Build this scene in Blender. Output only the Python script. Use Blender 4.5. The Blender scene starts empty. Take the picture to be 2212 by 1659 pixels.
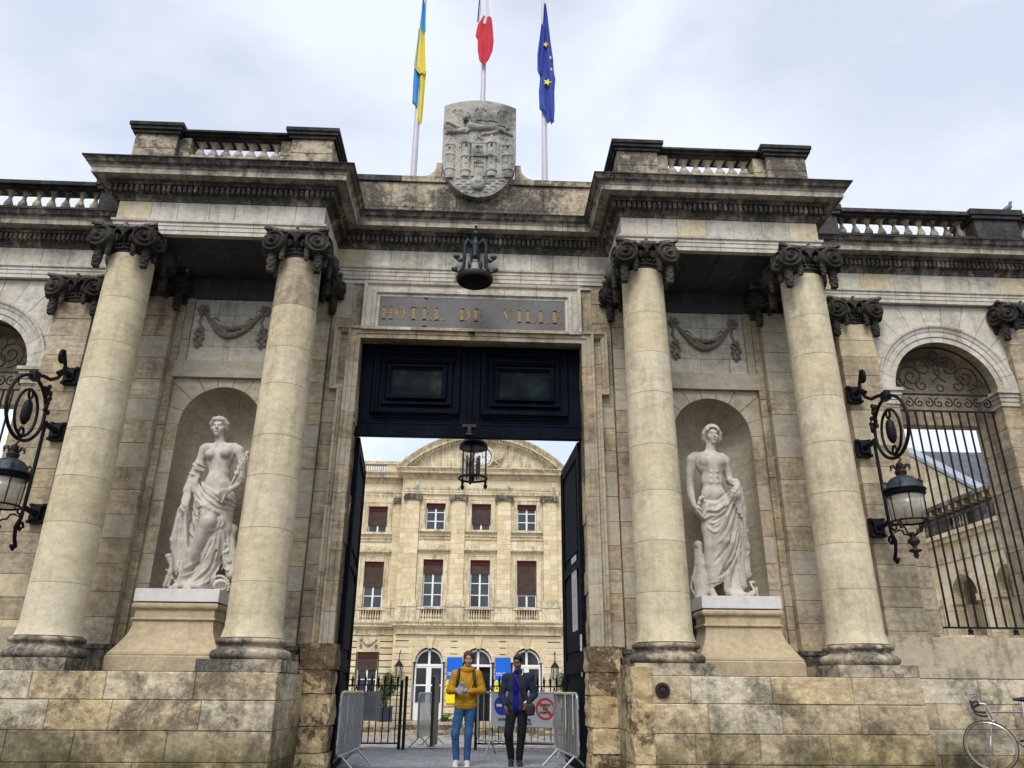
import bpy, bmesh, math, random
import numpy as np
from mathutils import Vector, Matrix
random.seed(7)
rnd = random.random
def U(a, b): return a + (b - a) * random.random()
S = bpy.context.scene
COL = S.collection
PI = math.pi

# ------------------------------------------------------------ camera, sky, sun, exposure
cd = bpy.data.cameras.new("camera"); cam = bpy.data.objects.new("camera", cd); COL.objects.link(cam)
S.camera = cam
cd.sensor_width = 36.0; cd.lens = 36.0 * 1640 / 2212; cd.clip_start = 0.1; cd.clip_end = 5000
_p, _y, _r = math.radians(21.937), math.radians(2.468), math.radians(0.456)
_fw = Vector((math.sin(_y) * math.cos(_p), math.cos(_y) * math.cos(_p), math.sin(_p)))
_rt = Vector((math.cos(_y), -math.sin(_y), 0)); _up = _rt.cross(_fw)
_rt2 = math.cos(_r) * _rt + math.sin(_r) * _up; _up2 = -math.sin(_r) * _rt + math.cos(_r) * _up
cam.matrix_world = Matrix(((_rt2.x, _up2.x, -_fw.x, .189), (_rt2.y, _up2.y, -_fw.y, -10.62), (_rt2.z, _up2.z, -_fw.z, 2.053), (0, 0, 0, 1)))

SUN_EL, SUN_AZ = 50.0, 196.0          # overcast: soft, high, from behind the camera
w = bpy.data.worlds.new("World"); S.world = w; w.use_nodes = True
nt = w.node_tree; nt.nodes.clear()
def WN(t, **k):
    n = nt.nodes.new(t)
    for a, b in k.items(): setattr(n, a, b)
    return n
sky = WN('ShaderNodeTexSky', sky_type='NISHITA', sun_disc=False)
sky.sun_elevation = math.radians(SUN_EL); sky.sun_rotation = math.radians(SUN_AZ - 180 if False else SUN_AZ)
sky.air_density = 1.0; sky.dust_density = 2.0
tc = WN('ShaderNodeTexCoord')
mp = WN('ShaderNodeMapping'); mp.inputs['Scale'].default_value = (1, 1, 2.2); mp.inputs['Location'].default_value = (.35, .2, .1)
nt.links.new(tc.outputs['Generated'], mp.inputs['Vector'])
n1 = WN('ShaderNodeTexNoise'); n1.inputs['Scale'].default_value = 2.3; n1.inputs['Detail'].default_value = 7; n1.inputs['Roughness'].default_value = .5; n1.inputs['Distortion'].default_value = .35
nt.links.new(mp.outputs[0], n1.inputs['Vector'])
cr = WN('ShaderNodeValToRGB')
cr.color_ramp.elements[0].position = .40; cr.color_ramp.elements[0].color = (.66, .70, .79, 1)
cr.color_ramp.elements[1].position = .60; cr.color_ramp.elements[1].color = (.90, .93, .975, 1)
nt.links.new(n1.outputs['Fac'], cr.inputs['Fac'])
bg1 = WN('ShaderNodeBackground'); bg1.inputs['Strength'].default_value = .05
nt.links.new(sky.outputs[0], bg1.inputs['Color'])
bg2 = WN('ShaderNodeBackground'); bg2.inputs['Strength'].default_value = .66
nt.links.new(cr.outputs[0], bg2.inputs['Color'])
ad = WN('ShaderNodeAddShader'); nt.links.new(bg1.outputs[0], ad.inputs[0]); nt.links.new(bg2.outputs[0], ad.inputs[1])
wo = WN('ShaderNodeOutputWorld'); nt.links.new(ad.outputs[0], wo.inputs[0])

sl = bpy.data.lights.new("sun", 'SUN'); sl.energy = 1.5; sl.angle = math.radians(24); sl.color = (1, .96, .9)
so = bpy.data.objects.new("sun", sl); COL.objects.link(so)
_el, _az = math.radians(SUN_EL), math.radians(SUN_AZ)
_sd = Vector((math.sin(_az) * math.cos(_el), math.cos(_az) * math.cos(_el), math.sin(_el)))
so.rotation_euler = _sd.to_track_quat('Z', 'Y').to_euler()
S.view_settings.view_transform = 'Standard'; S.view_settings.look = 'None'
S.view_settings.gamma = 1; S.view_settings.use_curve_mapping = False; S.view_settings.exposure = 0.50
S.render.engine = 'CYCLES'

# ------------------------------------------------------------ materials
class NT:
    def __init__(s, name):
        s.m = bpy.data.materials.new(name); s.m.use_nodes = True; s.t = s.m.node_tree
        s.b = s.t.nodes['Principled BSDF']
        s.pos = s.n('ShaderNodeNewGeometry').outputs['Position']
        s.rnd = s.n('ShaderNodeObjectInfo').outputs['Random']
    def n(s, t, **k):
        x = s.t.nodes.new(t)
        for a, b in k.items(): setattr(x, a, b)
        return x
    def L(s, a, i):
        if hasattr(a, 'node'): s.t.links.new(a, i)
        else:
            try: i.default_value = a
            except Exception: i.default_value = (a[0], a[1], a[2], 1)
    def math(s, op, a, b=0.0, c=None):
        x = s.n('ShaderNodeMath', operation=op); s.L(a, x.inputs[0]); s.L(b, x.inputs[1])
        if c is not None: s.L(c, x.inputs[2])
        return x.outputs[0]
    def vm(s, op, a, b):
        x = s.n('ShaderNodeVectorMath', operation=op); s.L(a, x.inputs[0]); s.L(b, x.inputs[1]); return x.outputs[0]
    def noise(s, v, sc, det=4, ro=.55, di=0, scale3=None):
        if scale3: v = s.vm('MULTIPLY', v, scale3)
        x = s.n('ShaderNodeTexNoise'); s.L(v, x.inputs['Vector']); x.inputs['Scale'].default_value = sc
        x.inputs['Detail'].default_value = det; x.inputs['Roughness'].default_value = ro; x.inputs['Distortion'].default_value = di
        return x.outputs['Fac']
    def mr(s, f, a, b, c=0.0, d=1.0):
        x = s.n('ShaderNodeMapRange'); s.L(f, x.inputs[0])
        for i, v in enumerate((a, b, c, d)): s.L(v, x.inputs[i + 1])
        return x.outputs[0]
    def mix(s, f, a, b, bt='MIX'):
        x = s.n('ShaderNodeMix', data_type='RGBA', blend_type=bt)
        s.L(f, x.inputs[0]); s.L(a, x.inputs[6]); s.L(b, x.inputs[7]); return x.outputs[2]
    def ramp(s, f, els, interp='LINEAR'):
        x = s.n('ShaderNodeValToRGB'); r = x.color_ramp; r.interpolation = interp
        while len(r.elements) < len(els): r.elements.new(.5)
        for e, (p, c) in zip(r.elements, els): e.position = p; e.color = (*c, 1)
        s.L(f, x.inputs[0]); return x.outputs[0]
    def sep(s, v):
        x = s.n('ShaderNodeSeparateXYZ'); s.L(v, x.inputs[0]); return x.outputs
    def bump(s, h, st=.3, d=.01):
        x = s.n('ShaderNodeBump'); x.inputs['Strength'].default_value = st; x.inputs['Distance'].default_value = d
        s.L(h, x.inputs['Height']); s.t.links.new(x.outputs[0], s.b.inputs['Normal'])
    def out(s, col, rough=.85, spec=.25, metal=0):
        s.L(col, s.b.inputs['Base Color']); s.L(rough, s.b.inputs['Roughness'])
        s.b.inputs['Specular IOR Level'].default_value = spec; s.L(metal, s.b.inputs['Metallic'])
        return s.m

def stone_mat(name, cols, grain=.3, soot=None, sootcol=(.03, .028, .026), stain=None, moss=None, bump=.35, bed=7.0, fine=.15, streak=.38, mott=.3):
    s = NT(name)
    at = s.n('ShaderNodeAttribute'); at.attribute_name = 'rnd'
    r = s.math('FRACT', s.math('ADD', s.rnd, at.outputs['Fac']))
    off = s.vm('SCALE', (37.1, 91.7, 53.3), (0, 0, 0)); sc = off.node; s.t.links.new(r, sc.inputs['Scale'])
    p2 = s.vm('ADD', s.pos, off)
    k = len(cols)
    c = s.ramp(r, [((i + .5) / k, col) for i, col in enumerate(cols)])
    bedn = s.noise(p2, 1.6, 6, .65, .6, (1, 1, bed))
    c = s.mix(s.mr(bedn, .35, .75, 0, grain), c, tuple(x * .55 for x in cols[0]))
    pale = s.noise(p2, 2.1, 3)
    c = s.mix(s.mr(pale, .5, .8, 0, .35), c, tuple(min(1, x * 1.25) for x in cols[-1]))
    fn = s.noise(p2, 32, 5, .7)
    c = s.mix(fine, c, s.ramp(fn, [(.3, (.25, .24, .23)), (.7, (.85, .84, .82))]), 'OVERLAY')
    pits = s.noise(p2, 70, 2, .5, 0, (1, 1, 2.5))
    c = s.mix(s.mr(pits, .66, .72, 0, .55), c, tuple(x * .3 for x in cols[0]))
    mo = s.noise(s.vm('ADD', p2, (5, 1, 2)), 8, 9, .8, .2, (1, 1, 1.6))
    c = s.mix(mott, c, s.ramp(mo, [(.34, (.20, .18, .16)), (.5, (.5, .5, .5)), (.66, (.86, .84, .80))]), 'OVERLAY')
    if stain:
        n = s.noise(s.pos, 1.3, 5, .6, .3)
        c = s.mix(s.mr(n, stain[0], stain[1], 0, stain[2]), c, stain[3])
    if soot:
        a = s.noise(s.pos, 1.1, 7, .68, .4); b = s.noise(s.pos, 1.0, 4, .6, .2, (7, 7, .8))
        q = s.math('ADD', s.math('MULTIPLY', a, 1 - streak), s.math('MULTIPLY', b, streak))
        m_ = s.noise(s.vm('ADD', s.pos, (3, 8, 1)), 11, 9, .78, .3)
        q = s.math('ADD', q, s.math('MULTIPLY', s.math('SUBTRACT', m_, .5), .42))
        f_ = s.math('MULTIPLY', s.mr(q, soot[0], soot[1], 0, soot[2]), s.mr(s.noise(s.pos, 26, 6, .8), .3, .6, .55, 1.0))
        c = s.mix(f_, c, sootcol)
    if moss:
        z = s.sep(s.pos)[2]
        n = s.noise(s.pos, 2.6, 8, .72, .3)
        f = s.math('MULTIPLY', s.mr(z, moss[0], moss[1], 1, 0), s.mr(n, .38, .56, 0, 1))
        mc = s.ramp(s.noise(s.pos, 9, 5, .7), [(.35, (.045, .045, .02)), (.52, (.15, .125, .03)), (.7, (.06, .06, .035))])
        c = s.mix(s.math('MULTIPLY', f, moss[2]), c, mc)
        f2 = s.math('MULTIPLY', s.mr(z, moss[0], moss[1] + .15, 1, 0), s.mr(s.noise(s.vm('ADD', s.pos, (9, 3, 5)), 1.9, 7, .7), .45, .62, 0, .8))
        c = s.mix(f2, c, (.035, .032, .026))
    h = s.math('ADD', s.math('MULTIPLY', s.noise(p2, 14, 6, .7), .7), s.math('MULTIPLY', fn, .3))
    h = s.math('SUBTRACT', h, s.mr(pits, .64, .74, 0, .5))
    s.bump(h, bump, .012)
    return s.out(c, .9, .15)

MT = {}
MT['wall'] = stone_mat('weathered_wall_stone', [(.44, .36, .25), (.52, .44, .315), (.46, .385, .275), (.56, .49, .36), (.40, .335, .245), (.53, .43, .285)], .7, (.45, .64, .75), (.07, .055, .042), bed=9, mott=.5)
MT['pale'] = stone_mat('pale_limestone', [(.59, .55, .46), (.63, .59, .51), (.56, .51, .41), (.64, .605, .54)], .4, (.46, .66, .7), (.09, .078, .065))
MT['column'] = stone_mat('column_limestone', [(.66, .565, .38), (.69, .60, .42), (.64, .55, .365), (.71, .63, .465), (.61, .52, .34)], .5, (.48, .68, .65), (.17, .14, .10), bed=3, fine=.14)
MT['corona'] = stone_mat('pale_corona_stone', [(.52, .47, .39), (.56, .51, .425), (.48, .43, .35)], .4, (.43, .62, .9), (.05, .045, .042), streak=.5)
MT['cornice'] = stone_mat('weathered_cornice_stone', [(.36, .32, .255), (.42, .37, .295), (.32, .28, .225)], .35, (.37, .51, .96), (.022, .021, .023), streak=.45)
MT['sooty'] = stone_mat('soot_blackened_stone', [(.085, .08, .077), (.06, .057, .056), (.11, .102, .095)], .4, (.38, .56, .9), (.015, .015, .017), mott=.6)
MT['attic'] = stone_mat('patchy_sooted_stone', [(.47, .40, .285), (.52, .445, .32), (.44, .38, .28)], .35, (.43, .54, .95), (.035, .034, .037), streak=.15, mott=.6)
MT['capital'] = stone_mat('blackened_carved_stone', [(.060, .053, .046), (.05, .045, .04)], .4, (.40, .62, .7), (.014, .013, .014), stain=(.50, .70, .7, (.20, .18, .145)), bump=.35, mott=.5)
MT['plinth'] = stone_mat('mossy_plinth_stone', [(.48, .39, .26), (.66, .53, .33), (.54, .46, .33), (.68, .62, .48), (.60, .48, .30), (.42, .36, .26), (.63, .49, .28)], .6, (.47, .59, .8), (.055, .045, .036), moss=(1.15, 1.75, .9), bump=.9, streak=.12, mott=.75)
MT['ochre'] = stone_mat('broken_ochre_stone', [(.50, .39, .215), (.56, .45, .27), (.47, .365, .21)], .5, (.47, .51, .95), (.065, .038, .026), bump=1.0, bed=3, streak=.15, fine=.3, mott=.6)
MT['niche'] = stone_mat('smooth_grey_niche_stone', [(.43, .385, .30), (.48, .43, .34), (.44, .385, .29)], .4, (.48, .70, .55), (.15, .13, .10))
MT['soffit'] = stone_mat('shade_toned_soffit_stone', [(.095, .097, .105), (.075, .077, .086), (.11, .11, .115)], .3, (.4, .6, .6), (.03, .032, .04))  # portico shade painted into the base colour, with sooty mottling over it
MT['pedestal'] = stone_mat('tan_pedestal_stone', [(.54, .44, .29), (.50, .41, .27)], .45, (.48, .70, .6), (.17, .13, .09), bed=3)
MT['hall'] = stone_mat('golden_hall_stone', [(.66, .54, .34), (.78, .68, .47), (.57, .45, .28), (.80, .72, .54), (.72, .59, .38), (.64, .54, .37)], .45, (.52, .72, .55), (.22, .165, .10), bump=.2)
MT['halltrim'] = stone_mat('golden_hall_trim_stone', [(.68, .59, .41), (.73, .65, .47)], .35, (.44, .62, .8), (.13, .10, .065), bump=.2, streak=.5)
MT['marble'] = stone_mat('weathered_white_marble', [(.56, .52, .455), (.57, .53, .47)], .12, (.47, .62, .6), (.20, .165, .13), bump=.12, bed=1.2, fine=.12, streak=.55, mott=.28)
MT['marbleblock'] = stone_mat('white_marble_block', [(.66, .65, .625), (.69, .68, .655)], .1, (.52, .72, .5), (.30, .28, .25), bump=.1, bed=2, fine=.15)
MT['shield'] = stone_mat('carved_shield_stone', [(.40, .385, .35), (.42, .405, .36)], .15, (.46, .58, .85), (.06, .055, .06), bump=.3, bed=1.5, streak=.15)
MT['mortar'] = stone_mat('joint_mortar', [(.50, .43, .31), (.42, .35, .25)], .2, (.45, .6, .8), (.07, .06, .05))
MT['darkmortar'] = stone_mat('dark_joint_mortar', [(.14, .12, .10)], .2)

MT['greenbronze'] = None
MT['joint'] = stone_mat('rusticated_joint', [(.16, .11, .06)], .2)
def simple(name, col, rough=.6, metal=0, spec=.4, var=.15, sc=8, bump=0, bsc=30):
    s = NT(name); n = s.noise(s.pos, sc, 5, .6)
    c = s.mix(s.mr(n, .3, .7, 0, 1), tuple(x * (1 - var) for x in col), tuple(min(1, x * (1 + var)) for x in col))
    if bump: s.bump(s.noise(s.pos, bsc, 4), bump, .005)
    return s.out(c, rough, spec, metal)
MT['iron'] = simple('black_wrought_iron', (.007, .008, .013), .55, .2, .25, .5, 20, .3)
MT['rust'] = simple('rusty_iron', (.026, .017, .017), .6, .3, .4, .5, 25, .4)
MT['steel'] = simple('galvanised_steel', (.36, .38, .40), .45, .6, .5, .15, 15)
MT['chrome'] = simple('bright_chrome', (.42, .43, .45), .3, .9)
MT['rubber'] = simple('black_rubber', (.014, .014, .015), .7, 0, .3)
MT['tan_tyre'] = simple('tan_tyre_wall', (.33, .24, .15), .7)
MT['white'] = simple('white_paint', (.78, .79, .80), .5, 0, .4, .04)
MT['whitemetal'] = simple('white_enamelled_pole', (.55, .53, .57), .4, 0, .4, .06)
MT['red'] = simple('red_paint', (.55, .03, .03), .5)
MT['blue'] = simple('blue_paint', (.02, .05, .40), .5)
MT['black'] = simple('black_paint', (.015, .015, .017), .5)
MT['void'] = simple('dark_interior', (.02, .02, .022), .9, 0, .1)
MT['paper'] = simple('white_paper', (.72, .73, .75), .7, 0, .2, .03)
MT['panelgrey'] = simple('pale_grey_panel', (.42, .44, .48), .5, 0, .3, .04)
MT['panelgrey2'] = simple('mid_grey_panel', (.23, .245, .26), .5, 0, .3, .05)
MT['gold'] = simple('worn_gilt', (.24, .155, .06), .6, .2, .5, .6, 30)
MT['maroon'] = simple('maroon_awning', (.075, .018, .012), .7, 0, .2, .2, 4)
MT['slatblind'] = simple('brown_slat', (.075, .048, .038), .7, 0, .2, .3, 3)
MT['slate'] = simple('roof_slate', (.10, .10, .115), .6, 0, .3, .35, 6)
MT['lead'] = simple('grey_lead', (.34, .37, .41), .5, .2)
MT['yellowfab'] = simple('yellow_cloth', (.72, .60, .09), .8, 0, .1, .08, 3)
MT['bluefab'] = simple('sky_blue_cloth', (.07, .27, .62), .8, 0, .1, .1, 3)
MT['eufab'] = simple('deep_blue_cloth', (.055, .085, .36), .8, 0, .1, .12, 3)
MT['redfab'] = simple('red_cloth', (.56, .05, .07), .8, 0, .1, .12, 3)
MT['whitefab'] = simple('white_cloth', (.74, .75, .82), .8, 0, .1, .04, 3)
MT['navyfab'] = simple('navy_cloth', (.03, .06, .25), .8, 0, .1, .1, 3)
MT['starfab'] = simple('star_yellow_cloth', (.80, .68, .05), .8)
MT['bannerblue'] = simple('banner_blue', (.01, .13, .62), .6, 0, .2, .06, 1)
MT['banneryellow'] = simple('banner_yellow', (.85, .68, .02), .6, 0, .2, .05, 1)
MT['leaf'] = simple('green_leaf', (.07, .105, .025), .6, 0, .3, .5, 5)
MT['bark'] = simple('brown_bark', (.09, .06, .04), .9)
MT['planter'] = simple('navy_planter', (.015, .018, .04), .5)
MT['greenbronze'] = simple('dark_green_bronze', (.04, .055, .065), .5, .3, .3, .5, 18, .3)
def wood_door():
    s = NT('charred_blue_black_wood')
    n = s.noise(s.pos, 3, 8, .7, .5, (1, 1, 1)); v = s.noise(s.pos, 6, 6, .7, 0, (9, 9, 1))
    c = s.ramp(n, [(.3, (.002, .003, .007)), (.6, (.005, .008, .016)), (.8, (.010, .016, .024))])
    c = s.mix(s.mr(v, .6, .75, 0, .6), c, (.014, .021, .03))
    c = s.mix(s.mr(s.noise(s.pos, 45, 3, .8), .60, .72, 0, .55), c, (.045, .055, .065))
    s.bump(s.math('ADD', v, s.noise(s.pos, 30, 5, .8)), .8, .01)
    return s.out(c, .75, .06)
MT['door'] = wood_door()
def pane_green():
    s = NT('verdigris_panel'); n = s.noise(s.pos, 3.5, 6, .6)
    c = s.ramp(n, [(.35, (.005, .009, .012)), (.55, (.012, .02, .021)), (.72, (.035, .045, .03))])
    s.bump(s.noise(s.pos, 20, 4), .3, .005); return s.out(c, .8, .08)
MT['verdigris'] = pane_green()
def plaque_m():
    s = NT('grey_slate_plaque'); n = s.noise(s.pos, 1.5, 5, .6, .4); v = s.noise(s.pos, 3, 5, .6, .2, (4, 4, .5))
    c = s.ramp(n, [(.3, (.085, .083, .082)), (.7, (.145, .142, .138))])
    c = s.mix(s.mr(v, .58, .78, 0, .6), c, (.21, .21, .215))
    c = s.mix(s.mr(s.noise(s.pos, 50, 3), .68, .74, 0, .5), c, (.05, .05, .055))
    s.bump(s.noise(s.pos, 25, 5), .15, .004); return s.out(c, .5, .4)
MT['plaque'] = plaque_m()
def window_glass():
    s = NT('dark_window_glass'); n = s.noise(s.pos, .5, 3)
    c = s.ramp(n, [(.3, (.02, .024, .03)), (.7, (.05, .06, .07))])
    return s.out(c, .08, .5)
MT['pane'] = window_glass()
def clear_glass(name, col=(.9, .9, .85), al=.35):
    s = NT(name); s.b.inputs['Alpha'].default_value = al; s.out(col, .15, .6); return s.m
MT['lampglass'] = clear_glass('frosted_lantern_glass', (.50, .48, .40), .45)
MT['thinglass'] = clear_glass('clear_lantern_glass', (.8, .85, .9), .12)
def paving(name, cols, sc=14):
    s = NT(name); at = s.n('ShaderNodeAttribute'); at.attribute_name = 'rnd'
    r = s.math('FRACT', s.math('ADD', s.rnd, at.outputs['Fac']))
    c = s.ramp(r, [((i + .5) / len(cols), k) for i, k in enumerate(cols)])
    c = s.mix(.35, c, s.ramp(s.noise(s.pos, sc, 6, .7), [(.3, (.2, .2, .2)), (.7, (.8, .8, .8))]), 'OVERLAY')
    s.bump(s.noise(s.pos, 60, 4), .3, .004); return s.out(c, .8, .3)
MT['paver'] = paving('grey_paver', [(.20, .21, .225), (.26, .27, .28), (.22, .225, .24), (.29, .29, .30)])
MT['cobble'] = paving('pale_courtyard_cobble', [(.40, .36, .30), (.50, .46, .39), (.34, .31, .27), (.55, .51, .45)])
MT['asphalt'] = simple('street_asphalt', (.055, .055, .055), .9, 0, .2, .25, 3, .4)
MT['sand'] = simple('courtyard_sand', (.46, .42, .35), .95, 0, .1, .15, 2, .2)

# ------------------------------------------------------------ mesh builder
class MB:
    def __init__(s): s.v = []; s.f = []; s.r = []
    def quadbox(s, x0, x1, y0, y1, z0, z1):
        x0, x1 = min(x0, x1), max(x0, x1); y0, y1 = min(y0, y1), max(y0, y1); z0, z1 = min(z0, z1), max(z0, z1)
        b = len(s.v)
        s.v += [(x0, y0, z0), (x1, y0, z0), (x1, y1, z0), (x0, y1, z0), (x0, y0, z1), (x1, y0, z1), (x1, y1, z1), (x0, y1, z1)]
        s.f += [tuple(b + i for i in q) for q in ((0, 3, 2, 1), (4, 5, 6, 7), (0, 1, 5, 4), (1, 2, 6, 5), (2, 3, 7, 6), (3, 0, 4, 7))]
        return s
    box = quadbox
    def obox(s, c, ax, ay, az):      # oriented box: centre and three half-axis vectors
        b = len(s.v); c, ax, ay, az = map(Vector, (c, ax, ay, az))
        for k in (-1, 1):
            for i, j in ((-1, -1), (1, -1), (1, 1), (-1, 1)): s.v.append(tuple(c + ax * i + ay * j + az * k))
        s.f += [tuple(b + i for i in q) for q in ((0, 3, 2, 1), (4, 5, 6, 7), (0, 1, 5, 4), (1, 2, 6, 5), (2, 3, 7, 6), (3, 0, 4, 7))]
        return s
    def lathe(s, prof, c=(0, 0, 0), n=24, a0=0, a1=2 * PI, cap=True, rot=None):
        full = abs(a1 - a0 - 2 * PI) < 1e-6; m = n if full else n + 1; b = len(s.v)
        for r, z in prof:
            for i in range(m):
                a = a0 + (a1 - a0) * i / n
                p = Vector((r * math.cos(a), r * math.sin(a), z))
                if rot: p = rot @ p
                s.v.append((c[0] + p.x, c[1] + p.y, c[2] + p.z))
        for j in range(len(prof) - 1):
            for i in range(n):
                k = (i + 1) % m
                s.f.append((b + j * m + i, b + j * m + k, b + (j + 1) * m + k, b + (j + 1) * m + i))
        if full and cap:
            if prof[0][0] > .001: s.f.append(tuple(b + i for i in range(m))[::-1])
            if prof[-1][0] > .001: s.f.append(tuple(b + (len(prof) - 1) * m + i for i in range(m)))
        return s
    def tube(s, pts, r, n=8, closed=False, cap=True):
        pts = [Vector(p) for p in pts]; b = len(s.v); N = len(pts)
        rr = r if isinstance(r, (list, tuple)) else [r] * N
        up = None
        for i, p in enumerate(pts):
            if closed: d = pts[(i + 1) % N] - pts[i - 1]
            else: d = pts[min(i + 1, N - 1)] - pts[max(i - 1, 0)]
            if d.length < 1e-9: d = Vector((0, 0, 1))
            d.normalize()
            if up is None: up = d.orthogonal().normalized()
            up = (up - d * up.dot(d))
            if up.length < 1e-6: up = d.orthogonal()
            up.normalize(); q = d.cross(up)
            for k in range(n):
                a = 2 * PI * k / n; s.v.append(tuple(p + (up * math.cos(a) + q * math.sin(a)) * rr[i]))
        for i in range(N if closed else N - 1):
            j = (i + 1) % N
            for k in range(n):
                l = (k + 1) % n; s.f.append((b + i * n + k, b + i * n + l, b + j * n + l, b + j * n + k))
        if cap and not closed:
            s.f.append(tuple(b + k for k in range(n))[::-1]); s.f.append(tuple(b + (N - 1) * n + k for k in range(n)))
        return s
    def prism(s, poly, d0, d1, fr, ch=0.0, back=False):   # polygon (a,z) extruded from depth d1 (front) back to d0
        n = len(poly); b = len(s.v)
        ca = sum(p[0] for p in poly) / n; cz = sum(p[1] for p in poly) / n
        rings = []
        if ch > 0:
            ins = []
            for a, z in poly:
                da, dz = a - ca, z - cz; l = math.hypot(da, dz) or 1
                ins.append((a - (ch if da > 0 else -ch) * min(1, abs(da) / .02), z - (ch if dz > 0 else -ch) * min(1, abs(dz) / .02)))
            rings = [(ins, d1), (poly, d1 - ch), (poly, d0)]
        else: rings = [(poly, d1), (poly, d0)]
        for pl, d in rings:
            for a, z in pl: s.v.append(fr(a, z, d))
        s.f.append(tuple(b + i for i in range(n)))
        for r in range(len(rings) - 1):
            for i in range(n):
                j = (i + 1) % n; s.f.append((b + r * n + i, b + (r + 1) * n + i, b + (r + 1) * n + j, b + r * n + j))
        if back: s.f.append(tuple(b + (len(rings) - 1) * n + i for i in range(n))[::-1])
        return s
    def mesh(s, name='mesh', fix=True, smooth=False):
        me = bpy.data.meshes.new(name); me.from_pydata(s.v, [], s.f); me.update()
        if fix:
            bm = bmesh.new(); bm.from_mesh(me); bmesh.ops.recalc_face_normals(bm, faces=bm.faces); bm.to_mesh(me); bm.free()
        if smooth:
            for p in me.polygons: p.use_smooth = True
        return me
def Fr(ox, oy, ax, ay, nx, ny):
    """wall frame: a runs along (ax,ay), z up, d outward along (nx,ny)"""
    return lambda a, z, d: (ox + a * ax + d * nx, oy + a * ay + d * ny, z)
def FY(y): return Fr(0, y, 1, 0, 0, -1)              # wall facing the camera, a = world x
def FXp(x): return Fr(x, 0, 0, 1, 1, 0)              # facing +x, a = world y
def FXm(x): return Fr(x, 0, 0, 1, -1, 0)             # facing -x

WM = {}
def tag(o, label=None, cat=None, group=None, kind=None):
    if label: o['label'] = label
    if cat: o['category'] = cat
    if group: o['group'] = group
    if kind: o['kind'] = kind
    return o
def link(name, data, parent=None, loc=None, rot=None, scale=None):
    o = bpy.data.objects.new(name, data); COL.objects.link(o)
    if parent is not None:
        o.parent = parent
        o.matrix_parent_inverse = WM.get(parent.name, Matrix()).inverted()
    if loc: o.location = loc
    if rot: o.rotation_euler = rot
    if scale: o.scale = scale
    WM[o.name] = Matrix.LocRotScale(o.location, o.rotation_euler, o.scale)
    return o
def thing(name, label, cat, loc=(0, 0, 0), group=None, rot=None):
    o = link(name, None, None, loc, rot); o.empty_display_size = .2
    return tag(o, label, cat, group)
def part(name, mb, mat, parent=None, label=None, smooth=False, kind=None, loc=None, rot=None, fix=True, scale=None):
    me = mb if isinstance(mb, bpy.types.Mesh) else mb.mesh(name, fix, smooth)
    if mat is not None and not len(me.materials): me.materials.append(MT[mat] if isinstance(mat, str) else mat)
    o = link(name, me, parent, loc, rot, scale)
    if label: o['label'] = label
    if kind: o['kind'] = kind
    return o
def local_thing(name, label, cat, loc, group=None, rot=None):
    """things whose parts are modelled round their own origin"""
    o = thing(name, label, cat, loc, group, rot); WM[o.name] = Matrix(); return o
def lpart(name, mb, mat, parent, **k):
    o = part(name, mb, mat, parent, **k); o.matrix_parent_inverse = Matrix(); return o
def copy_thing(root, loc, rot=None, label=None):
    kids = {}
    for o in ALLKIDS.get(root.name, []): kids.setdefault(o.parent.name, []).append(o)
    def rec(o, par):
        c = o.copy(); COL.objects.link(c)
        if par is not None: c.parent = par
        for k in kids.get(o.name, []): rec(k, c)
        return c
    r = rec(root, None); r.location = loc
    if rot: r.rotation_euler = rot
    if label: r['label'] = label
    return r
ALLKIDS = {}
def register(root, objs): ALLKIDS[root.name] = objs

STK = {}
def stone(parent, poly, fr, mat, proud=0.0, depth=.12, ch=.0028, jit=.004, name='stone', gap=.003):
    n = len(poly); ca = sum(p[0] for p in poly) / n; cz = sum(p[1] for p in poly) / n
    pl = [(a - (gap if a > ca + .01 else -gap if a < ca - .01 else 0), z - (gap if z > cz + .01 else -gap if z < cz - .01 else 0)) for a, z in poly]
    mb = MB().prism(pl, proud - depth, proud + U(-jit, jit), fr, ch)
    k = parent.name
    STK[k] = STK.get(k, 0) + 1
    return part(name, mb, mat, parent, fix=False) if STK[k] <= 290 else STUFF.setdefault((k, mat), []).append(mb)
STUFF = {}
def flush_stuff():
    for (pn, mat), lst in STUFF.items():
        big = MB(); rv = []
        for m in lst:
            b = len(big.v); big.v += m.v; big.f += [tuple(i + b for i in f) for f in m.f]; rv += [random.random()] * len(m.f)
        me = big.mesh('stones', False)
        at = me.attributes.new('rnd', 'FLOAT', 'FACE'); at.data.foreach_set('value', rv)
        part('stones', me, mat, bpy.data.objects[pn], kind='stuff')
    STUFF.clear()
def R4(a0, a1, z0, z1): return [(a0, z0), (a1, z0), (a1, z1), (a0, z1)]
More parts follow.
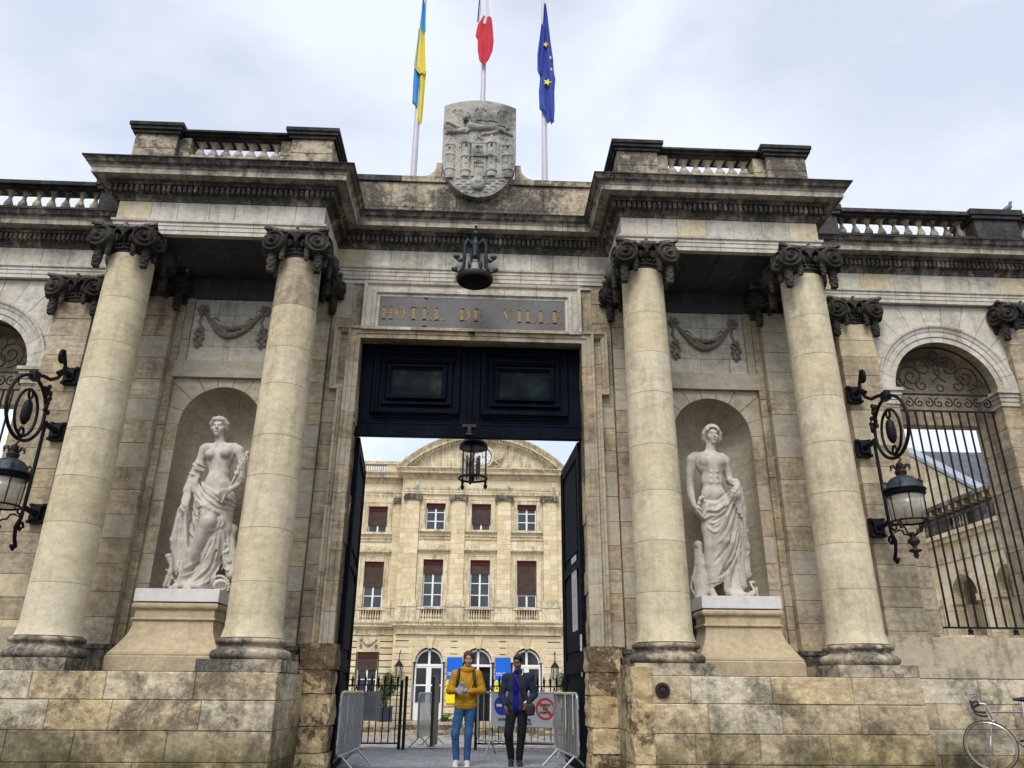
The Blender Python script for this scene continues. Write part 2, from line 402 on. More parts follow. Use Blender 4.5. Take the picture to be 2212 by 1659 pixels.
def courses(parent, fr, a0, a1, zs, ln, mat, proud=0, depth=.12, left=None, right=None, jit=.004, ch=.003, name='stone'):
    """rows of blocks; left/right are optional functions z->a for curved ends"""
    for r in range(len(zs) - 1):
        z0, z1 = zs[r], zs[r + 1]
        w = a1 - a0
        if w <= ln * 1.25: xs = [a0, a1]
        else:
            xs = [a0]; x = a0 + ln * (U(.5, .8) if r % 2 else U(.85, 1.15))
            while x < a1 - ln * .4: xs.append(x); x += ln * U(.8, 1.25)
            xs.append(a1)
        for i in range(len(xs) - 1):
            pl = R4(xs[i], xs[i + 1], z0, z1)
            m = mat if isinstance(mat, str) else random.choice(mat)
            if left and i == 0:
                pts = [(left(z1 + (z0 - z1) * t / 6), z1 + (z0 - z1) * t / 6) for t in range(7)]
                pl = [(xs[1], z0), (xs[1], z1)] + pts
            if right and i == len(xs) - 2:
                pts = [(right(z0 + (z1 - z0) * t / 6), z0 + (z1 - z0) * t / 6) for t in range(7)]
                l = pl[-1] if not left else None
                pl = ([(xs[i], z1), (xs[i], z0)] if not (left and i == 0) else [(left(z1 + (z0 - z1) * t / 6), z1 + (z0 - z1) * t / 6) for t in range(7)]) + pts
            stone(parent, pl, fr, m, proud, depth, ch, jit, name)
def levels(z0, z1, n, jit=0.0):
    zs = [z0 + (z1 - z0) * i / n for i in range(n + 1)]
    for i in range(1, n): zs[i] += U(-jit, jit)
    return zs
def arcpts(cx, cz, r, a0, a1, n): return [(cx + r * math.cos(a0 + (a1 - a0) * i / n), cz + r * math.sin(a0 + (a1 - a0) * i / n)) for i in range(n + 1)]
def voussoir_ring(parent, fr, cx, cz, ri, ro, n, mat, proud=0, depth=.15, a0=0, a1=PI, ch=.005, name='voussoir'):
    for i in range(n):
        b0 = a0 + (a1 - a0) * i / n; b1 = a0 + (a1 - a0) * (i + 1) / n; g = .0035 / ri
        pl = arcpts(cx, cz, ri, b0 + g, b1 - g, 4) + arcpts(cx, cz, ro, b1 - g * ri / ro, b0 + g * ri / ro, 4)
        part(name, MB().prism(pl, proud - depth, proud, fr, ch), mat, parent, fix=False)
def radial_to_rect(parent, fr, cx, cz, ri, x0, x1, z1, n, mat, proud=0, depth=.12, name='voussoir'):
    """wedge stones from an arch of radius ri out to the rectangle x0..x1, cz..z1"""
    def out(a):
        c, s = math.cos(a), math.sin(a); t = 1e9
        if c > 1e-6: t = min(t, (x1 - cx) / c)
        if c < -1e-6: t = min(t, (x0 - cx) / c)
        if s > 1e-6: t = min(t, (z1 - cz) / s)
        return (cx + c * t, cz + s * t)
    corners = [math.atan2(z1 - cz, x1 - cx), math.atan2(z1 - cz, x0 - cx)]
    for i in range(n):
        b0 = PI * i / n + .004 / ri; b1 = PI * (i + 1) / n - .004 / ri
        pl = arcpts(cx, cz, ri, b0, b1, 5) + [out(b1)]
        for k, c in zip((1, 0), (corners[1], corners[0])):
            if b0 < c < b1: pl.append(((x0, x1)[1 - k] if False else (x1 if c == corners[0] else x0), z1))
        pl.append(out(b0))
        part(name, MB().prism(pl, proud - depth, proud + U(-.003, .003), fr), mat, parent, fix=False)

def sweep(mb, stations, prof, caps=True):
    """stations: (x,y,nx,ny) with mitred normals; prof: closed list of (offset,z)"""
    b = len(mb.v); m = len(prof)
    for x, y, nx, ny in stations:
        for o, z in prof: mb.v.append((x + nx * o, y + ny * o, z))
    for i in range(len(stations) - 1):
        for j in range(m):
            k = (j + 1) % m; mb.f.append((b + i * m + j, b + (i + 1) * m + j, b + (i + 1) * m + k, b + i * m + k))
    if caps:
        mb.f.append(tuple(b + j for j in range(m))); mb.f.append(tuple(b + (len(stations) - 1) * m + j for j in range(m))[::-1])
    return mb
def path_sweep(path, prof, ln, owner, mat, name, split_corner=True, gap=.0035, jit=True, edges=None):
    """sweep a moulding round a polyline in stones of length ln with mitred corners"""
    n = len(path); E = []
    for i in range(n - 1):
        d = Vector((path[i + 1][0] - path[i][0], path[i + 1][1] - path[i][1])); L = d.length; d /= L
        E.append((d, Vector((d.y, -d.x)), L))
    def corner(i):
        if i == 0: return E[0][1]
        if i == n - 1: return E[-1][1]
        a, b = E[i - 1][1], E[i][1]; q = a + b; return q / (q.dot(a))
    for i in range(n - 1):
        if edges is not None and i not in edges: continue
        par = owner(i)
        if par is None: continue
        d, nr, L = E[i]; k = max(1, round(L / ln)); cuts = [0] + [L * (j + (U(-.12, .12) if jit else 0)) / k for j in range(1, k)] + [L]
        for j in range(k):
            s0, s1 = cuts[j], cuts[j + 1]
            n0 = corner(i) if j == 0 else nr; n1 = corner(i + 1) if j == k - 1 else nr
            g0 = gap if j > 0 else .0005; g1 = gap if j < k - 1 else .0005
            p0 = Vector(path[i]) + d * (s0 + g0); p1 = Vector(path[i]) + d * (s1 - g1)
            mb = sweep(MB(), [(p0.x, p0.y, n0.x, n0.y), (p1.x, p1.y, n1.x, n1.y)], prof)
            part(name, mb, mat if isinstance(mat, str) else random.choice(mat), par, fix=True)
# ------------------------------------------------------------ clay: signed-distance sculpting, skinned with surface nets
class Clay:
    def __init__(s, lo, hi, h):
        s.h = h; s.lo = np.array(lo, np.float32)
        s.n = np.ceil((np.array(hi) - np.array(lo)) / h).astype(int) + 1
        s.ax = [s.lo[i] + h * np.arange(s.n[i], dtype=np.float32) for i in range(3)]
        s.F = np.full(s.n, 1.0, np.float32)
    def sub(s, lo, hi):
        sl = []
        for i in range(3):
            a = int(np.clip(math.floor((lo[i] - s.lo[i]) / s.h), 0, s.n[i] - 1)); b = int(np.clip(math.ceil((hi[i] - s.lo[i]) / s.h) + 1, a + 1, s.n[i]))
            sl.append(slice(a, b))
        return tuple(sl)
    def grid(s, sl): return np.meshgrid(s.ax[0][sl[0]], s.ax[1][sl[1]], s.ax[2][sl[2]], indexing='ij', sparse=True)
    def op(s, fn, lo, hi, k=.01, mode='add', pad=None):
        pad = pad if pad is not None else max(.03, 1.5 * k + s.h * 2)
        lo = [a - pad for a in lo]; hi = [a + pad for a in hi]; sl = s.sub(lo, hi)
        d = fn(*s.grid(sl)); F = s.F[sl]
        if mode == 'add':
            h = np.clip(.5 + .5 * (F - d) / k, 0, 1); s.F[sl] = F * (1 - h) + d * h - k * h * (1 - h)
        else:
            d = -d; h = np.clip(.5 - .5 * (F - d) / k, 0, 1); s.F[sl] = F * (1 - h) + d * h + k * h * (1 - h)
    def cap(s, a, b, ra, rb=None, k=.01, mode='add'):
        rb = ra if rb is None else rb; a = np.array(a, np.float32); b = np.array(b, np.float32); ba = b - a; L2 = float(ba @ ba) + 1e-9
        def fn(X, Y, Z):
            px, py, pz = X - a[0], Y - a[1], Z - a[2]
            t = np.clip((px * ba[0] + py * ba[1] + pz * ba[2]) / L2, 0, 1)
            return np.sqrt((px - ba[0] * t) ** 2 + (py - ba[1] * t) ** 2 + (pz - ba[2] * t) ** 2) - (ra + (rb - ra) * t)
        r = max(ra, rb); s.op(fn, np.minimum(a, b) - r, np.maximum(a, b) + r, k, mode)
    def tube(s, pts, r, k=.01, mode='add'):
        pts = [np.array(p, np.float32) for p in pts]; N = len(pts); rr = list(r) if isinstance(r, (list, tuple, np.ndarray)) else [r] * N
        for i in range(N - 1): s.cap(pts[i], pts[i + 1], rr[i], rr[i + 1], k, mode)
    def ell(s, c, r, k=.01, R=None, mode='add'):
        c = np.array(c, np.float32); r = np.array(r if hasattr(r, '__len__') else (r, r, r), np.float32)
        M = None if R is None else np.array(R, np.float32)
        def fn(X, Y, Z):
            x, y, z = X - c[0], Y - c[1], Z - c[2]
            if M is not None: x, y, z = M[0][0] * x + M[1][0] * y + M[2][0] * z, M[0][1] * x + M[1][1] * y + M[2][1] * z, M[0][2] * x + M[1][2] * y + M[2][2] * z
            k0 = np.sqrt((x / r[0]) ** 2 + (y / r[1]) ** 2 + (z / r[2]) ** 2); k1 = np.sqrt((x / r[0] ** 2) ** 2 + (y / r[1] ** 2) ** 2 + (z / r[2] ** 2) ** 2)
            return k0 * (k0 - 1) / np.maximum(k1, 1e-6)
        q = float(r.max()) if M is not None else r; s.op(fn, c - q, c + q, k, mode)
    def box(s, c, hf, rd=.005, k=.005, R=None, mode='add'):
        c = np.array(c, np.float32); hf = np.array(hf, np.float32); M = None if R is None else np.array(R, np.float32)
        def fn(X, Y, Z):
            x, y, z = X - c[0], Y - c[1], Z - c[2]
            if M is not None: x, y, z = M[0][0] * x + M[1][0] * y + M[2][0] * z, M[0][1] * x + M[1][1] * y + M[2][1] * z, M[0][2] * x + M[1][2] * y + M[2][2] * z
            a, b, e = np.abs(x) - hf[0] + rd, np.abs(y) - hf[1] + rd, np.abs(z) - hf[2] + rd
            return np.sqrt(np.maximum(a, 0) ** 2 + np.maximum(b, 0) ** 2 + np.maximum(e, 0) ** 2) + np.minimum(np.maximum(a, np.maximum(b, e)), 0) - rd
        q = float(np.linalg.norm(hf)) if M is not None else hf; s.op(fn, c - q, c + q, k, mode)
    def front(s):
        """y of the first surface seen along +y, per (x,z)"""
        ins = s.F < 0; has = ins.any(1); idx = ins.argmax(1)
        y = s.ax[1][idx]; y[~has] = np.nan
        s.fy = y; return y
    def fr(s, x, z, default=0.0):
        i = int(round((x - s.lo[0]) / s.h)); j = int(round((z - s.lo[2]) / s.h))
        i = min(max(i, 0), s.n[0] - 1); j = min(max(j, 0), s.n[2] - 1); v = s.fy[i, j]
        if np.isnan(v):
            for r in range(1, 9):
                w_ = s.fy[max(0, i - r):i + r + 1, max(0, j - r):j + r + 1]
                if not np.isnan(w_).all(): return float(np.nanmean(w_))
            return default
        return float(v)
    def fold(s, pts, r, lift=.3, k=.02, mode='add', n=None):
        """a ridge (or, with mode 'cut', a groove) running over the front surface along (x,z) points"""
        P = catmull(pts, n or 14); N = len(P); out = []; rr = []
        for i, p in enumerate(P):
            t = i / (N - 1); e = min(1, 5 * t + .35, 5 * (1 - t) + .35); q = r * e
            out.append((p[0], s.fr(p[0], p[1]) + q * (.35 if mode == 'add' else 0) - q * lift * (1 if mode == 'add' else 0), p[1])); rr.append(q)
        ys = [o[1] for o in out]
        ys = [(ys[max(0, i - 1)] + ys[i] * 2 + ys[min(N - 1, i + 1)]) / 4 for i in range(N)]
        out = [(o[0], y, o[2]) for o, y in zip(out, ys)]
        s.tube(out, rr, k, mode)
    def mesh(s, name='clay', smooth=True):
        F = s.F; h = s.h; I = F < 0
        I[0] = I[-1] = False; I[:, 0] = I[:, -1] = False; I[:, :, 0] = I[:, :, -1] = False
        c = I.astype(np.int8); cs = sum(c[i:c.shape[0] - 1 + i, j:c.shape[1] - 1 + j, k:c.shape[2] - 1 + k] for i in (0, 1) for j in (0, 1) for k in (0, 1))
        act = (cs > 0) & (cs < 8); ijk = np.argwhere(act)
        vid = np.full(act.shape, -1, np.int32); vid[act] = np.arange(len(ijk))
        acc = np.zeros((len(ijk), 3)); cnt = np.zeros(len(ijk))
        cor = {}
        for i in (0, 1):
            for j in (0, 1):
                for k in (0, 1): cor[(i, j, k)] = (F[ijk[:, 0] + i, ijk[:, 1] + j, ijk[:, 2] + k], I[ijk[:, 0] + i, ijk[:, 1] + j, ijk[:, 2] + k])
        for a in cor:
            for d in range(3):
                if a[d] == 0:
                    b = list(a); b[d] = 1; b = tuple(b); (fa, ia), (fb, ib) = cor[a], cor[b]; m = ia != ib
                    t = np.clip(fa / np.where(np.abs(fa - fb) < 1e-9, 1, fa - fb), 0, 1)
                    p = np.array(a, float)[None].repeat(len(ijk), 0); p[:, d] = t
                    acc[m] += p[m]; cnt[m] += 1
        V = (ijk + acc / np.maximum(cnt, 1)[:, None]) * h + s.lo
        Q = []
        for d in range(3):
            A = I[:-1] if d == 0 else I[:, :-1] if d == 1 else I[:, :, :-1]
            B = I[1:] if d == 0 else I[:, 1:] if d == 1 else I[:, :, 1:]
            e = np.argwhere(A != B); u, v = [(1, 2), (2, 0), (0, 1)][d]
            m = (e[:, u] > 0) & (e[:, v] > 0) & (e[:, u] < F.shape[u] - 1) & (e[:, v] < F.shape[v] - 1); e = e[m]
            def at(du, dv):
                q = e.copy(); q[:, u] -= du; q[:, v] -= dv; return vid[q[:, 0], q[:, 1], q[:, 2]]
            q = np.stack([at(1, 1), at(0, 1), at(0, 0), at(1, 0)], 1)
            fl = ~I[e[:, 0], e[:, 1], e[:, 2]]; q[fl] = q[fl][:, ::-1]
            Q.append(q)
        Q = np.concatenate(Q); Q = Q[(Q >= 0).all(1)]
        me = bpy.data.meshes.new(name); me.vertices.add(len(V)); me.vertices.foreach_set('co', V.astype(np.float32).ravel())
        me.loops.add(Q.size); me.loops.foreach_set('vertex_index', Q.ravel().astype(np.int32))
        me.polygons.add(len(Q)); me.polygons.foreach_set('loop_start', np.arange(0, Q.size, 4, dtype=np.int32)); me.polygons.foreach_set('loop_total', np.full(len(Q), 4, np.int32))
        me.update(calc_edges=True); me.validate()
        if smooth: me.polygons.foreach_set('use_smooth', np.ones(len(me.polygons), bool))
        return me
def catmull(pts, n=12):
    P = [np.array(p, float) for p in pts]
    if len(P) == 2: return [P[0] + (P[1] - P[0]) * i / n for i in range(n + 1)]
    P = [2 * P[0] - P[1]] + P + [2 * P[-1] - P[-2]]; out = []; m = max(2, int(n / (len(P) - 3)) + 1)
    for i in range(1, len(P) - 2):
        for j in range(m):
            t = j / m; a, b, c, d = P[i - 1:i + 3]
            out.append(.5 * ((2 * b) + (-a + c) * t + (2 * a - 5 * b + 4 * c - d) * t * t + (-a + 3 * b - 3 * c + d) * t ** 3))
    out.append(P[-2]); return out
def rotz(a): return ((math.cos(a), -math.sin(a), 0), (math.sin(a), math.cos(a), 0), (0, 0, 1))

# ------------------------------------------------------------ the carved Ionic capital (one mesh, shared by every column and pilaster)
def make_capital():
    c = Clay((-.62, -.62, -.92), (.62, .62, .02), .0105)
    # abacus with hollowed sides
    def ab(half, z0, z1, hollow):
        def fn(X, Y, Z):
            ax, ay = np.abs(X), np.abs(Y)
            hx = half - hollow * np.clip(1 - (ay / half) ** 2, 0, 1); hy = half - hollow * np.clip(1 - (ax / half) ** 2, 0, 1)
            d = np.maximum(np.maximum(ax - hx, ay - hy), (ax + ay) * .7071 - half * 1.33)
            return np.maximum(d, np.abs(Z - (z0 + z1) / 2) - (z1 - z0) / 2)
        c.op(fn, (-.6, -.6, z0), (.6, .6, z1), .004)
    ab(.53, -.055, .0, .12); ab(.49, -.10, -.062, .12)
    # bell, egg course, beads, neck
    def cyl(r_, z0, z1):
        c.op(lambda X, Y, Z: np.maximum(np.sqrt(X * X + Y * Y) - r_, np.abs(Z - (z0 + z1) / 2) - (z1 - z0) / 2), (-r_, -r_, z0), (r_, r_, z1), .006)
    c.ell((0, 0, -.22), (.36, .36, .14), .02); cyl(.332, -.37, -.08)
    for k in range(28):
        a = 2 * PI * k / 28; c.ell((.375 * math.cos(a), .375 * math.sin(a), -.23), (.033, .033, .065), .004)
    for k in range(36):
        a = 2 * PI * k / 36; c.ell((.362 * math.cos(a), .362 * math.sin(a), -.335), .02 if k % 2 else .026, .003)
    def torus(R_, r_, z):
        def fn(X, Y, Z): return np.sqrt((np.sqrt(X * X + Y * Y) - R_) ** 2 + (Z - z) ** 2) - r_
        c.op(fn, (-R_ - r_, -R_ - r_, z - r_), (R_ + r_, R_ + r_, z + r_), .004)
    torus(.335, .022, -.385); cyl(.3275, -.47, -.35)
    # eight volute faces, canted outwards
    for q in range(4):
        A = q * PI / 2
        for sg in (-1, 1):
            # centre of the disc in the frame of face q (face looks along -y)
            loc = Vector((sg * .330, -.450, -.245)); cant = sg * math.radians(13)
            nrm = Vector((math.sin(cant), -math.cos(cant), 0)); tan = Vector((math.cos(cant), math.sin(cant), 0))
            Rz = Matrix.Rotation(A, 3, 'Z'); L_, N_, T_ = Rz @ loc, Rz @ nrm, Rz @ tan
            def fn(X, Y, Z, L_=L_, N_=N_, T_=T_, sg=sg):
                x, y, z = X - L_.x, Y - L_.y, Z - L_.z
                u = (x * T_.x + y * T_.y) * sg; n = x * N_.x + y * N_.y + 0 * z; v = z + 0 * x
                rho = np.sqrt(u * u + v * v) + 1e-6; ph = np.arctan2(v, -u)
                sp = rho / .078 + ph / (2 * PI); g = .5 + .5 * np.cos(2 * PI * sp)
                face = .045 * g - .03 * np.clip(rho / .19, 0, 1) + .035 * np.exp(-(rho / .035) ** 2)
                return np.maximum(rho - .185, np.maximum(n - .045 - face, -n - .19)) * .8
            c.op(fn, [L_[i] - .24 for i in range(3)], [L_[i] + .24 for i in range(3)], .008)
        # leaf at the middle of each face
        Rz = Matrix.Rotation(A, 3, 'Z')
        def pt(x, y, z): return tuple(Rz @ Vector((x, y, z)))
        c.ell(pt(0, -.43, -.10), (.045, .05, .10), .008, rotz(A)); c.ell(pt(0, -.45, -.17), (.03, .03, .10), .006); c.ell(pt(0, -.44, .0), (.03, .03, .04), .006)
        for sg in (-1, 1):
            c.tube([pt(sg * .03, -.44, -.16), pt(sg * .08, -.44, -.09), pt(sg * .14, -.42, -.10), pt(sg * .15, -.42, -.14)], [.02, .026, .024, .015], .006)
            c.cap(pt(sg * .10, -.41, -.20), pt(sg * .10, -.40, -.30), .02, .015, .005)
            # husks hanging beside the volute
            for j in range(9):
                z = -.26 - j * .036; r = .028 + .016 * math.sin(PI * (j + 1) / 10)
                for t in range(3):
                    aa = t * 2.1 + j; c.ell(pt(sg * .19 + .02 * math.cos(aa), -.42 + .02 * math.sin(aa), z), (r * .72, r * .72, r * .62), .003)
            # fruit drop behind the corner scroll
        for j in range(6):
            z = -.42 - j * .055; r = .04 + .035 * math.sin(PI * (j + 1) / 7)
            for t in range(4):
                aa = t * 1.6 + j * .8; c.ell(pt(.36 + .034 * math.cos(aa), -.36 + .034 * math.sin(aa), z - .03), (r * .55, r * .55, r * .55), .002)
    me = c.mesh('capital'); me.materials.append(MT['capital']); me.materials.append(MT['cornice'])
    for p in me.polygons:
        if p.center.z > -.075: p.material_index = 1
    return me
CAPM = make_capital()
# ------------------------------------------------------------ ground
GZ = .9
def ground_z(y): return GZ if y < 7.2 else max(GZ - (y - 7.2) * .0432, -.74)
mb = MB(); ys = [-400, -40, 2.3]; 
b = 0
for y in ys:
    for x in (-600, 600): mb.v.append((x, y, GZ - .012))
mb.f = [(0, 1, 3, 2), (2, 3, 5, 4)]
tag(part('street_ground', mb, 'asphalt'), kind='structure')
mb = MB()
ys = [2.3, 7.2, 45.2, 900]
for y in ys:
    for x in (-600, 600): mb.v.append((x, y, ground_z(y) - .012))
mb.f = [(2 * i, 2 * i + 1, 2 * i + 3, 2 * i + 2) for i in range(3)]
tag(part('courtyard_ground', mb, 'sand'), kind='structure')

# raised pavement along the walls, dropped at the gateway
pvm = MB().box(2.55, 60, -2.4, 1.45, GZ - .3, 1.04); pvm.box(-60, -2.55, -2.4, 1.45, GZ - .3, 1.04)
tag(part('pavement', pvm, 'asphalt'), kind='structure')
# gateway paving: grey blocks in running bond
pav = MB().box(-2.6, 2.6, 2.31, 7.05, GZ - .01, GZ - .004)
pv = tag(part('gateway_paving', pav, 'darkmortar'), kind='structure')
pm = MB().box(-.098, .098, -.063, .063, 0, .012).mesh('paver')
pm.materials.append(MT['paver'])
k = 0; rest = MB(); rv = []
y = 3.0; r = 0
while y < 7.0:
    for i in range(-11, 12):
        x = i * .205 + (.1 if r % 2 else 0)
        if abs(x) > 2.1: continue
        z = GZ - .006 + U(-.003, .002)
        if k < 295:
            link('paver', pm, pv, (x, y, z)); k += 1
        else:
            rest.box(x - .098, x + .098, y - .063, y + .063, z, z + .012); rv += [rnd()] * 6
    y += .135; r += 1
me = rest.mesh('pavers'); at = me.attributes.new('rnd', 'FLOAT', 'FACE'); at.data.foreach_set('value', rv)
part('pavers', me, 'paver', pv, kind='stuff')
gut = MB()
for i in range(60): gut.box(-3 + i * .1 + .006, -3 + i * .1 + .094, 7.07, 7.15, GZ - .012, GZ + .004)
tag(part('drain_gutter', gut, 'iron'), kind='structure')
# pale cobbles of the court (too many and too far to count)
cob = MB(); rv = []
y = 7.25
while y < 44:
    st = .22 + (y - 7) * .012
    x = -6.5
    while x < 7:
        z = ground_z(y) - .01
        w_ = st * U(.8, 1.1)
        cob.v += [(x, y, z + U(.004, .012)), (x + w_ * .93, y, z + U(.004, .012)), (x + w_ * .93, y + st * .92, ground_z(y + st) - .01 + .008), (x, y + st * .92, ground_z(y + st) - .01 + .008)]
        n = len(cob.v); cob.f.append((n - 4, n - 3, n - 2, n - 1)); rv.append(rnd()); x += w_
    y += st
me = cob.mesh('cobbles', False); at = me.attributes.new('rnd', 'FLOAT', 'FACE'); at.data.foreach_set('value', rv)
tag(part('courtyard_cobbles', me, 'cobble'), kind='stuff')

# ------------------------------------------------------------ things of the street front
pavL = thing('pavilion', 'left stone pavilion with two round columns, niche statue and balustraded attic', 'pavilion', (-4.1, .5, GZ), 'column pavilions beside the gateway')
pavR = thing('pavilion', 'right stone pavilion with two round columns and iron ring boss on its broken plinth corner', 'pavilion', (4.1, .5, GZ), 'column pavilions beside the gateway')
gate = thing('gateway', 'tall stone gateway between the pavilions with inscribed slate plaque over the opening', 'gateway', (0, 1.4, GZ))
wingL = thing('screen_wall', 'arched stone screen wall left of the pavilions, cut by the photo edge', 'wall', (-10, 1.6, GZ), 'arched screen walls')
wingR = thing('screen_wall', 'arched stone screen wall on the right with the bicycle leaning below its grille', 'wall', (10, 1.6, GZ), 'arched screen walls')
for o in (pavL, pavR, gate, wingL, wingR): WM[o.name] = Matrix.Translation(o.location)
XI, XO, YC, YW = 2.436, 5.753, 1.26, 1.56
PATH = [(-14, YW), (-XO, YW), (-XO, 0), (-XI, 0), (-XI, YC), (XI, YC), (XI, 0), (XO, 0), (XO, YW), (14, YW)]
OWN = [wingL, pavL, pavL, pavL, gate, pavR, pavR, pavR, wingR]
own = lambda i: OWN[i]
# architrave: three fascias and cap
arch_p = [(-.10, 8.78), (0, 8.78), (0, 8.85), (.012, 8.853), (.012, 8.925), (.024, 8.928), (.024, 8.975), (.05, 8.99), (.055, 9.028), (-.10, 9.03)]
def architrave_owner(i): return own(i)
path_sweep(PATH, arch_p, .52, own, 'pale', 'architrave_stone')
fr_p = [(-.12, 9.035), (0, 9.035), (0, 9.378), (-.12, 9.38)]
path_sweep(PATH, fr_p, .50, own, ['pale', 'pale', 'pale', 'pale', 'column'], 'frieze_stone')
bed_p = [(-.1, 9.384), (.012, 9.386), (.02, 9.42), (.05, 9.455), (.06, 9.468), (.075, 9.47), (.075, 9.612), (.16, 9.615), (.165, 9.635), (.20, 9.665), (-.1, 9.668)]
path_sweep(PATH, bed_p, 1.0, own, 'cornice', 'bed_mould_stone')
cor_p = [(-.1, 9.672), (.20, 9.672), (.335, 9.69), (.34, 9.668), (.362, 9.668), (.362, 9.765), (.375, 9.77), (.38, 9.785), (.405, 9.80), (-.1, 9.801)]
path_sweep(PATH, cor_p, .95, own, 'corona', 'corona_stone')
sim_p = [(-.1, 9.804), (.41, 9.804), (.415, 9.815), (.44, 9.83), (.455, 9.86), (.475, 9.885), (.48, 9.893), (-.1, 9.894)]
path_sweep(PATH, sim_p, .95, own, ['cornice'], 'sima_stone')
fil_p = [(-.1, 9.896), (.487, 9.896), (.494, 9.90), (.494, 9.92), (.30, 9.955), (-.1, 9.985)]
path_sweep(PATH, fil_p, 1.4, own, 'sooty', 'cornice_capping')
# dentils
dm = MB().box(-.026, .026, 0, .082, 0, .112).mesh('dentil'); dm.materials.append(MT['cornice'])
for i in range(len(PATH) - 1):
    p, q = Vector(PATH[i]), Vector(PATH[i + 1]); d = (q - p); L = d.length; d /= L; nr = Vector((d.y, -d.x))
    flat = abs(d.x) > .5
    if flat:
        front = (PATH[i][1] == 0)
        a0, a1 = (-.13, L + .13) if front else (.2, L - .2)
        if i == 0: a0, a1 = 2.5, L - .2
        if i == len(PATH) - 2: a0, a1 = .2, L - 2.5
    else:
        a0, a1 = (.2, L - .02) if PATH[i][1] > PATH[i + 1][1] else (.02, L - .2)
    n = int((a1 - a0) / .0835)
    for k in range(n + 1):
        t = a0 + (a1 - a0) * k / n
        c = p + d * t + nr * .157
        link('dentil', dm, OWN[i], (c.x, c.y, 9.485), (0, 0, math.atan2(d.y, d.x)))

# cores behind the facing stones
def core(par, x0, x1, y0, y1, z0, z1, mat='mortar', name='core'):
    return part(name, MB().box(x0, x1, y0, y1, z0, z1), mat, par)

BAL = [(.045, 0), (.045, .03), (.035, .035), (.05, .05), (.066, .09), (.07, .14), (.055, .20), (.033, .27), (.027, .33), (.032, .37), (.042, .385), (.032, .40), (.045, .43), (.05, .47)]
def baluster_mesh(h, sc=1.0, mat='cornice', n=14):
    m = MB()
    m.lathe([(r * sc, z * h / .47) for r, z in BAL], n=n)
    m.box(-.06 * sc, .06 * sc, -.06 * sc, .06 * sc, -.02, 0.0); m.box(-.058 * sc, .058 * sc, -.058 * sc, .058 * sc, h, h + .02)
    me = m.mesh('baluster', True, False); me.materials.append(MT[mat])
    return me
bal_w = baluster_mesh(.43, 1.15, 'attic'); bal_a = baluster_mesh(.52, 1.2, 'pale')

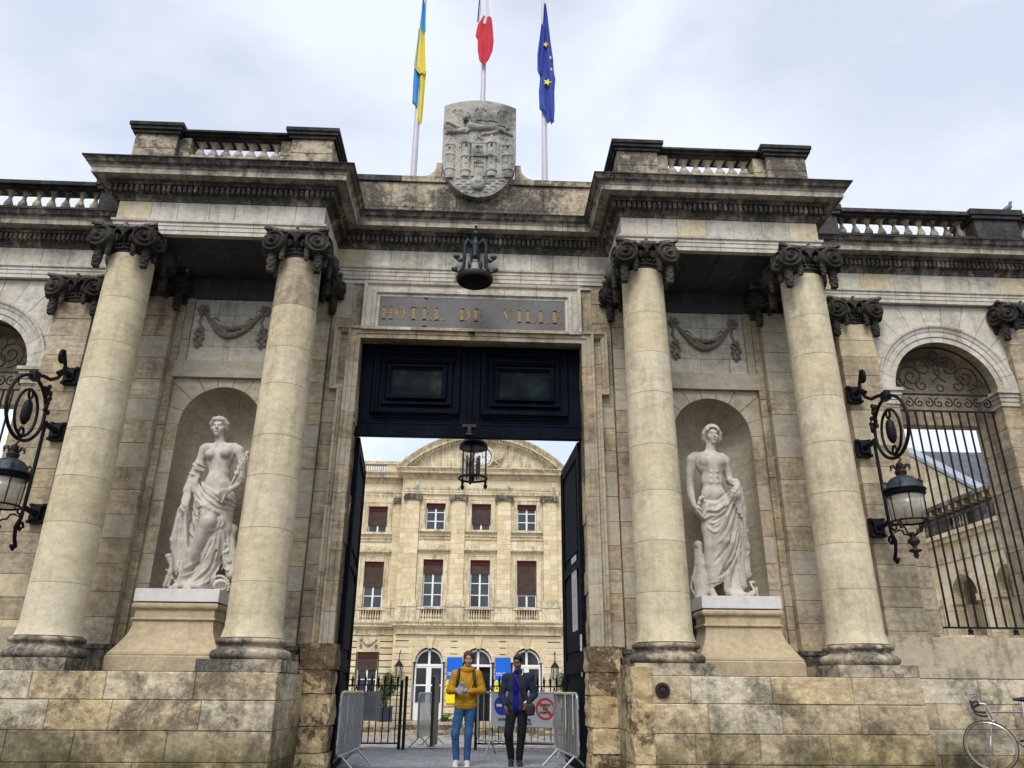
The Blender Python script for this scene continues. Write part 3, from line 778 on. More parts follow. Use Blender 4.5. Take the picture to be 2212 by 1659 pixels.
def pavilion(P, s):
    X = lambda x: s * x
    fy = FY
    def seg(a, b): return (min(X(a), X(b)), max(X(a), X(b)))
    # ---- plinth
    zs = [GZ - .05, 1.215, 1.56, 1.905, 2.232]
    a, b = seg(2.25, 5.935)
    courses(P, fy(-.38), a, b, zs, .95, 'plinth', depth=.2, jit=.008, ch=.008)
    courses(P, FXm(X(2.25)) if s > 0 else FXp(X(2.25)), -.36, 1.10, zs, .7, 'plinth', depth=.2, jit=.006)
    courses(P, FXp(X(5.935)) if s > 0 else FXm(X(5.935)), -.36, 1.28, zs, .7, 'plinth', depth=.2, jit=.006)
    core(P, a + .02, b - .02, -.36, 1.36, GZ - .05, 2.225)
    part('floor_slab', MB().box(a + .03, b - .03, -.35, 1.4, 2.226, 2.238), 'sooty', P)
    # ---- back wall y=1.38
    a, b = seg(XI + .02, XO + .25)
    core(P, a, b, 2.15, 2.3, 2.2, 9.3)
    for p_, q_ in ((XI + .02, 3.42), (4.78, XO + .2)):
        a, b = seg(p_, q_); core(P, a, b, 1.44, 2.16, 2.2, 6.9)
    a, b = seg(XI + .02, XO + .2); core(P, a, b, 1.5, 2.16, 6.9, 8.79)
    a, b = seg(3.3, 4.95); core(P, a, b, 1.5, 1.7, 2.2, 2.5)
    zs = levels(2.24, 8.78, 19, .02)
    a, b = seg(4.97, 5.09); courses(P, fy(1.38), a, b, zs, 2, 'wall', .02)
    a, b = seg(3.10, 3.23); courses(P, fy(1.38), a, b, zs, 2, 'wall', .02)
    a, b = seg(3.23, 4.97); 
    # lintel stone, garland panel frame and field
    part('lintel', MB().box(*seg(3.20, 5.0), 1.345, 1.5, 6.875, 7.17), 'niche', P)
    courses(P, fy(1.38), a, b, [8.36, 8.57, 8.78], .75, 'soffit', 0)  # top wall rows take the soffit's painted-in shade
    courses(P, fy(1.38), *seg(3.23, 3.43), [7.17, 7.57, 7.97, 8.36], 2, 'niche', .0)
    courses(P, fy(1.38), *seg(4.83, 4.97), [7.17, 7.57, 7.97, 8.36], 2, 'niche', .0)
    courses(P, fy(1.41), *seg(3.43, 4.83), [7.17, 7.46, 7.76, 8.06, 8.36], .62, 'pale', .0, jit=.002)
    # niche panel
    fr = fy(1.42); cx = X(4.1); rn = .665
    zp = levels(2.24, 6.06, 9, .02)
    courses(P, fr, *seg(3.25, 4.1 - rn), zp, 2, ['niche', 'wall'], 0); courses(P, fr, *seg(4.1 + rn, 4.95), zp, 2, ['niche', 'wall'], 0)
    radial_to_rect(P, fr, cx, 6.06, rn, *seg(3.25, 4.95), 6.87, 9, 'niche')
    # niche cylinder courses and dome gores
    for i in range(len(zp) - 1):
        m = MB(); n = 28
        for z in (zp[i] + .002, zp[i + 1] - .002):
            for k in range(n + 1):
                t = PI * k / n; m.v.append((cx + rn * math.cos(t), 1.42 + .10 + (rn - .03) * math.sin(t), z))
        for z in (zp[i] + .002, zp[i + 1] - .002):
            for k in range(n + 1):
                t = PI * k / n; m.v.append((cx + (rn + .05) * math.cos(t), 1.42 + .10 + (rn + .02) * math.sin(t), z))
        for k in range(n):
            m.f.append((k, k + 1, n + 2 + k, n + 1 + k))
        # straight cheeks
        for sx in (-1, 1):
            q = len(m.v); m.v += [(cx + sx * rn, 1.42, zp[i] + .002), (cx + sx * rn, 1.53, zp[i] + .002), (cx + sx * rn, 1.53, zp[i + 1] - .002), (cx + sx * rn, 1.42, zp[i + 1] - .002)]
            m.f.append((q, q + 1, q + 2, q + 3))
        part('niche_stone', m, 'niche', P, smooth=True, fix=False)
    ng = 7
    for g in range(ng):
        m = MB(); A0 = PI * g / ng + .004; A1 = PI * (g + 1) / ng - .004
        for i in range(9):
            t = A0 + (A1 - A0) * i / 8
            for j in range(11):
                ph = PI / 2 * j / 10   # 0 front rim, pi/2 back centre
                rr = rn * math.cos(ph)
                m.v.append((cx + rr * math.cos(t), 1.52 + (rn - .03) * math.sin(ph), 6.06 + rr * math.sin(t)))
        for i in range(8):
            for j in range(10):
                q = i * 11 + j; m.f.append((q, q + 1, q + 12, q + 11))
        q = len(m.v)
        for i in range(9):
            t = A0 + (A1 - A0) * i / 8; m.v += [(cx + rn * math.cos(t), 1.42, 6.06 + rn * math.sin(t)), (cx + rn * math.cos(t), 1.521, 6.06 + rn * math.sin(t))]
        for i in range(8): m.f.append((q + 2 * i, q + 2 * i + 1, q + 2 * i + 3, q + 2 * i + 2))
        part('niche_dome_stone', m, 'niche', P, smooth=True, fix=False)
    # ---- pilasters behind the columns
    for xc in (2.77, 5.42):
        x0, x1 = seg(xc - .33, xc + .33)
        m = MB()
        courses(P, fy(1.22), x0, x1, levels(2.62, 8.3, 15, .02), 2, ['wall', 'wall', 'niche'], 0, depth=.17)
        for z0, z1, e in ((2.24, 2.38, .11), (2.38, 2.50, .09), (2.50, 2.56, .04), (2.56, 2.62, .06)):
            m.box(x0 - e, x1 + e, 1.22 - e, 1.38, z0, z1 - .002)
        part('pilaster_base', m, 'cornice', P)
        core(P, x0 + .01, x1 - .01, 1.36, 1.5, 2.2, 8.78)
        link('pilaster_capital', CAPM, P, ((x0 + x1) / 2, 1.54, 8.775))
    # side returns beside the pilasters
    x0, x1 = seg(XI + .005, XI + .02)
    # ---- soffit and ceiling beams
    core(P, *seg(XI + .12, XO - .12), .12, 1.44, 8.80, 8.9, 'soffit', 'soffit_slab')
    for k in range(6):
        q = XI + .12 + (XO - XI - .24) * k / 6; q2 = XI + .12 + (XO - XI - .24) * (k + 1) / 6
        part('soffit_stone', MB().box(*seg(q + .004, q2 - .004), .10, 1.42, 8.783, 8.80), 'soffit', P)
    # core of the entablature
    core(P, *seg(XI + .09, XO - .09), .09, 2.2, 8.9, 9.9)
    # ---- columns
    for xc in (2.77, 5.42):
        cx_ = X(xc); cy = .154
        base = MB().box(cx_ - .53, cx_ + .53, cy - .50, cy + .50, 2.238, 2.385)
        prof = [(.0, 2.386)]
        for k in range(9): a_ = -PI / 2 + PI * k / 8; prof.append((.455 + .06 * math.cos(a_), 2.45 + .062 * math.sin(a_)))
        prof += [(.445, 2.52), (.415, 2.535), (.405, 2.56), (.425, 2.575)]
        for k in range(7): a_ = -PI / 2 + PI * k / 6; prof.append((.425 + .035 * math.cos(a_), 2.61 + .034 * math.sin(a_)))
        prof += [(.405, 2.65), (.0, 2.652)]
        base.lathe(prof, (cx_, cy, 0), 48)
        col = part('column', base, 'attic', P, smooth=False)
        for f_ in col.data.polygons:
            if len(f_.vertices) == 4 and f_.center.z > 2.39: f_.use_smooth = True
        n = 8; dz = [2.655] + [2.655 + 5.58 * (i + U(-.12, .12)) / n for i in range(1, n)] + [8.32]
        for i in range(n):
            pr = []
            st = 5
            for j in range(st + 1):
                z = dz[i] + (dz[i + 1] - dz[i]) * j / st; t = (z - 2.655) / 5.6
                r_ = .373 - .043 * t + .006 * math.sin(PI * t)
                if i == 0: r_ += .035 * math.exp(-(z - 2.655) / .04)
                pr.append((r_, z + (.003 if j == 0 else -.003 if j == st else 0)))
            m = MB().lathe(pr, (cx_, cy, 0), 56, cap=False)
            dr = part('drum', m, 'wall' if (s < 0 and xc < 3 and i == n - 1) else 'column', col)
            for f_ in dr.data.polygons:
                if abs(f_.normal.z) < .5: f_.use_smooth = True
        part('mortar_core', MB().lathe([(.36, 2.66), (.372, 2.665), (.3265, 8.30), (.3, 8.31)], (cx_, cy, 0), 48), 'pale', col, smooth=True)
        c_ = link('capital', CAPM, col, (cx_, cy, 8.775))
    # ---- attic
    zc0, zc1 = 10.80, 10.93
    for (p0, p1) in ((XI, 3.14), (5.05, XO)):
        x0, x1 = seg(p0, p1)
        courses(P, fy(0), x0, x1, [9.95, 10.12, 10.46, 10.80], .6, 'attic', 0, depth=.2)
        outer = (p1 == XO)
        fr = (FXp if (s > 0) == outer else FXm)(X(p1 if outer else p0))
        courses(P, fr, .0, 1.5, [9.95, 10.12, 10.46, 10.80], .6, 'attic', -.002, depth=.2)
        fr2 = (FXm if (s > 0) == outer else FXp)(X(p0 if outer else p1))
        courses(P, fr2, .0, .5, [9.95, 10.12, 10.46, 10.80], .6, 'attic', -.002, depth=.15)
        core(P, x0 + .05, x1 - .05, .05, 1.45, 9.9, 10.79)
        m = MB(); m.box(x0 - .04, x1 + .04, -.04, 1.54, 10.74, 10.80); m.box(x0 - .075, x1 + .075, -.075, 1.575, 10.802, 10.86); m.box(x0 - .098, x1 + .098, -.098, 1.598, 10.862, 10.93)
        part('pedestal_cap', m, 'sooty', P)
        q0, q1 = (p1, p1 + .2) if not outer else (p0 - .2, p0)
        x0, x1 = seg(q0, q1)
        courses(P, fy(.09), x0, x1, [9.95, 10.12, 10.46, 10.76], .6, 'attic', 0, depth=.3)
    x0, x1 = seg(3.32, 4.87)
    part('balustrade_plinth', MB().box(x0, x1, .12, .42, 9.93, 10.44), 'attic', P)
    x0, x1 = seg(3.16, 5.03)
    rail = MB().box(x0, x1, .12, .40, 10.775, 10.80); rail.box(x0, x1, .06, .43, 10.802, 10.83); rail.box(x0, x1, .0, .46, 10.832, 10.87)
    part('rail', rail, 'sooty', P)
    for k in range(7): link('baluster', bal_a, P, (X(3.45 + 1.29 * k / 6), .27, 10.455), None, (1.1, 1.1, .60))
    # set-back roof slab behind the attic
    core(P, *seg(XI + .1, XO - .1), .5, 2.2, 9.9, 9.99)

def gateway():
    G = gate
    fr = FY(YC)
    # jamb strips beside the frame
    for s in (-1, 1):
        seg = lambda a, b: (min(s * a, s * b), max(s * a, s * b))
        courses(G, fr, *seg(2.10, XI - .006), levels(2.65, 8.78, 16, .03), 2, ['wall', 'wall', 'niche'], -.035, depth=.12)
        core(G, *seg(1.95, XI), 1.33, 1.85, GZ - .1, 8.8)
        courses(G, (FXp if s < 0 else FXm)(s * 1.9), 1.27, 1.88, levels(2.65, 7.62, 13, .03), 1, 'ochre', 0, depth=.06, jit=.012)
        core(G, *seg(1.95, 2.7), 1.85, 2.3, GZ - .1, 8.8)
        courses(G, fr, *seg(1.9, XI - .006), [8.70, 8.78], 2, 'pale', -.03)
        # pilaster strip sides next to pavilion
    core(G, -1.96, 1.96, 1.34, 1.85, 7.66, 8.80)
    core(G, -XI + .08, XI - .08, YC + .09, 2.2, 8.79, 9.92)
    # frame mouldings
    P1 = [(-1.9, 2.66), (-1.9, 7.62), (1.9, 7.62), (1.9, 2.66)]
    plane_sweep(G, fr, P1, [(0, -.1), (0, .03), (.075, .032), (.08, .05), (.15, .052), (.16, .075), (.20, .085), (.205, .06), (.205, -.1)], .45, ['wall', 'wall', 'niche'], 'frame_stone')
    for s in (-1, 1):
        P2 = [(s * 2.105, 2.66), (s * 2.105, 6.76), (s * 2.235, 6.76), (s * 2.235, 7.72), (s * 1.93, 7.72)]
        if s > 0: P2 = P2[::-1]
        plane_sweep(G, fr, P2, [(.0, -.1), (0, .02), (.03, .05), (.05, .05), (.06, .085), (.10, .09), (.10, -.1)], .5, ['wall', 'niche'], 'outer_frame_stone')
    P3 = [(-1.68, 7.79), (-1.68, 8.48), (1.68, 8.48), (1.68, 7.79)]
    plane_sweep(G, fr, P3, [(-.06, -.1), (-.06, .05), (-.02, .05), (0, .09), (.05, .09), (.06, .06), (.15, .06), (.17, .10), (.215, .11), (.215, -.1)], .6, 'pale', 'plaque_frame_stone')
    courses(G, fr, -1.9, 1.9, [7.755, 7.815], .42, ['pale', 'wall'], .1, depth=.2)
    core(G, -1.72, 1.72, 1.27, 1.4, 7.8, 8.5)
    pl = part('plaque', MB().box(-1.62, 1.62, 1.215, 1.3, 7.822, 8.42), 'plaque', G)
    m = MB()
    for x, z in ((-.82, 8.40), (-.83, 7.845)):
        m.v += [(x - .05, 1.2135, z + .015), (x + .01, 1.2135, z - .03), (x + .05, 1.2135, z + .02), (x + .02, 1.2135, z + .03)]; n = len(m.v); m.f.append((n - 4, n - 3, n - 2, n - 1))
    part('missing_chip', m, 'void', pl)
    # serif letters cut in the plaque and gilt
    def glyph(c, w, h):
        m = MB(); T = .052; t = .018; y0, y1 = 1.209, 1.216
        def bx(x0, x1, z0, z1): m.box(x0, x1, y0, y1, z0, z1)
        def stem(x): bx(x, x + T, 0, h); bx(x - .018, x + T + .018, 0, t); bx(x - .018, x + T + .018, h - t, h)
        def arm(x0, x1, z, ser):
            bx(x0, x1, z, z + t)
            if ser: bx(x1 - .014, x1 + .004, min(z, z + ser), max(z + t, z + ser))
        if c == 'H': stem(.018); stem(w - T - .018); bx(.018 + T, w - T - .018, h * .5 - t / 2, h * .5 + t / 2)
        if c == 'I': stem((w - T) / 2)
        if c == 'L': stem(.018); arm(.018, w, 0, .07)
        if c == 'T': stem((w - T) / 2); bx(0, w, h - t, h); bx(0, .018, h - .07, h); bx(w - .018, w, h - .07, h)
        if c == 'E': stem(.018); arm(.018, w, 0, .07); arm(.018, w, h - t, -.05); arm(.018 + T, w * .72, h * .5, .0); bx(w * .72 - .012, w * .72, h * .5 - .03, h * .5 + .045)
        if c in 'OD':
            n = 28
            for k in range(n):
                def pt(k, o):
                    a = 2 * PI * k / n - PI / 2 if c == 'O' else -PI / 2 + PI * k / n
                    th = t + (T - t) * abs(math.cos(a)) ** 1.5
                    if c == 'O': return (w / 2 + (w / 2 - (0 if o else th)) * math.cos(a), h / 2 + (h / 2 - (0 if o else t)) * math.sin(a))
                    return (.06 + (w - .06 - (0 if o else th)) * math.cos(a), h / 2 + (h / 2 - (0 if o else t)) * math.sin(a))
                a_, b_, c_, d_ = pt(k, 1), pt(k + 1, 1), pt(k + 1, 0), pt(k, 0)
                q = len(m.v)
                for yy in (y0, y1): m.v += [(p[0], yy, p[1]) for p in (a_, b_, c_, d_)]
                m.f += [(q, q + 1, q + 2, q + 3), (q, q + 4, q + 5, q + 1), (q + 3, q + 2, q + 6, q + 7)]
            if c == 'D': stem(.018)
        if c == 'V':
            for (xa, xb, th) in ((.02, w / 2, T), (w - .02, w / 2 + .01, t)):
                q = len(m.v); sx = 1 if xa < xb else -1
                for yy in (y0, y1): m.v += [(xa, yy, h), (xa + sx * th, yy, h), (xb + sx * th * .45, yy, 0), (xb - sx * .0, yy, 0)]
                m.f += [(q, q + 1, q + 2, q + 3), (q, q + 4, q + 5, q + 1), (q + 1, q + 5, q + 6, q + 2), (q + 3, q + 2, q + 6, q + 7), (q, q + 3, q + 7, q + 4)]
            bx(-.005, .095, h - t, h); bx(w - .07, w + .005, h - t, h)
        return m
    for c, p0, p1 in (('H', 360, 432), ('O', 445, 508), ('T', 525, 590), ('E', 605, 665), ('L', 680, 745), ('D', 835, 905), ('E', 920, 990), ('V', 1092, 1165), ('I', 1185, 1225), ('L', 1240, 1300), ('L', 1320, 1385), ('E', 1405, 1465)):
        x0 = (p0 - 345) * .002837 - 1.62; w_ = (p1 - p0) * .002837
        m = glyph(c, w_, .245)
        m.v = [(v[0] + x0, v[1], v[2] + 7.975) for v in m.v]
        part('letter', m, 'gold', pl)
    # little iron ring under the plaque
    m = MB().tube([(.0 + .045 * math.cos(a), 1.14, 7.70 + .045 * math.sin(a)) for a in [2 * PI * k / 16 for k in range(16)]], .008, 6, True); m.box(-.05, .05, 1.13, 1.2, 7.735, 7.75)
    part('iron_ring', m, 'rust', G)
    # central parapet with scrolls
    courses(G, FY(1.30), -XI - .12, XI + .12, [9.95, 10.35, 10.90], 1.3, 'attic', 0, depth=.25)
    courses(G, FY(1.30), -XI - .12, XI + .12, [10.90, 11.03], 1.2, ['attic', 'sooty'], .04, depth=.4)
    core(G, -XI - .1, XI + .1, 1.36, 1.75, 9.8, 11.0)
    for s in (-1, 1):
        pts = [(.70, 11.03), (1.07, 11.03), (1.07, 11.07)] + [(1.07 - .27 * math.sin(a), 11.34 - .27 * math.cos(a)) for a in [PI / 2 * k / 8 for k in range(9)]] + [(.80, 11.40), (.70, 11.40)]
        pts = [(s * a + .035, z) for a, z in pts]
        part('scroll', MB().prism(pts, -.45, -.03, FY(1.30), .004, True), 'attic', G)
    # transom of the great door: frame, rails and two sunk panels
    y = 1.60
    tr = MB().box(-1.93, 1.93, y + .02, y + .10, 5.99, 7.9)
    tr.box(-1.93, 1.93, y - .05, y + .03, 6.0, 6.19); tr.box(-1.93, 1.93, y - .09, y + .03, 5.97, 6.03)
    tr.box(-1.93, 1.93, y - .03, y + .03, 7.62, 7.9); tr.box(-1.93, 1.93, y - .06, y + .03, 6.19, 6.23)
    tr.box(-.16, .16, y - .03, y + .03, 6.23, 7.62); tr.box(-.03, .03, y - .07, y + .0, 6.1, 7.62); tr.box(-.075, -.05, y - .045, y, 6.1, 7.62); tr.box(.05, .075, y - .045, y, 6.1, 7.62)
    for s in (-1, 1): tr.box(*sorted((s * 1.70, s * 1.93)), y - .03, y + .03, 6.23, 7.62)
    T_ = part('door_transom', tr, 'door', G)
    for s in (-1, 1):
        cx = s * .93
        def ring(cx, cz, w_, h_, t, d, name, mat='door'):
            m = MB()
            for k in range(2):
                e = k * t * .5; dd = d * (1 - .5 * k)
                m.box(cx - w_ + e, cx + w_ - e, y - dd, y + .02, cz + h_ - e - t * .5, cz + h_ - e); m.box(cx - w_ + e, cx + w_ - e, y - dd, y + .02, cz - h_ + e, cz - h_ + e + t * .5)
                m.box(cx - w_ + e, cx - w_ + e + t * .5, y - dd + .001, y + .02, cz - h_ + e, cz + h_ - e); m.box(cx + w_ - e - t * .5, cx + w_ - e, y - dd + .001, y + .02, cz - h_ + e, cz + h_ - e)
            part(name, m, mat, T_)
        ring(cx, 6.99, .74, .60, .09, .07, 'panel_moulding')
        ring(cx, 6.97, .60, .42, .06, .05, 'panel_moulding')
        ring(cx, 6.96, .50, .31, .07, .075, 'panel_moulding')
        part('sunk_panel', MB().box(cx - .45, cx + .45, y - .012, y + .02, 6.70, 7.22), 'verdigris', T_)
        m = MB()
        for k in range(30):
            x = cx - .66 + 1.32 * k / 29; zc = 6.32 + .02 * math.sin(k * 2.1)
            m.tube([(x + .028 * math.cos(a) * (1 - a / 12), y - .035, zc + .032 * math.sin(a) * (1 - a / 12)) for a in [j * .7 for j in range(10)]], .006, 4)
        m.box(cx - .72, cx + .72, y - .04, y, 6.365, 6.385); m.box(cx - .72, cx + .72, y - .04, y, 6.25, 6.265)
        part('carved_rail', m, 'door', T_)
    m = MB().box(-.12, .12, y - .075, y - .04, 6.15, 6.20); m.box(-.03, .03, y - .10, y - .05, 6.02, 6.17); m.box(-.06, .06, y - .115, y - .06, 6.0, 6.03)
    part('iron_strap', m, 'rust', T_)
    # open leaves
    for s in (-1, 1):
        x0, y0, x1, y1 = (-1.86, 1.66, -2.02, 3.55) if s < 0 else (1.87, 1.66, 1.80, 3.55)
        d = Vector((x1 - x0, y1 - y0, 0)); L = d.length; d /= L; n = Vector((d.y, -d.x, 0)) * (1 if s < 0 else -1)   # towards the opening
        def lb(m, a0, a1, z0, z1, t0, t1):
            c = Vector((x0, y0, 0)) + d * (a0 + a1) / 2 + n * (t0 + t1) / 2; c.z = (z0 + z1) / 2
            m.obox(c, d * (a1 - a0) / 2, n * (t1 - t0) / 2, Vector((0, 0, (z1 - z0) / 2)))
        m = MB(); lb(m, 0, L, GZ + .03, 5.97, -.06, 0)
        for a0, a1 in ((0, .16), (L - .16, L)): lb(m, a0, a1, GZ + .03, 5.97, .0, .035)
        for z0, z1 in ((GZ + .03, 1.25), (2.3, 2.5), (3.9, 4.05), (5.75, 5.97)): lb(m, .16, L - .16, z0, z1, .0, .034)
        for z0, z1 in ((1.25, 2.3), (2.5, 3.9), (4.05, 5.75)):
            lb(m, .30, L - .30, z0 + .14, z1 - .14, 0, .028)
        lb(m, L - .05, L + .02, GZ + .05, 5.9, -.08, .05)
        lf = part('door_leaf', m, 'door', G)
        if s > 0:
            m = MB(); lb(m, .42, .92, 2.95, 4.15, .029, .033); nb = part('notice_sheet', m, 'panelgrey', lf)
            m = MB()
            for k in range(22):
                if k in (3, 4, 12): continue
                lb(m, .50, .50 + U(.25, .35), 3.95 - k * .042, 3.957 - k * .042, .0335, .0345)
            part('printed_lines', m, 'black', lf)
            m = MB(); lb(m, .03, .19, 2.62, 2.86, .036, .04); part('small_notice', m, 'paper', lf)
            m = MB()
            for k in range(6): lb(m, .05, .17, 2.82 - k * .03, 2.826 - k * .03, .0405, .0415)
            part('printed_lines', m, 'red', lf)
            m = MB(); lb(m, .06, .14, 2.25, 2.31, .035, .04); part('label_plate', m, 'panelgrey', lf)
    # broken quoins at the foot of the jambs
    for s in (-1, 1):
        zq = [GZ - .02, 1.22, 1.56, 1.98, 2.30, 2.66]
        for k in range(5):
            cx = s * (2.10 if k % 2 else 2.08)
            part('broken_quoin', rough_block(.25 + U(-.02, .02), .30, (zq[k + 1] - zq[k]) / 2 - .004, (cx, 1.40, (zq[k] + zq[k + 1]) / 2), 11 * k + s), 'ochre', G)
def plane_sweep(par, fr, path, prof, ln, mat, name, gap=.003):
    n = len(path); E = []
    for i in range(n - 1):
        d = Vector((path[i + 1][0] - path[i][0], path[i + 1][1] - path[i][1])); L = d.length; d /= L
        E.append((d, Vector((-d.y, d.x)), L))
    def corner(i):
        if i == 0: return E[0][1]
        if i == n - 1: return E[-1][1]
        a, b = E[i - 1][1], E[i][1]; q = a + b; return q / q.dot(a)
    for i in range(n - 1):
        d, nr, L = E[i]; k = max(1, round(L / ln))
        for j in range(k):
            s0, s1 = L * j / k, L * (j + 1) / k
            n0 = corner(i) if j == 0 else nr; n1 = corner(i + 1) if j == k - 1 else nr
            p0 = Vector(path[i]) + d * (s0 + (gap if j else .0004)); p1 = Vector(path[i]) + d * (s1 - (gap if j < k - 1 else .0004))
            m = MB(); c = len(prof)
            for p, q in ((p0, n0), (p1, n1)):
                for o, dd in prof: m.v.append(fr(p.x + q.x * o, p.y + q.y * o, dd))
            for a in range(c): b = (a + 1) % c; m.f.append((a, c + a, c + b, b))
            m.f.append(tuple(range(c))[::-1]); m.f.append(tuple(c + a for a in range(c)))
            part(name, m, mat if isinstance(mat, str) else random.choice(mat), par)
from mathutils import noise as mnoise
def rough_block(hx, hy, hz, c, seed, n=7, amp=.035):
    bm = bmesh.new(); bmesh.ops.create_cube(bm, size=2)
    bmesh.ops.subdivide_edges(bm, edges=bm.edges, cuts=n, use_grid_fill=True)
    for v in bm.verts:
        p = Vector((v.co.x * hx, v.co.y * hy, v.co.z * hz))
        e = 1 - .10 * max(0, abs(v.co.x) + abs(v.co.y) - 1.3) - .03 * max(0, abs(v.co.z) + abs(v.co.x) - 1.5)
        q = p * e; q.z = p.z * (1 - .02 * (abs(v.co.x) > .9))
        nn = mnoise.noise_vector(p * 5 + Vector((seed, 3.1, seed * .7))) * amp + mnoise.noise_vector(p * 16 + Vector((seed, 7, 1))) * amp * .35
        nn.z *= .25 if abs(v.co.z) > .95 else .6
        v.co = q + nn + Vector(c)
    me = bpy.data.meshes.new('broken_quoin'); bm.to_mesh(me); bm.free(); return me

def wing(P, s):
    seg = lambda a, b: (min(s * a, s * b), max(s * a, s * b)); X = lambda x: s * x
    yw = 1.66; fr = FY(yw); cx = X(8.53); R_ = .94; RO = 1.26; zs_ = 7.09
    # lower wall below sill
    zl = [GZ - .05, 1.215, 1.56, 1.905, 2.25]
    courses(P, FY(1.32), *seg(5.95, 13.5), zl, 1.0, 'plinth', 0, depth=.2, jit=.006)
    courses(P, FY(1.50), *seg(7.42, 13.5), [2.25, 2.58, 2.90], 1.0, ['wall', 'plinth', 'wall'], 0, depth=.3)
    core(P, *seg(5.97, 13.5), 1.4, 2.5, GZ - .1, 2.86)
    part('ledge', MB().box(*seg(5.97, 13.5), 1.33, 1.6, 2.245, 2.262), 'sooty', P)
    # wall zones
    zz = levels(2.92, zs_, 12, .02)
    courses(P, fr, *seg(5.76, 6.62), levels(2.26, 8.78, 18, .02), .9, 'wall', 0)
    xj0, xj1 = 8.53 - R_, 8.53 + R_
    courses(P, fr, *seg(7.28, xj0), zz, 2, 'wall', 0); courses(P, fr, *seg(7.28, xj0), [2.26, 2.6, 2.92], 2, 'wall', 0)
    courses(P, fr, *seg(xj1, 10.02), zz, 2, 'wall', 0)
    core(P, *seg(5.76, xj0 - .04), 1.72, 2.5, 2.2, 9.9); core(P, *seg(xj1 + .04, 13.5), 1.72, 2.5, 2.2, 9.9)
    # reveal stones inside the opening
    for xx, f_ in ((xj0, FXp if s > 0 else FXm), (xj1, FXm if s > 0 else FXp)):
        courses(P, f_(X(xx)), 1.67, 2.5, zz, .55, 'wall', 0, depth=.06)
        for i in range(2):
            pass
    # intrados: barrel then rear lintel with tympanum
    n = 11
    for i in range(n):
        a0, a1 = PI * i / n + .003, PI * (i + 1) / n - .003
        for j in range(2):
            y0, y1 = (1.67, 2.02) if j == 0 else (2.026, 2.36)
            m = MB()
            pts = arcpts(cx, zs_, R_, a0, a1, 3)
            for yy in (y0, y1): m.v += [(p[0], yy, p[1]) for p in pts]
            m.f = [(k, k + 1, k + 5, k + 4) for k in range(3)]
            part('intrados_stone', m, 'wall', P, fix=False)
    part('rear_lintel', MB().box(*seg(xj0 - .1, xj1 + .1), 2.34, 2.6, 6.66, 7.2), 'wall', P)
    core(P, *seg(xj0 - .1, xj1 + .1), 2.36, 2.6, 7.2, 8.8, 'wall', 'tympanum')
    core(P, *seg(xj0 - .1, xj1 + .1), 1.70, 2.5, 8.36, 9.9)
    # archivolt and spandrels
    ring = [(0, 0), (.10, 0), (.105, .02), (.20, .022), (.205, .035), (.255, .05), (.285, .075), (.32, .08), (.32, -.08)]
    nv = 13
    for i in range(nv):
        b0, b1 = PI * i / nv + .003, PI * (i + 1) / nv - .003; m = MB(); c = len(ring) + 1
        prof = [(0, -.1)] + ring
        for k in range(7):
            t = b0 + (b1 - b0) * k / 6
            for o, d_ in prof: m.v.append(fr(cx + (R_ + o) * math.cos(t), zs_ + (R_ + o) * math.sin(t), d_))
        for k in range(6):
            for j in range(c):
                l = (j + 1) % c; m.f.append((k * c + j, (k + 1) * c + j, (k + 1) * c + l, k * c + l))
        part('archivolt_stone', m, 'pale', P)
    radial_to_rect(P, fr, cx, zs_, RO + .0, *seg(7.28, 9.78), 8.78, 13, 'pale')
    # impost mouldings
    for a, b in ((7.27, xj0 + .0), (xj1, 9.78)):
        m = MB()
        for k, (z0, z1, e) in enumerate(((6.80, 6.88, .02), (6.882, 6.96, .035), (6.962, 7.03, .055), (7.032, 7.088, .09))):
            x0, x1 = seg(a - (.0 if a < 8 else e), b + (e if a < 8 else 0)); m.box(x0, x1, yw - e, yw + .5, z0, z1)
        part('impost', m, 'pale', P)
    # pilasters
    for xc in (6.95, 10.11, 13.3):
        x0, x1 = seg(xc - .33, xc + .33)
        courses(P, FY(1.54), x0, x1, levels(2.62, 8.3, 17, .02), 2, ['wall', 'wall', 'wall', 'wall', 'column'], 0, depth=.14)
        m = MB()
        for z0, z1, e in ((2.262, 2.39, .12), (2.392, 2.50, .10), (2.502, 2.55, .04), (2.552, 2.62, .06)): m.box(x0 - e, x1 + e, 1.54 - e, 1.66, z0, z1)
        part('pilaster_base', m, 'sooty' if xc < 7 else 'wall', P)
        core(P, x0 + .02, x1 - .02, 1.6, 1.75, 2.2, 8.78)
        link('pilaster_capital', CAPM, P, ((x0 + x1) / 2, 1.84, 8.775))
    courses(P, fr, *seg(10.44, 13.0), levels(2.92, 8.78, 17, .02), 1, 'wall', 0)
    core(P, *seg(XO, 13.5), 1.64, 2.5, 8.78, 9.92)
    # balustrade
    yb = 1.45
    for a, b in ((6.10, 6.95), (9.66, 10.54)):
        x0, x1 = seg(a, b)
        courses(P, FY(yb), x0, x1, [9.95, 10.15, 10.62], .9, 'sooty', 0, depth=.3)
        core(P, x0 + .02, x1 - .02, yb + .05, yb + .5, 9.9, 10.6)
        m = MB().box(x0 - .05, x1 + .05, yb - .05, yb + .6, 10.60, 10.68); m.box(x0 - .08, x1 + .08, yb - .08, yb + .63, 10.682, 10.80)
        part('pedestal_cap', m, 'sooty', P)
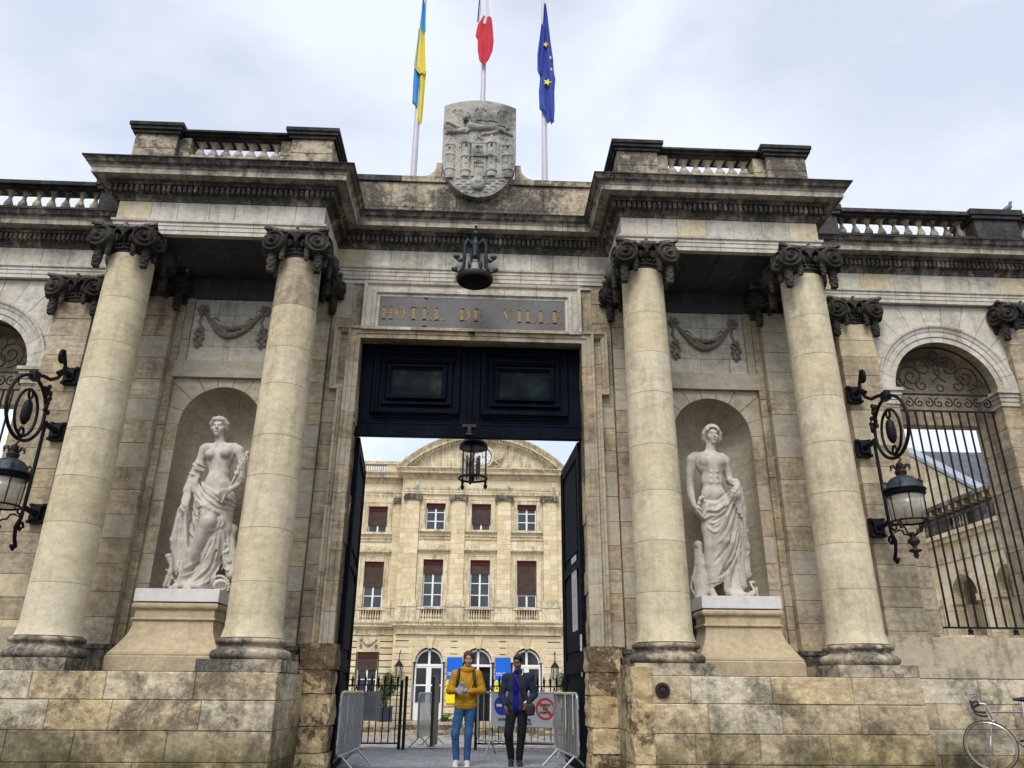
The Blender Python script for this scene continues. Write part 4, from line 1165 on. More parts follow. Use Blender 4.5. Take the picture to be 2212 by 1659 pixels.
    for a, b in ((6.96, 9.65), (10.6, 13.5)):
        x0, x1 = seg(a, b)
        part('balustrade_plinth', MB().box(x0, x1, yb + .04, yb + .42, 9.93, 10.235), 'sooty', P)
        m = MB().box(x0, x1, yb + .07, yb + .37, 10.66, 10.69); m.box(x0, x1, yb - .01, yb + .42, 10.692, 10.77)
        part('rail', m, 'sooty', P)
        n = int((b - a - .3) / .245)
        for k in range(n + 1): link('baluster', bal_w, P, (X(a + .17 + (b - a - .34) * k / n), yb + .22, 10.255), None, (1, 1, .90))
    # iron grille in the arch
    g = MB(); yg = 1.86
    g.box(*seg(xj0 + .01, xj1 - .01), yg - .015, yg + .015, 3.02, 3.05)
    G_ = part('arch_grille', g, 'iron', P)
    nb = 12
    for k in range(nb):
        x = X(xj0 + .07 + (2 * R_ - .14) * k / (nb - 1))
        m = MB().box(x - .012, x + .012, yg - .012, yg + .012, 3.05, 6.74)
        part('bar', m, 'iron', G_)
    for z in (6.74, 7.06): part('rail', MB().box(*seg(xj0 + .01, xj1 - .01), yg - .012, yg + .012, z, z + .03), 'iron', G_)
    def spiral(cx_, cz, r0, turns, a0, dr=1, n=34, rmin=.1):
        return [(cx_ + r0 * (1 - (1 - rmin) * k / n) * math.cos(a0 + dr * turns * 2 * PI * k / n), yg, cz + r0 * (1 - (1 - rmin) * k / n) * math.sin(a0 + dr * turns * 2 * PI * k / n)) for k in range(n + 1)]
    for k in range(5):
        c0 = cx + (k - 2) * .36
        for q in (-1, 1):
            m = MB().tube(spiral(c0 + q * .085, 6.91, .095, 1.3, PI / 2 if q > 0 else PI / 2, -q), .012, 6)
            part('scroll', m, 'iron', G_)
    for q in (-1, 1):
        for (dx, dz, r, t, a, dr) in ((.50, .36, .26, 1.9, -PI / 2, 1), (.22, .55, .30, 1.4, -PI / 2 - .3, -1), (.13, .64, .12, 1.6, 0, 1), (.74, .26, .10, 1.3, PI, 1), (.33, .20, .14, 1.2, PI / 2, -1)):
            part('scroll', MB().tube(spiral(cx + q * dx, 7.06 + dz, r, t, a if q > 0 else PI - a, dr * q), .012, 6), 'iron', G_)
    for (dz, r) in ((.80, .075), (.14, .06), (.45, .05)):
        part('ring', MB().tube([(cx + r * math.cos(a), yg, 7.06 + dz + r * math.sin(a)) for a in [2 * PI * k / 20 for k in range(20)]], .011, 6, True), 'iron', G_)
    part('arch_rim', MB().tube([(p[0], yg, p[1]) for p in arcpts(cx, zs_, R_ - .02, 0, PI, 30)], .014, 6), 'iron', G_)
    for q in (.3, .7): 
        x = X(xj0 + 2 * R_ * q); part('foot', MB().lathe([(.0, 2.93), (.05, 2.93), (.035, 2.96), (.045, 2.99), (.02, 3.02), (.0, 3.03)], (x, yg, 0), 10), 'iron', G_)
pavilion(pavL, -1); pavilion(pavR, 1); gateway(); wing(wingL, -1); wing(wingR, 1)
flush_stuff()
# ------------------------------------------------------------ heads, hands, statues, reliefs
def head(c, C, s, R=None, k=.006, ears=True):
    R = Matrix.Identity(3) if R is None else R; C = Vector(C)
    W_ = lambda x, y, z: tuple(C + R @ Vector((x, y, z)) * s)
    Rl = [[R[i][j] for j in range(3)] for i in range(3)]
    e = lambda p, r, kk=k, mode='add': c.ell(W_(*p), [q * s for q in (r if hasattr(r, '__len__') else (r, r, r))], kk * s, Rl, mode)
    e((0, .012, .035), (.074, .092, .082), .02); e((0, -.022, -.04), (.056, .066, .072), .03); e((0, -.062, -.094), (.022, .02, .018), .02)
    for q in (-1, 1): e((q * .04, -.058, -.022), (.026, .026, .026), .02)
    c.cap(W_(-.038, -.078, .032), W_(.038, -.078, .032), .011 * s, .011 * s, .012 * s)
    for q in (-1, 1): e((q * .029, -.100, .012), (.017, .016, .011), .006, 'cut')
    for q in (-1, 1): e((q * .029, -.080, .012), (.0135, .0125, .0095), .002); c.cap(W_(q * .015, -.094, .021), W_(q * .043, -.086, .021), .0035 * s, .003 * s, .003 * s)
    c.cap(W_(0, -.086, .022), W_(0, -.108, -.026), .0075 * s, .0115 * s, .008 * s)
    for q in (-1, 1): e((q * .011, -.098, -.029), (.008, .01, .007), .004)
    e((0, -.089, -.049), (.022, .009, .006), .004); e((0, -.088, -.062), (.019, .010, .007), .004); c.cap(W_(-.021, -.100, -.0555), W_(.021, -.100, -.0555), .0022 * s, .0022 * s, .001, 'cut')
    if ears:
        for q in (-1, 1): e((q * .076, .010, -.004), (.009, .018, .030), .004)
def hand(c, wrist, fdir, palm, thumb, s=1.0, curl=.5, k=.004):
    """five fingers: fdir along the fingers, palm = normal on the inner side, thumb = side the thumb is on"""
    w_, f, p, t = Vector(wrist), Vector(fdir).normalized(), Vector(palm).normalized(), Vector(thumb).normalized()
    q = w_ + f * .045 * s
    for i in range(4): c.cap(tuple(w_ + t * (.010 - .007 * i) * s), tuple(w_ + f * .085 * s + t * (.030 - .020 * i) * s), .018 * s, .014 * s, .008 * s)
    for i, ln in enumerate((.072, .080, .074, .058)):
        a = w_ + f * .088 * s + t * (.031 - .0205 * i) * s; d = f; r = .0098 * s
        for j, fr_ in enumerate((.42, .32, .26)):
            ang = curl * (.55 + .35 * j); d = (f * math.cos(ang * (j + 1) * .7) + p * math.sin(ang * (j + 1) * .7)).normalized()
            b = a + d * ln * fr_ * s; c.cap(tuple(a), tuple(b), r, r * .92, .002 * s); a = b; r *= .92
    a = w_ + f * .022 * s + t * .026 * s; b = a + (f * .6 + t * .75 + p * .3).normalized() * .04 * s; e = b + (f * .85 + t * .15 + p * .5).normalized() * .034 * s
    c.tube([tuple(a), tuple(b), tuple(e)], [.014 * s, .0115 * s, .0095 * s], .003 * s)
def curls(c, C, s, n, rx, ry, rz, seed, r0=.02, zmin=-.3, ymin=-.075):
    rg = random.Random(seed)
    for i in range(n):
        z = 1 - 2 * (i + .5) / n; a = i * 2.39996
        p = Vector((math.cos(a) * math.sqrt(1 - z * z), math.sin(a) * math.sqrt(1 - z * z), z))
        if p.z < zmin or (p.y < -.35 and p.z < .42): continue
        q = (C[0] + p.x * rx * s, C[1] + (p.y * ry + .012) * s, C[2] + (p.z * rz + .035) * s); r = r0 * s * rg.uniform(.8, 1.25)
        c.ell(q, (r, r, r * .8), .004 * s)

def statue_female():
    c = Clay((-.62, -.50, -.02), (.86, .42, 2.84), .0115)
    def fx(px, py): return ((px - (272 + (1550 - py) * .175)) * .00172, (1550 - py) * .0019)
    def P(px, py, y): x, z = fx(px, py); return (x, y, z)
    K = .05
    # torso
    c.ell(P(548, 445, 0), (.205, .145, .25), K); c.ell(P(536, 570, 0), (.165, .13, .20), K); c.ell(P(515, 690, .0), (.225, .165, .20), K)
    c.cap(P(425, 352, .02), P(675, 345, .02), .085, .085, K); c.ell(P(400, 368, .02), (.085, .08, .09), .04); c.ell(P(715, 372, .02), (.085, .08, .09), .04)
    c.cap(P(545, 330, .02), P(546, 250, -.005), .078, .068, .04)
    c.ell(P(478, 425, -.115), (.088, .085, .085), .03); c.ell(P(612, 415, -.115), (.088, .085, .085), .03)
    c.ell(P(505, 640, -.09), (.12, .07, .13), .05)
    c.cap(P(540, 470, -.16), P(535, 600, -.145), .008, .008, .03, 'cut'); c.ell(P(508, 625, -.165), .012, .01, None, 'cut')
    C = P(546, 176, -.02); head(c, C, 1.42); curls(c, C, 1.42, 150, .082, .10, .088, 3, .021, -.55)
    for q in (-1, 1): c.tube([(C[0] + q * .0, C[1] - .10, C[2] + .145), (C[0] + q * .07, C[1] - .10, C[2] + .12), (C[0] + q * .12, C[1] - .05, C[2] + .06), (C[0] + q * .12, C[1] + .02, C[2] - .03)], [.03, .034, .034, .026], .012)
    # arms
    c.tube([P(392, 372, .02), P(350, 480, .03), P(312, 600, .02)], [.074, .066, .056], .02); c.tube([P(312, 600, .02), P(262, 740, -.06), P(235, 830, -.12)], [.058, .054, .038], .02)
    c.tube([P(722, 372, .02), P(742, 480, .04), P(742, 605, .03)], [.074, .066, .054], .02); c.tube([P(742, 605, .03), P(710, 690, -.13), P(672, 740, -.24)], [.055, .05, .036], .02)
    w_ = P(668, 745, -.25); hand(c, w_, (-.75, -.25, -.62), (-.2, .6, -.5), (-.5, -.3, .6), 1.35, .7)
    w_ = P(234, 835, -.12); hand(c, w_, (-.02, -.15, -1), (.9, .2, 0), (.3, -.9, .1), 1.35, 1.15); c.ell(P(232, 885, -.13), (.055, .05, .07), .02)
    # caduceus
    a, b = Vector(P(604, 855, -.30)), Vector(P(815, 410, -.12))
    c.tube([tuple(a), tuple(b)], [.014, .016], .004); c.ell(tuple(b), .038, .006)
    for q in (-1, 1):
        pts = []
        for i in range(22):
            t = .55 + .43 * i / 21; p = a.lerp(b, t); o = math.sin(i * .62) * .055 * q * (.6 + .5 * i / 21); pts.append((p.x + o * .85, p.y + .02 * math.cos(i * .62) * q, p.z - o * .45))
        c.tube(pts, .013, .004)
    # legs and the mass of the drapery
    c.tube([P(455, 800, -.02), P(468, 1005, -.21), P(330, 1250, -.14), P(212, 1460, -.10)], [.145, .115, .085, .06], .05)
    c.tube([P(585, 780, .02), P(560, 1050, .02), P(470, 1300, .02), P(360, 1500, .02)], [.155, .125, .115, .11], .06)
    c.tube([P(400, 760, .0), P(350, 1000, .02), P(300, 1250, .03), P(270, 1480, .02)], [.12, .11, .125, .14], .06)
    c.tube([P(540, 1000, -.06), P(480, 1250, -.06), P(400, 1450, -.05)], [.10, .13, .14], .06)
    c.ell(P(300, 1500, -.0), (.30, .20, .09), .05)
    c.ell(P(520, 760, .0), (.215, .17, .13), .05)
    # cloth round the forearm and hanging from the fist
    c.tube([P(345, 500, .03), P(305, 610, .02), P(262, 730, -.05)], [.088, .092, .078], .02)
    for (x0, y0, x1, y1) in ((330, 470, 405, 520), (300, 530, 395, 560), (268, 575, 360, 610), (250, 640, 325, 660), (230, 690, 300, 715), (300, 500, 400, 545)):
        c.tube([P(x0, y0, -.02), P((x0 + x1) / 2 - 8, (y0 + y1) / 2 + 6, -.085), P(x1, y1, -.02)], [.016, .022, .016], .008)
    for x0, x1, x2, y in ((200, 150, 175, -.08), (228, 195, 205, -.11), (255, 240, 232, -.09)):
        c.tube([P(x0, 900, y), P(x1, 1150, y), P(x2, 1380, y + .01)], [.045, .065, .045], .015)
    c.tube([P(185, 940, -.05), P(130, 1120, -.04)], [.03, .035], .01); c.tube([P(135, 1180, -.06), P(160, 1250, -.06), P(150, 1330, -.06), P(175, 1410, -.08)], [.03, .03, .03, .02], .01)
    c.front()
    def F(pts, r, **k): c.fold([fx(*p) for p in pts], r, **k)
    roll = [([(352, 600), (325, 680), (385, 780), (510, 870), (650, 925)], .040), ([(300, 690), (350, 800), (460, 890), (600, 945)], .034), ([(380, 650), (450, 745), (560, 815), (680, 850)], .030), ([(415, 690), (505, 752), (600, 790), (690, 815)], .026), ([(330, 640), (400, 760), (530, 850), (665, 890)], .022), ([(470, 720), (520, 750), (590, 760), (640, 740)], .02)]
    for p, r in roll: F(p, r, k=.012)
    c.front()
    for p in ([(290, 720), (275, 900), (290, 1060), (338, 1125)], [(318, 760), (310, 900), (335, 1040), (350, 1110)], [(300, 800), (350, 935), (420, 905)], [(335, 790), (370, 870), (420, 870)], [(345, 960), (390, 980), (440, 930)],
              [(270, 760), (258, 1000), (262, 1250), (240, 1400)], [(350, 1125), (300, 1215), (265, 1290), (240, 1400)],
              [(535, 1055), (480, 1250), (330, 1385), (215, 1440)], [(560, 1050), (520, 1290), (390, 1430), (260, 1490)], [(590, 1050), (560, 1300), (470, 1450), (340, 1520)], [(612, 1010), (600, 1260), (530, 1400), (420, 1530)],
              [(520, 1070), (430, 1230), (310, 1340), (235, 1390)], [(545, 960), (560, 1010), (520, 1065), (480, 1070)], [(560, 940), (590, 1000), (560, 1050)], [(500, 1480), (430, 1530), (370, 1525)]):
        F(p, .026, k=.006)
    for p in ([(205, 930), (188, 1060), (150, 1200), (180, 1390)], [(225, 930), (214, 1100), (200, 1300), (205, 1410)], [(245, 935), (240, 1100), (235, 1300)], [(120, 1120), (150, 1180), (130, 1230)], [(250, 880), (250, 1000), (245, 1200)]):
        F(p, .019, k=.006)
    for p in ([(305, 760), (294, 900), (305, 1050)], [(500, 1160), (430, 1290), (300, 1400)], [(545, 1200), (480, 1360), (370, 1460)], [(580, 1240), (540, 1380), (440, 1490)], [(215, 940), (200, 1150), (192, 1350)], [(236, 940), (226, 1150), (220, 1350)], [(340, 700), (410, 800), (530, 880), (640, 910)]):
        F(p, .025, k=.010, mode='cut')
    # feet
    for px, py in ((178, 1520), (288, 1525)):
        for i in range(5): c.tube([P(px, py - 20, -.12), P(px - 26 + i * 13, py + 6, -.25 + abs(i - 1) * .012)], [.04, .017], .012)
    # stump with fruit basket at the right, lizard-like prow at the left
    c.tube([P(640, 1030, .10), P(600, 1080, .08), P(610, 1250, .06), P(640, 1400, .0)], [.07, .09, .11, .09], .03); c.tube([P(655, 1010, .06), P(600, 1000, .06), P(572, 1060, .05)], [.03, .04, .03], .01)
    for i in range(26): c.ell(P(575 + 25 * math.sin(i * 1.7) + i * 2.2, 1130 + i * 11, -.05 + .03 * math.cos(i)), (.03, .022, .03), .008)
    c.tube([P(590, 1160, -.06), P(575, 1280, -.08), P(610, 1380, -.07), P(650, 1420, -.04)], .012, .006)
    c.ell(P(560, 1490, -.08), (.13, .14, .10), .02)
    c.ell(P(575, 1505, -.22), (.085, .10, .065), .012, None, 'cut')
    for i in range(11): a = PI * .15 + PI * 1.0 * i / 10; c.ell(P(560 - 78 * math.cos(a), 1500 - 75 * math.sin(a), -.16), .024, .006)
    c.tube([P(95, 1270, -.02), P(130, 1340, -.03), P(95, 1430, -.02), P(60, 1500, -.03)], [.05, .045, .05, .03], .015); c.ell(P(95, 1265, -.03), (.06, .05, .04), .01)
    c.tube([P(130, 1440, -.1), P(110, 1500, -.12), P(150, 1540, -.12)], .02, .01); c.ell(P(60, 1540, -.05), (.10, .06, .03), .02)
    for i in range(7): c.ell(P(90 + i * 14, 1380 + i * 16, -.09 + .01 * (i % 2)), .02, .006)
    return c.mesh('statue')

def statue_male():
    c = Clay((-.66, -.50, -.02), (.62, .42, 2.84), .0115)
    def fx(px, py): return ((px - (497 - (1600 - py) * .098)) * .0016, (1600 - py) * .00182)
    def P(px, py, y): x, z = fx(px, py); return (x, y, z)
    K = .05
    c.ell(P(305, 410, 0), (.235, .155, .23), K); c.ell(P(318, 560, 0), (.175, .13, .20), K); c.ell(P(332, 690, .0), (.20, .155, .18), K)
    c.cap(P(150, 345, .02), P(425, 345, .02), .095, .09, K); c.ell(P(118, 372, .02), (.10, .09, .11), .04); c.ell(P(460, 378, .02), (.09, .085, .10), .04)
    c.cap(P(300, 330, .02), P(308, 235, -.01), .088, .078, .05)
    for q in (-1, 1): c.ell(P(310 + q * 70, 395, -.09), (.105, .07, .085), .03)
    c.cap(P(310, 340, -.16), P(318, 470, -.165), .008, .008, .03, 'cut'); c.tube([P(190, 435, -.13), P(260, 462, -.16), P(315, 440, -.175), P(370, 462, -.16), P(430, 435, -.12)], .006, .02, 'cut')
    for q in (-1, 1):
        for z in (490, 540, 590): c.ell(P(320 + q * 28, z, -.108), (.038, .03, .04), .015)
    c.tube([P(205, 660, -.09), P(260, 720, -.14), P(335, 760, -.15), P(420, 700, -.11)], .008, .02, 'cut'); c.ell(P(322, 628, -.145), .01, .008, None, 'cut')
    C = P(312, 143, -.02); Rh = Matrix.Rotation(math.radians(4), 3, 'Z'); head(c, C, 1.42, Rh)
    rg = random.Random(4)
    for i in range(15):                                   # locks swept back from the brow and rolled at the temples
        a = PI * (i + .5) / 15; x, z = math.cos(a), math.sin(a)
        c.tube([(C[0] + x * .085, C[1] - .115, C[2] + .065 + z * .065), (C[0] + x * .115, C[1] - .08, C[2] + .075 + z * .10), (C[0] + x * .125, C[1] + .02, C[2] + .06 + z * .105)], [.014, .02, .022], .005)
    for q in (-1, 1): c.tube([(C[0] + q * .10, C[1] - .09, C[2] + .09), (C[0] + q * .14, C[1] - .05, C[2] + .03), (C[0] + q * .135, C[1] - .0, C[2] - .05), (C[0] + q * .09, C[1] + .03, C[2] - .10)], [.022, .034, .038, .03], .008)
    c.ell((C[0], C[1] + .04, C[2] + .05), (.125, .12, .125), .02)
    c.tube([P(116, 375, .02), P(100, 480, .03), P(97, 590, .03)], [.088, .075, .06], .02); c.tube([P(97, 590, .03), P(100, 700, -.02), P(125, 800, -.08)], [.064, .058, .04], .02)
    c.tube([P(462, 380, .02), P(492, 470, .04), P(515, 560, .03)], [.082, .07, .058], .02); c.tube([P(515, 560, .03), P(545, 605, -.10), P(545, 650, -.20)], [.058, .052, .04], .02)
    hand(c, P(128, 810, -.09), (.3, -.2, -.95), (.8, .1, 0), (.2, -.9, .1), 1.45, .35)
    hand(c, P(548, 640, -.22), (-.28, -.15, -.9), (-.3, .8, 0), (-.9, -.2, .3), 1.45, .7)
    # wreath in the hand
    for i in range(22):
        a = 2 * PI * i / 22; c.ell(P(198 + 34 * math.cos(a), 812 + 85 * math.sin(a), -.12 + .02 * (i % 2)), (.028, .024, .03), .006)
    # legs
    c.tube([P(285, 820, .0), P(288, 1000, -.02), P(288, 1150, -.05), P(290, 1300, .0), P(308, 1530, .02)], [.15, .125, .09, .085, .052], .03)
    c.tube([P(400, 820, .0), P(440, 1120, -.12), P(462, 1300, -.04), P(462, 1520, .0)], [.15, .11, .08, .048], .03)
    # drapery mass
    c.tube([P(330, 860, .0), P(360, 1050, -.02), P(380, 1250, .0), P(330, 1420, .02)], [.19, .165, .13, .10], .05)
    c.tube([P(470, 800, .0), P(520, 1000, .0), P(500, 1200, .0), P(440, 1330, .02)], [.15, .13, .12, .09], .05)
    c.tube([P(545, 720, -.12), P(600, 900, -.02), P(640, 1150, .0), P(660, 1380, .02)], [.06, .085, .09, .07], .03)
    c.tube([P(560, 700, -.08), P(575, 1000, -.02), P(590, 1250, -.02), P(625, 1480, -.04)], [.06, .08, .075, .035], .03)
    c.tube([P(500, 555, -.02), P(560, 580, -.06), P(600, 640, -.06), P(625, 780, -.02)], [.05, .05, .045, .05], .02)
    c.tube([P(600, 1350, .06), P(560, 1500, .06)], [.14, .12], .04)
    c.front()
    def F(pts, r, **k): c.fold([fx(*p) for p in pts], r, **k)
    for p, r in (([(205, 925), (330, 868), (450, 760), (535, 650)], .036), ([(238, 838), (345, 858), (450, 800), (535, 700)], .032), ([(245, 785), (310, 795), (425, 735), (520, 640)], .030), ([(215, 880), (330, 885), (455, 815), (530, 730)], .022), ([(200, 905), (240, 830), (245, 780)], .03)):
        F(p, r, k=.012)
    c.front()
    for p in ([(545, 720), (500, 900), (410, 1080), (335, 1140)], [(553, 730), (545, 950), (470, 1180), (330, 1450)], [(562, 735), (590, 950), (560, 1190), (450, 1370), (275, 1465)], [(525, 700), (440, 900), (330, 1040), (240, 990)], [(535, 720), (480, 930), (390, 1110)], [(558, 740), (570, 960), (520, 1200), (400, 1390)],
              [(270, 1470), (400, 1425), (540, 1300), (610, 1120)], [(260, 960), (330, 960), (420, 890), (500, 790)], [(290, 1500), (330, 1480), (420, 1440)], [(505, 790), (400, 940), (300, 1000)],
              [(600, 640), (640, 800), (660, 960)], [(615, 700), (625, 900), (650, 1080)], [(575, 760), (600, 900), (610, 1060)], [(505, 560), (560, 570), (600, 630)], [(510, 575), (560, 590), (590, 650)]):
        F(p, .025, k=.006)
    for p in ([(598, 900), (650, 880)], [(600, 930), (630, 960), (680, 995)], [(612, 1080), (680, 1000)], [(620, 1100), (650, 1150), (695, 1180)], [(628, 1260), (690, 1185)], [(640, 1280), (660, 1330), (715, 1370)], [(655, 1420), (715, 1375)], [(560, 1310), (590, 1420), (630, 1530)], [(600, 1290), (620, 1400), (635, 1520)], [(640, 1300), (660, 1400), (650, 1500)], [(630, 1100), (640, 1200), (650, 1300)]):
        F(p, .015, k=.006)
    for p in ([(550, 800), (520, 980), (430, 1170), (320, 1300)], [(565, 820), (570, 1060), (490, 1280), (380, 1410)], [(500, 740), (430, 870), (300, 950)], [(588, 850), (605, 1100), (590, 1300)], [(530, 760), (460, 960), (370, 1080)], [(240, 870), (340, 875), (450, 810)]):
        F(p, .025, k=.010, mode='cut')
    for px, py, y in ((305, 1565, -.10), (478, 1570, -.12)):
        for i in range(5): c.tube([P(px, py - 30, y + .06), P(px - 14 + i * 12 + (20 if px > 400 else -8), py + 14, y - .10 + abs(i - 1) * .012)], [.05, .018], .014)
    # supports: lyre-like shield at the left, rock and scroll at the right
    c.tube([P(190, 1130, .08), P(200, 1300, .06), P(215, 1570, .04)], [.07, .08, .11], .03); c.tube([P(170, 1140, .02), P(195, 1170, .02), P(205, 1230, .02)], [.035, .03, .03], .01)
    c.ell(P(190, 1460, .02), (.075, .06, .20), .015); c.tube([P(150, 1330, .03), P(135, 1420, .03), P(170, 1560, .0)], .018, .006); c.tube([P(125, 1400, .05), P(118, 1500, .05), P(165, 1590, .03)], .014, .006)
    c.ell(P(560, 1560, -.0), (.18, .14, .07), .03); c.ell(P(680, 1560, -.05), (.10, .10, .05), .02, Matrix.Rotation(-.6, 3, 'Y')); c.box(P(745, 1540, .06), (.045, .06, .10), .01, .01)
    c.tube([P(690, 1450, .0), P(720, 1510, -.02), P(770, 1590, -.04)], .018, .006); c.ell(P(720, 1450, .03), (.06, .05, .03), .01)
    return c.mesh('statue')

def marble_statue(x, label, fn, dark):
    t = thing('statue', label, 'statue', (x, 1.36, 3.20), 'marble niche statues'); WM[t.name] = Matrix.Translation(t.location)
    m = MB().box(x - .60, x + .60, .86, 1.90, 3.192, 3.372)
    me = m.mesh('marble_plinth'); part('marble_plinth', me, 'marbleblock', t)
    mod = bpy.data.objects['marble_plinth' if x < 0 else 'marble_plinth.001'].modifiers.new('b', 'BEVEL'); mod.width = .006; mod.segments = 2
    me = fn(); f = part('figure', me, 'marble', t, loc=(x, 1.36, 3.365)); return t
def pedestal(P, x):
    pth = [(x - .56, 1.40), (x - .56, .90), (x + .56, .90), (x + .56, 1.40)]
    def flare(z0, z1, o0, o1, n=10): return [(o0 + (o1 - o0) * (1 - math.sin(PI / 2 * (i / n))), z0 + (z1 - z0) * i / n) for i in range(n + 1)]
    for name, pr, mt in (('pedestal_base', [(-.3, 2.24), (.215, 2.24), (.215, 2.44), (.20, 2.455), (.205, 2.475), (.19, 2.49), (-.3, 2.49)], 'pedestal'),
                         ('pedestal_die', [(-.3, 2.492)] + flare(2.492, 2.93, .0, .19) + [(-.3, 2.93)], 'pedestal'),
                         ('pedestal_moulding', [(-.3, 2.932), (.012, 2.932), (.03, 2.945), (.03, 2.962), (.012, 2.972), (.0, 2.975), (0, 3.07), (.01, 3.085), (.035, 3.10), (.045, 3.12), (.045, 3.15), (.02, 3.175), (-.3, 3.19)], 'pedestal')):
        n0, n1 = Vector((-1, 0)), Vector((0, -1)); n2 = Vector((1, 0)); q1, q2 = Vector((-1, -1)), Vector((1, -1))
        mb = sweep(MB(), [(*pth[0], *n0), (*pth[1], *q1), (*pth[2], *q2), (*pth[3], *n2)], pr)
        part(name, mb, mt, P)
    core(P, x - .5, x + .5, .95, 1.9, 2.24, 3.19)

def garland():
    c = Clay((-.75, -.13, -1.0), (.75, .05, .06), .0095)
    k = .0035; P = lambda px, py, y=0: ((px - 637) * .00335, y, -(py - 960) * .0036)
    for rx in (475, 790):
        for i in range(6):
            a = i * PI / 3; c.ell(P(rx + 20 * math.cos(a), 985 + 20 * math.sin(a), -.02), (.038, .025, .038), .006)
        c.ell(P(rx, 985, -.04), .03, .006)
        c.tube([P(rx - 3, 1010), P(rx - 12, 1050), P(rx + 2, 1080), P(rx, 1100)], [.02, .025, .02, .02], .01)
        for i in range(16):
            a = i * 2.4; r = 7 + 15 * math.sin(PI * (i + 1) / 17); c.ell(P(rx + 4 * (rx > 600) + r * math.cos(a), 1085 + i * 6.3, -.02 - .02 * math.sin(a)), .034, .008)
        sg = 1 if rx < 600 else -1
        c.tube([P(rx + sg * 10, 1000), P(rx + sg * 45, 1035), P(rx + sg * 65, 1025), P(rx + sg * 95, 1045)], [.018, .014, .018, .008], .005)
    for i in range(46):
        t = i / 45; px = 500 + 265 * t; py = 1015 + 4 * 95 * t * (1 - t); w = 8 + 20 * math.sin(PI * t) ** 2
        for j in range(3):
            a = i * 2.1 + j * 2.2; c.ell(P(px + w * .5 * math.cos(a), py + w * math.sin(a) * .8, -.02 - .045 * math.sin(PI * t) * abs(math.sin(i * 1.7 + j))), .02 + .024 * abs(math.sin(i * 3.3 + j)) * math.sin(PI * t), .0015)
    me = c.mesh('garland_relief'); me.materials.append(MT['niche2']); return me

